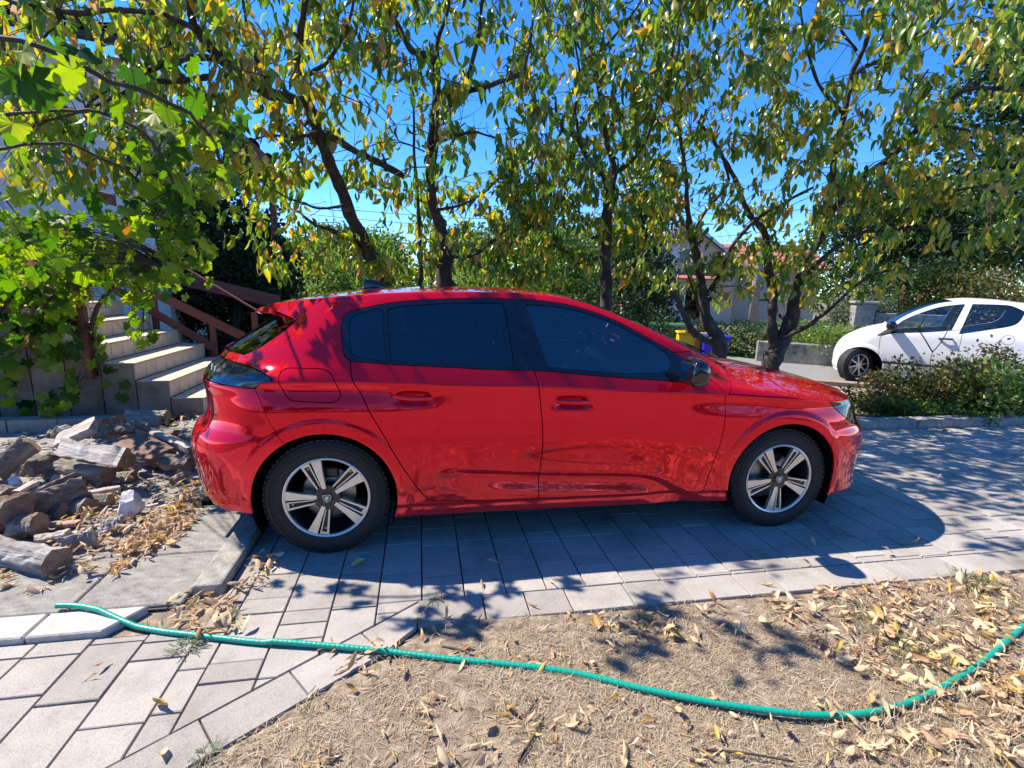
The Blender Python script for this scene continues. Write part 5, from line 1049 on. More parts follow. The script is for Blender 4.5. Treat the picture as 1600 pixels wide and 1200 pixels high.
tot += cherry('forked cherry tree with greener leaves behind the middle of the red car', (948, 480), 5.7,
  [[(948, 462, 5.7, 28), (947, 400, 5.7, 25), (949, 345, 5.65, 24), (955, 300, 5.6, 21), (962, 268, 5.55, 16), (954, 232, 5.5, 13), (946, 195, 5.4, 12), (938, 140, 5.3, 10), (929, 85, 5.2, 9), (936, 40, 5.1, 8), (944, -30, 5.0, 6)],
   [(953, 300, 5.6, 14), (938, 270, 5.5, 12), (925, 257, 5.4, 12), (912, 235, 5.3, 12), (902, 211, 5.2, 12), (886, 205, 5.1, 8), (874, 185, 5.0, 7), (868, 150, 4.9, 5)],
   [(962, 268, 5.55, 10), (985, 255, 5.5, 9), (1002, 235, 5.4, 7), (1020, 200, 5.3, 6), (1040, 150, 5.2, 5)],
   [(905, 215, 5.2, 7), (900, 170, 5.1, 6), (905, 120, 5.0, 5), (895, 60, 4.9, 4)],
   [(948, 395, 5.7, 9), (905, 410, 5.6, 9), (885, 395, 5.5, 7), (868, 385, 5.4, 5)],
   [(935, 120, 5.3, 6), (900, 60, 5.1, 5), (880, 0, 5.0, 4)], [(932, 85, 5.2, 6), (975, 40, 5.1, 5), (1010, -10, 5.0, 4)]],
  [(800, 1080, -60, 150, 4.2, 6.0, 82), (780, 1060, 150, 320, 4.6, 6.2, 96), (770, 1030, 300, 440, 5.0, 6.4, 78), (800, 1100, -330, -50, 3.8, 5.8, 30)], 9, .34, 35)
tot += cherry('short stemmed cherry tree with a sawn off stub beside the bins', (1112, 560), 6.2,
  [[(1125, 545, 6.2, 40), (1108, 505, 6.2, 30), (1103, 470, 6.2, 24), (1099, 430, 6.15, 22), (1095, 400, 6.1, 21), (1086, 366, 6.05, 17), (1080, 330, 6.0, 13), (1076, 270, 5.9, 10), (1066, 200, 5.7, 8), (1062, 120, 5.5, 6), (1070, 40, 5.3, 5)],
   [(1110, 535, 6.2, 18), (1090, 527, 6.15, 18), (1078, 520, 6.1, 17), (1068, 500, 6.05, 15), (1058, 480, 6.0, 13), (1048, 462, 5.95, 13)],
   [(1104, 462, 6.15, 13), (1118, 440, 6.1, 12), (1134, 408, 6.05, 11), (1146, 383, 6.0, 10), (1180, 347, 5.9, 9), (1215, 326, 5.8, 8), (1268, 298, 5.6, 6)],
   [(1085, 365, 6.05, 8), (1105, 325, 6.0, 8), (1140, 285, 5.9, 7), (1135, 250, 5.8, 6)],
   [(1100, 500, 6.15, 6), (1078, 440, 6.1, 6), (1068, 410, 6.0, 4)]],
  [(980, 1230, -60, 160, 4.4, 6.2, 84), (980, 1240, 150, 330, 5.0, 6.6, 84), (1010, 1240, 320, 430, 5.6, 6.8, 50), (1020, 1240, 410, 480, 5.8, 6.8, 20), (1000, 1260, -330, -50, 4.0, 6.0, 28)], 8, .40, 47, 260, .62)
tot += cherry('stout twin stemmed cherry tree with long limbs reaching to the right', (1210, 590), 6.3,
  [[(1207, 572, 6.3, 52), (1222, 535, 6.3, 42), (1240, 495, 6.25, 36), (1248, 455, 6.2, 26), (1258, 425, 6.1, 20), (1270, 403, 6.0, 17), (1290, 370, 5.9, 15), (1312, 325, 5.8, 16), (1345, 288, 5.6, 16), (1395, 249, 5.4, 17), (1425, 214, 5.3, 15), (1455, 190, 5.2, 12), (1491, 157, 5.1, 11), (1521, 139, 5.0, 10), (1598, 141, 4.8, 8), (1680, 150, 4.7, 6)],
   [(1208, 545, 6.3, 28), (1205, 500, 6.3, 25), (1207, 456, 6.3, 24), (1202, 414, 6.25, 20), (1195, 360, 6.2, 16), (1172, 332, 6.1, 13), (1148, 276, 6.0, 11), (1130, 245, 5.9, 10), (1112, 215, 5.8, 9), (1092, 190, 5.7, 7)],
   [(1285, 380, 5.9, 10), (1300, 300, 5.8, 12), (1307, 238, 5.7, 14), (1320, 175, 5.6, 13), (1330, 118, 5.5, 12), (1345, 75, 5.4, 10), (1368, -10, 5.3, 8), (1380, -70, 5.2, 5)],
   [(1332, 122, 5.5, 10), (1350, 108, 5.4, 10), (1372, 97, 5.3, 10), (1405, 90, 5.2, 9), (1441, 62, 5.1, 8), (1470, 35, 5.0, 7), (1500, 0, 4.9, 6), (1530, -60, 4.8, 4)],
   [(1254, 440, 6.15, 13), (1275, 412, 6.0, 12), (1303, 388, 5.9, 11), (1340, 365, 5.7, 9), (1385, 345, 5.5, 8), (1425, 322, 5.3, 8), (1460, 305, 5.2, 7), (1530, 290, 5.0, 5), (1600, 285, 4.8, 4)],
   [(1340, 364, 5.7, 8), (1400, 360, 5.5, 7), (1470, 358, 5.3, 6), (1560, 362, 5.1, 5)],
   [(1222, 530, 6.25, 12), (1262, 511, 6.0, 11), (1290, 490, 5.8, 9), (1320, 460, 5.6, 7), (1360, 432, 5.4, 6), (1430, 418, 5.2, 5), (1500, 408, 5.0, 4), (1600, 380, 4.8, 3)],
   [(1448, 194, 5.2, 9), (1480, 200, 5.1, 8), (1520, 205, 5.0, 6)],
   [(1318, 180, 5.6, 9), (1280, 130, 5.5, 8), (1262, 70, 5.4, 6), (1250, 0, 5.3, 5)], [(1338, 80, 5.4, 7), (1310, 40, 5.3, 6), (1300, -20, 5.2, 4)],
   [(1395, 250, 5.4, 7), (1420, 150, 5.2, 6), (1450, 110, 5.1, 4)]],
  [(1150, 1420, -60, 140, 4.2, 6.2, 82), (1200, 1480, 130, 300, 4.6, 6.4, 84), (1400, 1660, -60, 160, 4.0, 5.8, 66), (1420, 1660, 150, 380, 4.4, 5.8, 68), (1190, 1420, 290, 430, 5.2, 6.4, 42), (1250, 1420, 400, 480, 5.4, 6.2, 9), (1200, 1700, -330, -50, 3.8, 6.0, 42), (1660, 2100, -200, 330, 3.6, 6.0, 40)], 9, .44, 59, 290, .60)
print('cherry leaves', tot)
# ------------------------------------------------------------------ grape vine
def vine(label, canes, spots, seed, limit, boxes=(), base=(0, 0, 0)):
    r = np.random.RandomState(seed); root = empty('grape_vine', base, 0, label, 'vine'); base = np.array(base, float); nodes = []
    for l in canes:
        C = cr([np.append(at(p[0], p[1], p[2]), p[3]/2*p[2]/F_PX) for p in l], 5); C[:, :3] += np.cumsum(r.randn(len(C), 3)*.006, 0); MB().tube(C[:, :3]-base, np.maximum(C[:, 3], .0022), 5).build('cane', M['twig'], root, smooth='all'); nodes += [c[:3] for c in C]
    P, S = [], []
    for px, py, Y, sz in spots: P.append(at(px, py-sz*.2, Y)); S.append(sz*Y/F_PX/1.05)
    for x0, x1, y0, y1, Ya, Yb, n, s0, s1 in boxes:
        for _ in range(n): P.append(at(r.uniform(x0, x1), r.uniform(y0, y1), r.uniform(Ya, Yb))); S.append(r.uniform(s0, s1))
    P, S = np.array(P), np.array(S); n = len(P); NA = np.array(nodes); tw = MB()
    for p in P:
        k = np.argmin(((NA-p)**2).sum(1)); s = NA[k]; m_ = (s+p)/2+np.array([0, 0, .05])
        if np.linalg.norm(p-s) < 1.4: tw.tube(cr([s-base, m_-base, p-base], 3), np.linspace(.0028, .0014, 7), 3, caps=False)
    o = tw.build('tendrils', M['twig'], root); o['kind'] = 'stuff'
    hd = r.uniform(0, 2*pi, n); el = -np.radians(np.clip(r.normal(58, 22, n), 0, 88)); hd = np.where(r.rand(n) < .6, r.normal(-pi/2+.5, .9, n), hd)
    D = np.stack([np.cos(hd)*np.cos(el), np.sin(hd)*np.cos(el), np.sin(el)], 1)
    put_leaves(root, base, GT, 'vine', M['vine'], r.randint(0, 4, n), frames(D, r.normal(0, .5, n)), S, P, np.clip(r.normal(.45, .24, n), 0, 1), limit)
vine('overhead grape vine with big lobed leaves at the upper left', [
  [(-60, 60, 2.5, 9), (60, 70, 2.5, 8), (150, 110, 2.6, 7), (260, 150, 2.8, 6), (330, 200, 3.0, 5), (350, 260, 3.2, 4)], [(-40, 180, 2.6, 6), (80, 165, 2.6, 5), (170, 170, 2.7, 5), (250, 230, 3.0, 4), (290, 330, 3.3, 3)],
  [(-60, 250, 2.8, 6), (60, 225, 2.9, 5), (150, 250, 3.1, 4), (230, 300, 3.4, 3), (260, 420, 3.6, 3)]],
  [(35, 95, 2.4, 66), (50, 138, 2.4, 72), (18, 130, 2.4, 44), (112, 122, 2.4, 66), (125, 88, 2.5, 50), (188, 172, 2.6, 54), (172, 195, 2.6, 34), (262, 178, 2.8, 46), (308, 165, 2.9, 48), (300, 108, 2.8, 44), (242, 186, 2.8, 48), (258, 208, 2.9, 40), (215, 240, 2.9, 34), (275, 312, 3.2, 48), (240, 300, 3.2, 42), (190, 360, 3.3, 34), (150, 320, 3.3, 44), (330, 315, 3.3, 30), (345, 347, 3.3, 32), (270, 350, 3.3, 36), (292, 368, 3.3, 36), (355, 255, 3.2, 32), (320, 250, 3.2, 38), (20, 200, 2.5, 40), (85, 150, 2.5, 40), (205, 120, 2.7, 40), (140, 215, 2.7, 36), (320, 210, 3.1, 36), (280, 240, 3.1, 40), (230, 262, 3.1, 36), (60, 330, 3.0, 40), (30, 310, 3.0, 44), (110, 300, 3.1, 36)], 3, 200,
  boxes=[(190, 380, 170, 380, 2.9, 3.8, 120, .06, .13), (150, 330, 290, 440, 3.2, 4.2, 105, .07, .14), (0, 130, 330, 440, 3.2, 4.2, 80, .07, .15), (160, 290, 400, 470, 3.6, 4.4, 44, .06, .13), (-100, 110, 60, 220, 2.5, 3.2, 20, .08, .14), (-40, 260, 350, 440, 3.4, 4.4, 80, .07, .15)], base=tuple(uv(-4.2, 5.3)))
vine('bushy grape vine tumbling over the stair side wall behind the firewood', [
  [(40, 640, 5.0, 16), (60, 560, 4.9, 12), (90, 470, 4.7, 9), (130, 400, 4.5, 7), (200, 340, 4.4, 5)], [(150, 640, 5.1, 12), (140, 560, 4.9, 9), (150, 480, 4.7, 7), (230, 400, 4.5, 4)], [(-40, 640, 5.0, 12), (-20, 540, 4.8, 9), (30, 440, 4.6, 6), (60, 350, 4.5, 4)], [(60, 480, 4.7, 6), (160, 420, 4.5, 5), (215, 440, 4.5, 3), (225, 500, 4.6, 2)]], [], 5, 260,
  boxes=[(-60, 210, 330, 430, 4.1, 5.0, 140, .07, .16), (-60, 110, 400, 530, 4.3, 5.0, 190, .08, .16), (-60, 120, 500, 655, 4.4, 5.2, 260, .08, .17), (90, 260, 400, 470, 4.3, 4.9, 60, .07, .14), (110, 195, 570, 650, 4.7, 5.2, 44, .08, .14), (195, 240, 430, 540, 4.5, 4.9, 26, .07, .13), (110, 160, 470, 570, 4.6, 5.0, 30, .08, .14)], base=tuple(uv(-4.4, 5.5)))

# ------------------------------------------------------------------ shrubs, hedges and far trees: clumps of small leaf faces round real stems
def card_tmpl(): return np.array([(0, 0, 0), (.45, .26, .05), (1, 0, -.10), (.45, -.26, .05)]), np.array([(0, 1, 2), (0, 2, 3)])
CT = [card_tmpl(), (np.array([(0, 0, 0), (.5, .30, -.06), (1, .02, -.2), (.5, -.30, .04), (.3, -.05, .08)]), np.array([(0, 1, 4), (1, 2, 4), (2, 3, 4), (3, 0, 4)]))]
GREENS = {'dark': [(0, (.012,.03,.010)), (.5, (.03,.065,.016)), (1, (.07,.12,.03))], 'mid': [(0, (.04,.09,.02)), (.5, (.12,.20,.04)), (1, (.25,.31,.08))], 'light': [(0, (.09,.15,.03)), (.5, (.21,.30,.07)), (1, (.38,.42,.14))],
          'olive': [(0, (.07,.10,.05)), (.5, (.15,.18,.10)), (1, (.26,.28,.18))], 'ochre': [(0, (.10,.10,.03)), (.5, (.22,.18,.06)), (1, (.36,.28,.11))], 'brown': [(0, (.03,.05,.015)), (.35, (.07,.10,.025)), (.62, (.14,.12,.04)), (.85, (.17,.09,.04)), (1, (.24,.16,.09))]}
for k, v in GREENS.items(): M['g_'+k] = leafmat('foliage_'+k, v, .48, .45, .4)
def foliage(name, label, cat, c, dims, n, size, green, seed, clumps=26, trunk=None, group=None, shape='ball', stems=6, drop=.0, kind=None, jag=.35):
    """c = centre of the base; dims = (rx, ry, height)"""
    r = np.random.RandomState(seed); c = np.asarray(c, float); root = empty(name, c, 0, label, cat, group); rx, ry, h = dims
    if kind: root['kind'] = kind
    z0 = trunk[0] if trunk else 0.0
    if shape == 'ball':
        d = r.randn(clumps, 3); d /= np.linalg.norm(d, axis=1)[:, None]; rad = r.uniform(.35, 1, clumps)[:, None]**.5*.78; C = d*rad*np.array([rx, ry, (h-z0)/2])+np.array([0, 0, z0+(h-z0)/2])
    elif shape == 'box': C = np.stack([r.uniform(-rx, rx, clumps), r.uniform(-ry, ry, clumps), r.uniform(.1, .85, clumps)*h], 1)
    elif shape == 'cone': t = r.uniform(0.02, .97, clumps); a = r.uniform(0, 2*pi, clumps); q = (1-t)*r.uniform(.35, .95, clumps); C = np.stack([rx*q*np.cos(a), ry*q*np.sin(a), z0+(h-z0)*t], 1)
    else: t = r.rand(clumps); C = np.stack([r.uniform(-rx, rx, clumps), r.uniform(-ry, ry, clumps), h*(.15+.75*t)*(1-.45*r.rand(clumps))], 1)
    if shape == 'box': cs = np.stack([np.full(clumps, rx/max(clumps/(6*h), 1)**.5*.9+.12), np.full(clumps, ry*.75), np.full(clumps, h*.28)], 1)
    else: cs = np.array([rx, ry, (h-z0)/2])*r.uniform(.22, .42, clumps)[:, None]
    k = r.randint(0, clumps, n); d = r.randn(n, 3); d /= np.linalg.norm(d, axis=1)[:, None]; rr = np.where(r.rand(n) < .75, r.uniform(.75, 1.08, n), r.uniform(.2, 1, n)); rr *= 1+jag*.35*r.randn(n)
    P = C[k]+d*rr[:, None]*cs[k]; P[:, 2] = np.maximum(P[:, 2], .02); D = d*.7+r.randn(n, 3)*.6+np.array([0, 0, -drop]); tone = np.clip(r.uniform(.1, .7, clumps)[k]+r.normal(0, .16, n), 0, 1)
    V, T, rn = join_leaves(CT, r.randint(0, 2, n), frames(D, r.uniform(0, 6, n)), size*r.uniform(.6, 1.25, n), P, tone); o = part('crown' if trunk else 'foliage', V, T, M['g_'+green], root, rnd=rn); o['kind'] = 'stuff'
    if trunk:
        mb = MB(); mb.tube([(0, 0, -.1), (.03*h*r.randn()*.2, 0, z0), (0, 0, h*.75)], [trunk[1], trunk[1]*.75, trunk[1]*.2], 9); mb.build('trunk', M['treebark'], root, smooth='all'); lb = MB()
        for q in range(min(12, clumps)): lb.tube(cr([(0, 0, max(z0*.8, C[q, 2]*.55)), C[q]*np.array([.5, .5, .85]), C[q]], 3), np.linspace(trunk[1]*.3, .01, 7), 5)
        lo = lb.build('limbs', M['treebark'], root, smooth='all'); lo['kind'] = 'stuff'
    else:
        mb = MB()
        for q in range(stems): g_ = C[q % clumps]; mb.tube(cr([(g_[0]*.35, g_[1]*.35, -.03), g_*np.array([.7, .7, .6]), g_], 3), np.linspace(.018, .004, 7)*max(h, .6), 5)
        so = mb.build('stems', M['twig'], root, smooth='all'); so['kind'] = 'stuff'
    return root
def base_at(px, Y): p = at(px, 600, Y); return (p[0], Y, -.03)
foliage('shrub', 'dense dark evergreen shrub behind the brown stair railing', 'shrub', base_at(350, 9.6), (1.5, 1.1, 3.4), 16000, .10, 'dark', 1, 40)
foliage('shrub', 'dark bamboo like shrub between the stair railing and the leaning cherry', 'shrub', base_at(425, 10.6), (.9, .8, 2.9), 9500, .11, 'dark', 2, 34, drop=.8)
foliage('shrub', 'dark shrub in the corner under the porch roof', 'shrub', base_at(262, 10.3), (1.1, .9, 3.0), 10000, .10, 'dark', 3, 30)
foliage('shrub', 'pale green shrub in the distance left of the leaning cherry trunk', 'shrub', base_at(500, 13.5), (1.6, 1.2, 2.5), 6500, .10, 'light', 4, 36)
foliage('shrub', 'sunlit green shrub seen between the two left cherry trunks', 'shrub', base_at(610, 12.2), (1.3, 1.0, 2.15), 5000, .10, 'mid', 5, 34)
foliage('shrub', 'light green shrub just right of the double stemmed cherry', 'shrub', base_at(750, 11.0), (1.35, 1.0, 2.3), 6500, .09, 'light', 6, 36)
foliage('shrub', 'tall leafy green shrub left of the forked cherry trunk', 'shrub', base_at(865, 10.2), (1.15, .9, 2.7), 6500, .09, 'mid', 7, 36)
foliage('conifer_tree', 'dark drooping conifer behind the forked cherry tree', 'tree', base_at(985, 12.8), (1.4, 1.3, 4.0), 12000, .10, 'dark', 8, 80, trunk=(.2, .09), shape='cone', drop=1.2)
foliage('clipped_shrub', 'dark rounded evergreen bush beside the green bin', 'bush', base_at(995, 9.6), (.62, .6, 1.45), 5000, .06, 'dark', 9, 30)
hc = at(1190, 600, 12.2); foliage('hedge', 'clipped green garden hedge along the road in front of the pink house', 'hedge', (6.6, 12.2, -.03), (2.6, .45, .86), 14000, .07, 'light', 10, 70, shape='box', stems=20)
foliage('hedge', 'low leafy ground cover behind the road wall left of the white car', 'hedge', (7.6, 10.8, .2), (1.1, .45, .62), 4500, .075, 'light', 11, 30, shape='box', stems=8)
foliage('shrub', 'silvery olive bush behind the nose of the white car', 'shrub', base_at(1330, 11.4), (.75, .6, 1.75), 5000, .07, 'olive', 12, 34)
foliage('shrub', 'dark green bush beyond the white car roof', 'shrub', base_at(1420, 13.4), (2.0, 1.2, 2.6), 9000, .10, 'dark', 13, 40)
foliage('shrub', 'ochre coloured dry shrub above the white car roof', 'shrub', base_at(1480, 13.0), (1.7, 1.0, 2.3), 7000, .085, 'ochre', 14, 36)
foliage('shrub', 'ochre and green shrub at the right edge above the white car', 'shrub', base_at(1590, 12.6), (1.5, 1.0, 2.4), 6000, .085, 'ochre', 15, 32)
foliage('broadleaf_tree', 'huge dark green tree filling the upper right corner', 'tree', base_at(1590, 15.5), (3.6, 3.2, 11.5), 26000, .20, 'dark', 16, 90, trunk=(2.4, .28))
foliage('broadleaf_tree', 'dark green tree behind the pink house side wall', 'tree', base_at(1345, 19), (2.6, 2.4, 6.2), 13000, .17, 'dark', 17, 60, trunk=(1.2, .2))
foliage('broadleaf_tree', 'mid green tree between the far trees at the right', 'tree', base_at(1450, 21), (3.4, 3.0, 7.0), 14000, .2, 'mid', 18, 60, trunk=(1.4, .2))
foliage('broadleaf_tree', 'distant green tree beyond the shrubs at the left of the garden', 'tree', base_at(560, 24), (3.2, 3.0, 4.2), 9000, .2, 'mid', 19, 50, trunk=(.8, .2))
foliage('broadleaf_tree', 'distant dark tree beyond the shrubs in the middle of the garden', 'tree', base_at(800, 22), (3.6, 3.0, 4.4), 10000, .2, 'mid', 20, 50, trunk=(.8, .2))
foliage('broadleaf_tree', 'distant tree to the left of the pink house gable', 'tree', base_at(930, 27), (3.0, 3.0, 5.0), 9000, .22, 'mid', 21, 50, trunk=(1.0, .2))
foliage('treeline', 'far band of trees closing the view beyond the gardens', 'trees', (4, 48, -.1), (46, 4, 5.2), 26000, .42, 'mid', 22, 120, shape='box', stems=12, kind='stuff')
# planting bed in front of the white car
bed = sheet('planting_bed', [uv(1.0, 4.66), uv(9.5, 4.66), uv(9.5, 6.3), uv(5.2, 7.2), uv(-2.2, 8.2), uv(-1.2, 4.66)], -.004, M['soil'])
def bush_px(px, Y): p = at(px, 600, Y); return (p[0], p[1], 0)
foliage('shrub', 'straggly brown leaved shrub at the left end of the bed before the white car', 'shrub', bush_px(1392, 6.25), (.42, .34, .50), 2400, .055, 'brown', 31, 30, shape='low', stems=14, jag=.8)
foliage('shrub', 'brownish shrub with wilted leaves in the middle of the bed before the white car', 'shrub', bush_px(1475, 6.3), (.50, .40, .74), 4200, .055, 'brown', 32, 34, shape='low', stems=16, jag=.8)
foliage('shrub', 'green broad leaved shrub at the right of the bed before the white car', 'shrub', bush_px(1572, 6.1), (.50, .42, .78), 2600, .095, 'light', 33, 30, shape='low', stems=12, jag=.5)
foliage('shrub', 'tall wilted shrub close to the white car door', 'shrub', bush_px(1535, 6.8), (.55, .3, .98), 3000, .06, 'brown', 34, 30, shape='low', stems=16, jag=.9)
foliage('shrub', 'low dark green plants along the bed kerb', 'plants', bush_px(1480, 5.95), (.8, .16, .26), 2200, .05, 'mid', 35, 30, shape='low', stems=10, jag=.8)
foliage('weed', 'green weed spilling over the bed kerb onto the pavers', 'plant', bush_px(1545, 5.72), (.28, .10, .16), 520, .045, 'mid', 36, 14, shape='low', stems=6, jag=.9)
sap = MB(); sr = empty('bare_sapling', bush_px(1462, 6.05), 0, 'thin bare forked sapling standing in the bed in front of the white car door', 'sapling'); sb = np.array(bush_px(1462, 6.05))
for l in ([(1462, 640, 6.05), (1455, 600, 6.05), (1453, 570, 6.05), (1457, 550, 6.05)], [(1457, 550, 6.05), (1445, 530, 6.0), (1437, 515, 6.0), (1443, 500, 6.0), (1447, 490, 6.0)], [(1457, 550, 6.05), (1468, 538, 6.1), (1478, 522, 6.1), (1485, 508, 6.1)], [(1437, 517, 6.0), (1430, 519, 6.0)]): sap.tube(cr([at(*p)-sb for p in l], 4), np.linspace(.008, .0035, (len(l)-1)*4+1), 5)
sap.build('stem', M['twig'], sr, smooth='all')
kb0 = np.array(uv(3.0, 4.58)); kbo = empty('bed_kerb', kb0, DA, 'weathered concrete kerb between the driveway and the leafy bed', 'kerb'); kme = MB().box((-.495, -.07, -.08), (.495, .07, .10)).mesh('kerb_stone', M['kerb'], bevel=.014, seg=2)
for i in range(-5, 8): o = link('kerb_stone', kme, kbo, (i*1.0, random.uniform(-.006, .006), random.uniform(-.008, .006))); o.rotation_euler = (0, 0, random.uniform(-.006, .006))
# road, its kerb and the wall under the hedge
sheet('road', [(1.5, 10.6), (5.0, 8.6), (9.0, 7.0), (22, 2.8), (24, 6.5), (9.0, 10.1), (6.75, 10.25), (5.6, 11.0), (3.6, 13.2)], -.012, M['asphalt'])
M['kerb_brown'] = mat('brown_kerb', [(.25,.17,.13),(.36,.27,.21)], 8, .9, .4, 60)
rk = empty('road_kerb', (5.6, 7.95, 0), -.28, 'reddish brown kerb stones at the road edge beside the white car wheel', 'kerb'); rme = MB().box((-.48, -.08, -.1), (.48, .08, .075)).mesh('kerb_stone', M['kerb_brown'], bevel=.012)
for i in range(-2, 5): link('kerb_stone', rme, rk, (i*.97-.4, 0, 0))
rw_ = empty('road_wall', (7.0, 10.35, 0), -.36, 'stained low concrete wall below the ground cover by the road', 'wall'); M['stained'] = mat('stained_concrete', [(.06,.055,.05),(.22,.205,.19),(.36,.34,.31)], 4, .95, .6, 50, detail=9)
MB().box((-1.75, -.1, -.05), (4.2, .12, .42)).build('wall', M['stained'], rw_, bevel=.015)
gp = at(1345, 500, 11.0); gpr = empty('gate_pillar', (gp[0], 11.0, 0), -.3, 'grey square concrete gate pillar behind the white car bonnet', 'pillar'); MB().box((-.19, -.19, 0), (.19, .19, 1.28)).build('shaft', M['kerb'], gpr, bevel=.012); MB().box((-.23, -.23, 1.283), (.23, .23, 1.34)).build('cap', M['kerb'], gpr, bevel=.01)
MB().box((.25, -.05, .2), (1.6, .05, 1.1)).build('side_wall', M['kerb'], gpr, bevel=.01)
# utility pole and wires
up = at(1178, 480, 20); ur = empty('utility_pole', (up[0], 20, 0), 0, 'pale grey utility pole right of the pink house', 'pole'); MB().tube([(0, 0, 0), (0, 0, 2.5), (0, 0, 4.7)], [.17, .16, .15], 14).build('shaft', M['kerb'], ur, smooth='all')
M['wire'] = mat('black_wire', [(.02,.02,.02)], rough=.6)
for i, (pa, pb) in enumerate((((380, 308), (1150, 330)), ((380, 322), (1180, 345)), ((400, 356), (1200, 362)), ((560, 300), (1080, 300)))):
    a, b = at(*pa, 17), at(*pb, 20); pts = [a*(1-t)+b*t-np.array([0, 0, .5*4*t*(1-t)]) for t in np.linspace(0, 1, 15)]
    tags(MB().tube(pts, .009, 4).build('overhead_wire', M['wire'], None), ['highest', 'second highest', 'lowest', 'short upper'][i]+' thin black wire crossing the sky behind the trees', 'wire', 'overhead wires')
# bins
def bin_(label, px, py_top, Y, col, w=.50, h=1.02, lidcol=None, two=False):
    p = at(px, 500, Y); m = mat('bin_plastic', [tuple(c*.8 for c in col), col], 5, .45, .05, 60); r_ = empty('wheelie_bin', (p[0], Y, 0), -.15, label, 'bin'); b = MB(); s = .84
    V = [(-w/2*s, -w/2*s, .05), (w/2*s, -w/2*s, .05), (w/2*s, w/2*s, .05), (-w/2*s, w/2*s, .05), (-w/2, -w/2, h), (w/2, -w/2, h), (w/2, w/2, h), (-w/2, w/2, h)]
    b.add(V, [(0,3,2,1),(4,5,6,7),(0,1,5,4),(1,2,6,5),(2,3,7,6),(3,0,4,7)]).build('body', m, r_, bevel=.03, seg=2); MB().box((-w/2-.02, -w/2-.03, h+.002), (w/2+.02, w/2+.02, h+.055)).build('lid', m if lidcol is None else mat('bin_lid', [lidcol], rough=.4), r_, bevel=.02, seg=2)
    MB().tube([(-w/2, w/2+.05, h-.02), (w/2, w/2+.05, h-.02)], .018, 6).build('handle', m, r_)
    for sx in (-1, 1): MB().lathe([(.001, 0), (.10, 0), (.10, .05), (.001, .05)], 16, axis='y').build('bin_wheel', M['rubber'], r_).location = (sx*w*.38, w/2-.02, .10)
    return r_
bin_('green wheelie bin with its lid shut, beside the windscreen pillar of the red car', 1046, 520, 11.2, (.05,.16,.07), .74, .68); bin_('bright yellow bin beside the green bin', 1074, 522, 10.6, (.85,.55,.01), .36, .56); bin_('second yellow bin, between the yellow and the blue bin', 1096, 525, 10.7, (.80,.52,.01), .32, .52); bin_('deep blue bin right of the yellow bins, partly behind the cherry stem', 1118, 525, 10.4, (.03,.02,.62), .50, .52)
# the pink house
M['pink'] = mat('pale_pink_render', [(.62,.50,.42),(.68,.56,.48)], 2, .9, .1, 100); M['white_trim'] = mat('white_trim', [(.78,.77,.75)], rough=.6); M['redtile'] = mat('red_roof_tile', [(.34,.11,.075),(.44,.17,.12)], 20, .8, .4, 40)
h2a = at(1030, 500, 25); hx0, hx1 = at(985, 450, 25)[0], at(1140, 450, 25)[0]; HW = hx1-hx0; h2 = empty('pink_house', (hx0, 25, -.3), -.12, 'pale pink gabled house with red tiled roof across the road', 'house'); EZ, RZ, DP = 3.15, 4.95, 7.0
gb_ = MB(); gb_.add([(0, 0, 0), (HW, 0, 0), (HW, 0, EZ), (HW/2, 0, RZ), (0, 0, EZ), (0, DP, 0), (HW, DP, 0), (HW, DP, EZ), (HW/2, DP, RZ), (0, DP, EZ)], [(0, 1, 2, 3, 4), (9, 8, 7, 6, 5), (1, 6, 7, 2), (5, 0, 4, 9), (0, 5, 6, 1)]); gb_.build('wall', M['pink'], h2)
for s in (0, 1):
    xe, xr_ = (-.45, HW/2) if s == 0 else (HW+.45, HW/2); ze = EZ-.45*(RZ-EZ)/(HW/2); nrow = 9; rm = MB()
    for k in range(nrow):                                          # courses of tiles, each a little proud of the one above
        t0, t1 = k/nrow, (k+1)/nrow+.02; a, b = (xe+(xr_-xe)*t0, ze+(RZ-ze)*t0+.12), (xe+(xr_-xe)*t1, ze+(RZ-ze)*t1+.09); rm.add([(a[0], -.5, a[1]), (b[0], -.5, b[1]), (b[0], DP+.4, b[1]), (a[0], DP+.4, a[1]), (a[0], -.5, a[1]-.07), (a[0], DP+.4, a[1]-.07), (b[0], -.5, b[1]-.07)], [(0, 1, 2, 3), (0, 3, 5, 4), (0, 4, 6, 1)])
    ro = rm.build('roof', M['redtile'], h2); q = MB(); q.add([(xe, -.52, ze-.05), (xr_, -.52, RZ-.05), (xr_, -.52, RZ+.10), (xe, -.52, ze+.10), (xe, -.45, ze-.05), (xr_, -.45, RZ-.05), (xr_, -.45, RZ+.10), (xe, -.45, ze+.10)], [(0, 1, 2, 3), (7, 6, 5, 4), (3, 2, 6, 7), (0, 4, 5, 1)]); q.build('bargeboard', M['white_trim'], h2)
def win2(x, z, w, hh, nm='window'):
    f = MB().box((x-w/2, -.06, z), (x+w/2, .02, z+hh)).build(nm, M['white_trim'], h2); MB().box((x-w/2+.07, -.075, z+.07), (x+w/2-.07, -.062, z+hh-.07)).build('pane', M['rear_glass'], f)
    for sx in (-1, 1): MB().box((x+sx*(w*.75)-w*.22, -.05, z), (x+sx*(w*.75)+w*.22, -.01, z+hh)).build('shutter', M['white_trim'], f)
win2(HW*.28, .9, .8, 1.3); win2(HW*.62, .35, .9, 2.0, 'door'); win2(HW*.5, 3.0, .6, .8)
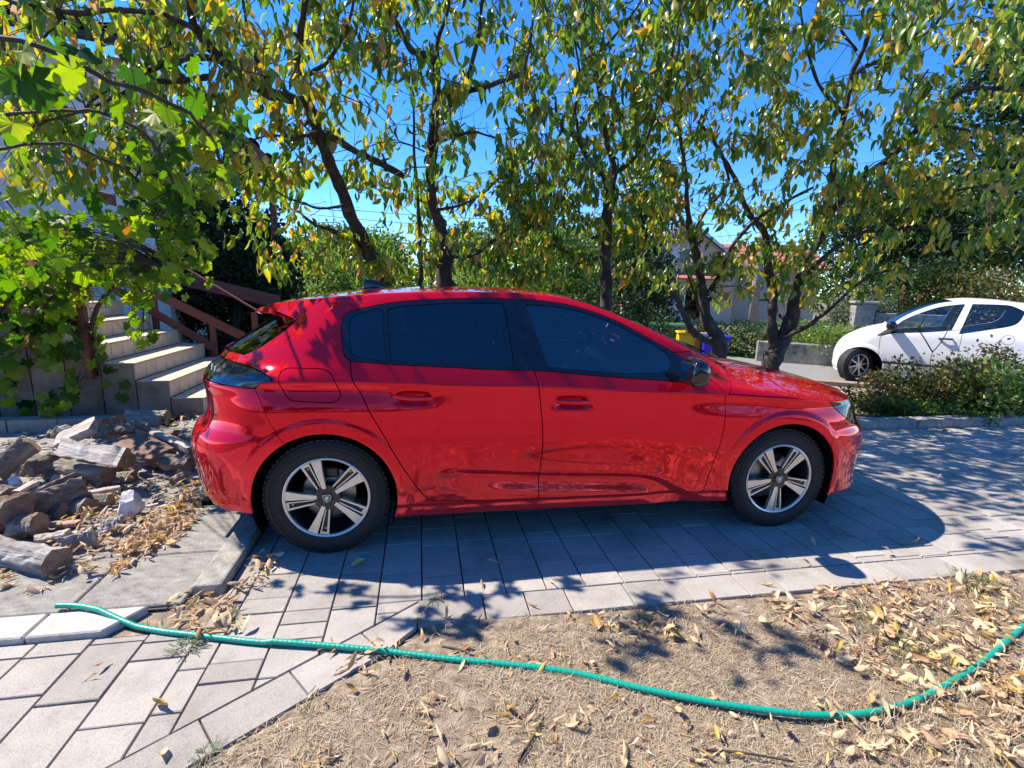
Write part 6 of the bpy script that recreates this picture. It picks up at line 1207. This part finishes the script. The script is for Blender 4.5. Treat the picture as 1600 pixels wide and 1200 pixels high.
aw = MB(); aw.add([(HW*.42, -1.1, 2.35), (HW*.86, -1.1, 2.35), (HW*.86, -.01, 2.75), (HW*.42, -.01, 2.75), (HW*.42, -1.1, 2.27), (HW*.86, -1.1, 2.27), (HW*.86, -.01, 2.67), (HW*.42, -.01, 2.67)], [(0, 1, 2, 3), (7, 6, 5, 4), (0, 4, 5, 1), (1, 5, 6, 2), (3, 7, 4, 0)]); aw.build('porch_roof', M['redtile'], h2)
wg = MB(); wg.box((HW+.003, 2.0, 0), (HW+4.6, DP, 2.9)); wg.build('side_wing', M['pink'], h2); wr = MB()
for k in range(6): t0, t1 = k/6, (k+1)/6+.03; wr.add([(HW-.2, 1.6+3*t0, 2.95+1.35*t0+.1), (HW+5.0, 1.6+3*t0, 2.95+1.35*t0+.1), (HW+5.0, 1.6+3*t1, 2.95+1.35*t1+.06), (HW-.2, 1.6+3*t1, 2.95+1.35*t1+.06), (HW-.2, 1.6+3*t0, 2.95+1.35*t0), (HW+5.0, 1.6+3*t0, 2.95+1.35*t0)], [(0, 1, 2, 3), (0, 4, 5, 1)])
wr.build('wing_roof', M['redtile'], h2)
h3 = empty('orange_house', (at(905, 450, 31)[0], 31, -.3), 0, 'small pale orange house partly hidden by the conifer', 'house'); MB().box((0, 0, 0), (4.2, 5, 3.0)).build('wall', mat('orange_render', [(.62,.40,.25),(.68,.46,.30)], 2, .9), h3); q = MB(); q.add([(-.4, -.5, 2.9), (4.6, -.5, 2.9), (4.6, 2.5, 4.1), (-.4, 2.5, 4.1), (-.4, 5.5, 2.9), (4.6, 5.5, 2.9)], [(0, 1, 2, 3), (3, 2, 5, 4)]); q.build('roof', M['redtile'], h3)
# across the lawn, behind the photographer: a garden hedge with trees (seen only in the paint and glass)
foliage('hedge', 'tall garden hedge on the far side of the lawn behind the photographer', 'hedge', (1.0, -8.5, -.05), (16, .8, 2.6), 9000, .26, 'dark', 61, 90, shape='box', stems=14)
for i, (x_, h_) in enumerate(((-7.5, 4.6), (-2.2, 3.6), (3.4, 4.4), (9.5, 3.8))): foliage('broadleaf_tree', ['leftmost garden tree', 'smallest garden tree', 'taller middle garden tree', 'rightmost garden tree'][i]+' rising over the hedge behind the photographer', 'tree', (x_, -10.5, -.05), (1.9, 1.7, h_), 4200, .22, 'dark', 70+i, 36, trunk=(1.0, .16))

# ------------------------------------------------------------------ hose
hp = [(-8, 958), (90, 957), (118, 957), (150, 962), (200, 976), (250, 986), (300, 992), (400, 1003), (500, 1010), (600, 1018), (700, 1030), (800, 1040), (880, 1049), (930, 1058), (1000, 1075), (1100, 1095), (1200, 1110), (1280, 1117), (1360, 1113), (1440, 1090), (1520, 1045), (1570, 1005), (1620, 958), (1700, 880), (1840, 800)]
zs = [.012]*24; pts = cr([gnd(p[0], p[1], .012) for p in hp[1:]], 8); u_, v_ = np.array([to_uv(p) for p in pts]).T
lift = np.where((u_ < -1.25) & (v_ > 2.03), .032, 0); k_ = np.ones(9)/9; lift = np.convolve(np.pad(lift, 4, 'edge'), k_, 'valid'); pts[:, 2] = .013+lift+np.where(v_ < 1.9, np.maximum(lawn_h(pts[:, 0], pts[:, 1])-.004, -.002), 0)
m, nt, out = newmat('green_hose'); b = nd(nt, 'ShaderNodeBsdfPrincipled', Roughness=.32); b.inputs['Base Color'].default_value = (.006, .31, .215, 1); tc = nt.nodes.new('ShaderNodeTexCoord'); wv = nd(nt, 'ShaderNodeTexNoise', Scale=260.0); bp = nd(nt, 'ShaderNodeBump', Strength=.5, Distance=.002); nt.links.new(tc.outputs['Object'], wv.inputs[0]); nt.links.new(wv.outputs[0], bp.inputs['Height']); nt.links.new(bp.outputs[0], b.inputs['Normal']); nt.links.new(b.outputs[0], out.inputs[0]); M['hose'] = m
dd_ = np.concatenate([[0], np.cumsum(np.linalg.norm(np.diff(pts, axis=0), axis=1))]); ts_ = np.linspace(0, dd_[-1], 1100); pts = np.stack([np.interp(ts_, dd_, pts[:, k]) for k in range(3)], 1)
ho = MB().tube(pts, .0118+.0007*np.sin(np.arange(1100)*2.1), 10).build('garden_hose', M['hose'], None, smooth='all'); tags(ho, 'green garden hose snaking over the paving and the dry lawn', 'hose')

# ------------------------------------------------------------------ litter: fallen leaves, straw, weeds
M['dry'] = leafmat('dry_leaf', [(0, (.60,.43,.26)), (.25, (.68,.53,.35)), (.45, (.55,.33,.18)), (.60, (.62,.46,.29)), (.74, (.36,.19,.10)), (.84, (.60,.45,.10)), (.92, (.66,.55,.38)), (1, (.62,.52,.38))], .25, .6, .25)
def dry_tmpl(seed, roll, curl, W):                              # brittle leaf rolled about its midrib, edges crinkled
    r = np.random.RandomState(seed); V = []; n, k = 7, 5; ph = r.rand(3)*6
    for i in range(n+1):
        t = i/n; w = W*.5*(sin(pi*min(max(t, .02), .985)**.85))**.7; tw = .5*sin(2*t+ph[0]); cx = sin(curl*t)/curl if abs(curl) > .05 else t; cz = (1-cos(curl*t))/curl if abs(curl) > .05 else 0
        for j in range(k):
            q = (j/(k-1)-.5)*2; a = q*roll*(.7+.5*sin(3*t+ph[1])); rad = w/max(roll, .15); y = rad*sin(a); z = rad*(1-cos(a)); y, z = y*cos(tw)-z*sin(tw), y*sin(tw)+z*cos(tw)
            V.append((cx+.02*r.randn()*(abs(q) > .9), y+.012*r.randn(), cz+z+.02*r.randn()*(abs(q) > .9)))
    T = [f for i in range(n) for j in range(k-1) for f in ((i*k+j, (i+1)*k+j, (i+1)*k+j+1), (i*k+j, (i+1)*k+j+1, i*k+j+1))]
    return np.array(V), np.array(T)
DT = [dry_tmpl(i, ro, cu, w) for i, (ro, cu, w) in enumerate(((1.6, .5, .46), (2.3, -.4, .42), (1.1, .9, .50), (2.8, .3, .40), (1.9, -.8, .5), (1.3, 1.3, .42), (2.5, .7, .5), (.8, -.5, .46)))]
def ptin(p, q): return sdf(np.array([p]), np.array(q))[0] < 0
LP, LS = [], []
def litter(poly, n, s0=.05, s1=.095, z=.006, clump=0.0):
    xs, ys = [p[0] for p in poly], [p[1] for p in poly]; k = 0; t = 0; c = None
    while k < n and t < n*30:
        t += 1
        if clump and c is not None and RS.rand() < clump: x, y = c[0]+RS.randn()*18, c[1]+RS.randn()*9
        else: x, y = RS.uniform(min(xs), max(xs)), RS.uniform(min(ys), max(ys))
        if ptin((x, y), poly): LP.append(gnd(x, y, z+.012*RS.rand())); LS.append(RS.uniform(s0, s1)); c = (x, y); k += 1
litter([(1180, 930), (1400, 905), (1600, 890), (1600, 1090), (1430, 1090), (1250, 1000)], 640, .03, .082, clump=.2)
litter([(1280, 1090), (1600, 1040), (1600, 1200), (1240, 1200)], 170, .03, .078, clump=.25); litter([(880, 960), (1200, 928), (1260, 1000), (1000, 1000)], 90, .03, .075, clump=.5)
litter([(560, 1000), (700, 960), (1000, 980), (1000, 1050), (620, 1050)], 55, .03, .075, clump=.3); litter([(520, 1060), (1250, 1100), (1200, 1200), (420, 1200)], 125, .025, .075, clump=.4); litter([(500, 990), (640, 1000), (640, 1060), (520, 1050)], 14, .06, .09)
litter([(228, 960), (300, 915), (372, 925), (385, 985), (300, 1000), (230, 985)], 62, .05, .09, .01, .5); litter([(362, 915), (400, 860), (440, 855), (430, 905), (385, 925)], 34, .045, .08, .008, .5)
litter([(40, 860), (150, 760), (300, 720), (320, 760), (230, 860), (120, 900)], 160, .04, .085, .05, .3); litter([(150, 905), (250, 820), (318, 740), (335, 775), (270, 850), (190, 895)], 190, .05, .09, .03, .4); litter([(170, 870), (300, 740), (320, 770), (230, 860)], 110, .05, .09, .045, .3); litter([(0, 890), (90, 880), (140, 890), (70, 925), (0, 945)], 26, .045, .08, .02, .4); litter([(60, 790), (190, 760), (230, 860), (110, 880)], 60, .045, .08, .05, .3)
litter([(255, 655), (325, 640), (325, 665), (250, 668)], 40, .05, .09, .05); litter([(1370, 660), (1520, 655), (1500, 690), (1380, 690)], 26, .05, .09, .0)
litter([(640, 960), (760, 950), (740, 985), (640, 990)], 8, .05, .08)
for x, y in ((745, 830), (770, 880), (985, 870), (755, 915), (860, 912), (1325, 835), (1272, 850), (1262, 882), (1385, 865), (1505, 820), (1196, 913), (1300, 820), (830, 945), (160, 1040), (138, 1060), (245, 1108), (255, 1180), (485, 1085), (300, 948), (540, 1010), (618, 1006), (700, 968), (745, 965), (1580, 773), (1475, 745), (180, 938), (210, 930), (560, 880), (720, 790), (1430, 850)): LP.append(gnd(x, y, .006)); LS.append(RS.uniform(.06, .085))
LP, LS = np.array(LP), np.array(LS); n = len(LP); hd = RS.uniform(0, 2*pi, n); el = RS.normal(0, .14, n); D = np.stack([np.cos(hd)*np.cos(el), np.sin(hd)*np.cos(el), np.sin(el)], 1); RR = frames(D, RS.normal(0, .45, n)+pi*(RS.rand(n) < .45)); rn = RS.rand(n); di = RS.randint(0, len(DT), n)
LP -= D*LS[:, None]*.5
low = np.array([(DT[int(di[i])][0] @ RR[i].T)[:, 2].min()*LS[i] for i in range(n)]); LP[:, 2] -= low+.004
order = np.argsort(-view_size(LP, LS)); uvp = np.array([to_uv(p) for p in LP])
for c_, i in enumerate(order[:300]):
    o = link('fallen_leaf', leaf_mesh(DT, 'dry', int(di[i]), round(float(rn[i])*9)/9, M['dry'], 1)); o.matrix_world = Matrix.Translation(Vector(LP[i])) @ Matrix(RR[i]).to_4x4() @ Matrix.Scale(float(LS[i]), 4)
    u_, v_ = uvp[i]
    if v_ < 1.93 and np.dot((u_, v_), ND) < CD-.17: lab, g_ = 'curled dry leaf lying on the parched lawn', 'fallen leaves on the lawn'
    elif u_ < -1.5 and v_ > 2.3: lab, g_ = 'curled dry leaf in the heap round the firewood', 'fallen leaves round the firewood'
    elif u_ < -.85 and v_ > 2.0: lab, g_ = 'crisp leaf gathered at the end of the concrete kerb', 'fallen leaves by the kerb'
    else: lab, g_ = 'single fallen leaf lying on the grey pavers', 'fallen leaves on the pavers'
    tone = ['pale tan', 'pale tan', 'pale tan', 'sandy', 'russet', 'sandy', 'sandy', 'dark brown', 'yellow', 'bleached'][int(round(float(rn[i])*9))]
    tags(o, tone+' '+lab, 'leaf', g_)
nb = 900; ex = np.column_stack([RS.uniform(-3, 4, nb), .75-5.2*RS.rand(nb)**1.5]); ex[:190] = np.column_stack([RS.uniform(2.2, 5.0, 190), RS.uniform(.3, 2.3, 190)]); exz = lawn_h(ex[:, 0], ex[:, 1])-.004
LP = np.vstack([LP, np.column_stack([ex, exz])]); LS = np.concatenate([LS, RS.uniform(.05, .09, nb)]); rn = np.concatenate([rn, RS.rand(nb)]); di = np.concatenate([di, RS.randint(0, len(DT), nb)]); h2_ = RS.uniform(0, 2*pi, nb); RR = np.concatenate([RR, frames(np.stack([np.cos(h2_), np.sin(h2_), h2_*0], 1), RS.normal(0, .5, nb))])
rest_i = np.concatenate([order[300:], np.arange(len(order), len(order)+nb)]); V, T, rr_ = join_leaves(DT, di[rest_i], RR[rest_i], LS[rest_i], LP[rest_i], rn[rest_i]); tags(part('leaf_litter', V, T, M['dry'], None, rnd=rr_), 'scattered bed of curled dry leaves round the lawn and woodpile', 'leaf litter', kind='stuff')
# straw of the parched lawn: flat lying bent blades in view, denser where the picture shows it
def blades(n, s0, s1, lay, cond, seed, wd=.00082):
    r = np.random.RandomState(seed); y = .78+(2.75-.78)*r.rand(n*3)**1.45; x = r.uniform(-1.15, 1.15, n*3)*y*1.06; P = np.stack([x, y], 1); u = P @ DU; v = P @ DV; e = np.minimum(1.935-v, CD-.175-np.stack([u, v], 1) @ ND); ok = (e > 0) & cond(u, v, e, r); P = P[ok][:n]; n = len(P)
    dens = np.sin(3.1*P[:, 0]+1.7*P[:, 1])*np.sin(2.3*P[:, 1]-1.2*P[:, 0]+1); dens = dens*.6+.5*np.sin(7.1*P[:, 0]-5.3*P[:, 1])*np.sin(6.3*P[:, 1]+4.2*P[:, 0])+.25*np.sin(17*P[:, 0]+9*P[:, 1]); P = P[r.rand(n) < np.clip(.50+.62*dens, .07, 1)]; n = len(P)
    z = lawn_h(P[:, 0], P[:, 1])+.001; a = r.uniform(0, 2*pi, n); el = np.abs(r.normal(lay[0], lay[1], n)); L = r.uniform(s0, s1, n); d = np.stack([np.cos(a)*np.cos(el), np.sin(a)*np.cos(el), np.sin(el)], 1); s = np.stack([-np.sin(a), np.cos(a), np.zeros(n)], 1)*wd*r.uniform(.6, 1.6, n)[:, None]
    p0 = np.column_stack([P, z]); p1 = p0+d*L[:, None]*.55+np.array([0, 0, .004]); bend = np.stack([np.cos(a+r.normal(0, .6, n)), np.sin(a+r.normal(0, .6, n)), np.sin(el)*.3-.12], 1); p2 = p1+bend*L[:, None]*.45
    p2[:, 2] = np.maximum(p2[:, 2], z+.0005)
    V = np.stack([p0-s, p0+s, p1-s*.8, p1+s*.8, p2], 1).reshape(-1, 3); b = (np.arange(n)*5)[:, None]; T = np.stack([b+[0, 1, 3], b+[0, 3, 2], b+[2, 3, 4]], 1).reshape(-1, 3); return V, T, np.repeat(r.rand(n), 5)
M['straw'] = leafmat('straw', [(0, (.22,.15,.095)), (.35, (.38,.295,.195)), (.7, (.48,.385,.27)), (1, (.60,.51,.385))], .15, .7, .2)
M['greengrass'] = leafmat('green_grass', [(0, (.09,.11,.045)), (.6, (.19,.20,.10)), (1, (.38,.33,.19))], .3, .6, .3)
V, T, rr_ = blades(130000, .02, .065, (.10, .16), lambda u, v, e, r: r.rand(len(u)) < np.clip(.25+e/.35, 0, 1)*np.where((u < -.35) & (v < 1.25), .75, 1), 5)
def wide_blades(n):
    r = np.random.RandomState(91); P = np.column_stack([r.uniform(-1.5, 5.5, n), r.uniform(-1.0, 3.0, n)]); u, v = P @ DU, P @ DV; e = np.minimum(1.935-v, CD-.175-np.stack([u, v], 1) @ ND); P = P[(e > 0) & ((np.abs(P[:, 0]) > 1.2*P[:, 1]) | (P[:, 1] < .8))]; n = len(P); a = r.uniform(0, 2*pi, n); L = r.uniform(.03, .075, n)
    z = lawn_h(P[:, 0], P[:, 1])+.001; d = np.column_stack([np.cos(a), np.sin(a), .1*np.abs(r.randn(n))]); s_ = np.column_stack([-np.sin(a), np.cos(a), a*0])*.0012; p0 = np.column_stack([P, z]); p1 = p0+d*L[:, None]*.55+np.array([0, 0, .003]); p2 = p0+d*L[:, None]; p2[:, 2] = z+.001
    b = (np.arange(n)*5)[:, None]; return np.stack([p0-s_, p0+s_, p1-s_*.8, p1+s_*.8, p2], 1).reshape(-1, 3), np.stack([b+[0, 1, 3], b+[0, 3, 2], b+[2, 3, 4]], 1).reshape(-1, 3), np.repeat(r.rand(n), 5)
V2, T2, r2_ = wide_blades(70000); T = np.vstack([T, T2+len(V)]); V = np.vstack([V, V2]); rr_ = np.concatenate([rr_, r2_])
tags(part('dry_grass', V, T, M['straw'], None, rnd=rr_), 'parched straw coloured grass covering the lawn', 'grass', kind='stuff')
V, T, rr_ = blades(9000, .04, .13, (.7, .35), lambda u, v, e, r: (u > 1.28+.25*r.rand(len(u))) & (v < 1.35), 6, .0013); tags(part('tall_dry_grass', V, T, M['straw'], None, rnd=rr_), 'taller bleached grass at the right edge of the lawn', 'grass', kind='stuff')
def tuft(label, px, py, rad, n, L, seed, m='greengrass', el=(.6, .35), name='grass_tuft', cat='grass tuft'):
    r = np.random.RandomState(seed); c = gnd(px, py); P = c+np.column_stack([r.randn(n)*rad*.4, r.randn(n)*rad*.4, np.zeros(n)])-c; a = np.arctan2(P[:, 1], P[:, 0])+r.randn(n)*.7; e = np.clip(r.normal(el[0], el[1], n), .05, 1.5); l = L*r.uniform(.5, 1.2, n); d = np.stack([np.cos(a)*np.cos(e), np.sin(a)*np.cos(e), np.sin(e)], 1); s = np.stack([-np.sin(a), np.cos(a), a*0], 1)*L*.035
    p1 = P+d*l[:, None]*.6; p2 = p1+(d-np.array([0, 0, .7]))*l[:, None]*.4; p2[:, 2] = np.maximum(p2[:, 2], .003); V = np.stack([P-s*.6, P+s*.6, p1-s, p1+s, p2], 1).reshape(-1, 3); b = (np.arange(n)*5)[:, None]; T = np.stack([b+[0, 1, 3], b+[0, 3, 2], b+[2, 3, 4]], 1).reshape(-1, 3)
    o = part(name, V, T, M[m], None, rnd=np.repeat(r.rand(n), 5)); o.location = c; return tags(o, label, cat, kind='stuff' if name == 'grass_tuft' else None)
M['sage'] = leafmat('grey_green_weed', [(0, (.10,.13,.08)), (1, (.24,.27,.19))], .25, .7, .2)
tuft('grey green weed rosette growing between the pavers under the hose', 292, 1012, .06, 90, .055, 1, 'sage', (.4, .3), 'weed', 'weed'); tuft('small dark weed at the corner of the paver border', 685, 936, .035, 60, .04, 2, 'sage', (.5, .3), 'weed', 'weed'); tuft('tiny green weed in the bare soil near the bottom', 481, 1112, .022, 46, .03, 3, 'greengrass', (.8, .3), 'weed', 'weed'); tuft('faint grey green weed at the bottom edge of the walkway', 325, 1180, .04, 60, .04, 4, 'sage', (.6, .3), 'weed', 'weed')
tuft('wispy green grass tuft on the lawn edge at the far right', 1528, 916, .11, 200, .075, 5, el=(.6, .4)); tuft('flat green grass patch right of the middle of the lawn', 1400, 1010, .16, 200, .05, 6, el=(.35, .25)); tuft('second flat green grass patch nearer the hose', 1450, 1022, .14, 170, .045, 7, el=(.35, .25)); tuft('thin greenish grass patch on the right of the lawn', 1345, 955, .12, 120, .05, 8, el=(.35, .2)); tuft('greenish dry tuft at the border in the middle of the lawn edge', 1010, 965, .09, 90, .04, 9, el=(.4, .3))
for i, (x0, y0, x1, y1) in enumerate(((810, 1190, 850, 1120), (690, 1010, 740, 1025), (1080, 1170, 1240, 1190), (820, 1120, 840, 1090))): a, b = gnd(x0, y0, .008), gnd(x1, y1, .010); tags(MB().tube(cr([a, (a+b)/2+np.array([.006, .004, .004]), b], 4), np.linspace(.005, .003, 9), 5).build('twig', M['twig'], None, smooth='all'), ['dark crooked twig on the lawn at the bottom centre', 'short dry twig on the lawn just below the paver border', 'long thin twig lying on the lawn at the lower right', 'pale bleached stick tip near the crooked twig'][i], 'twig')
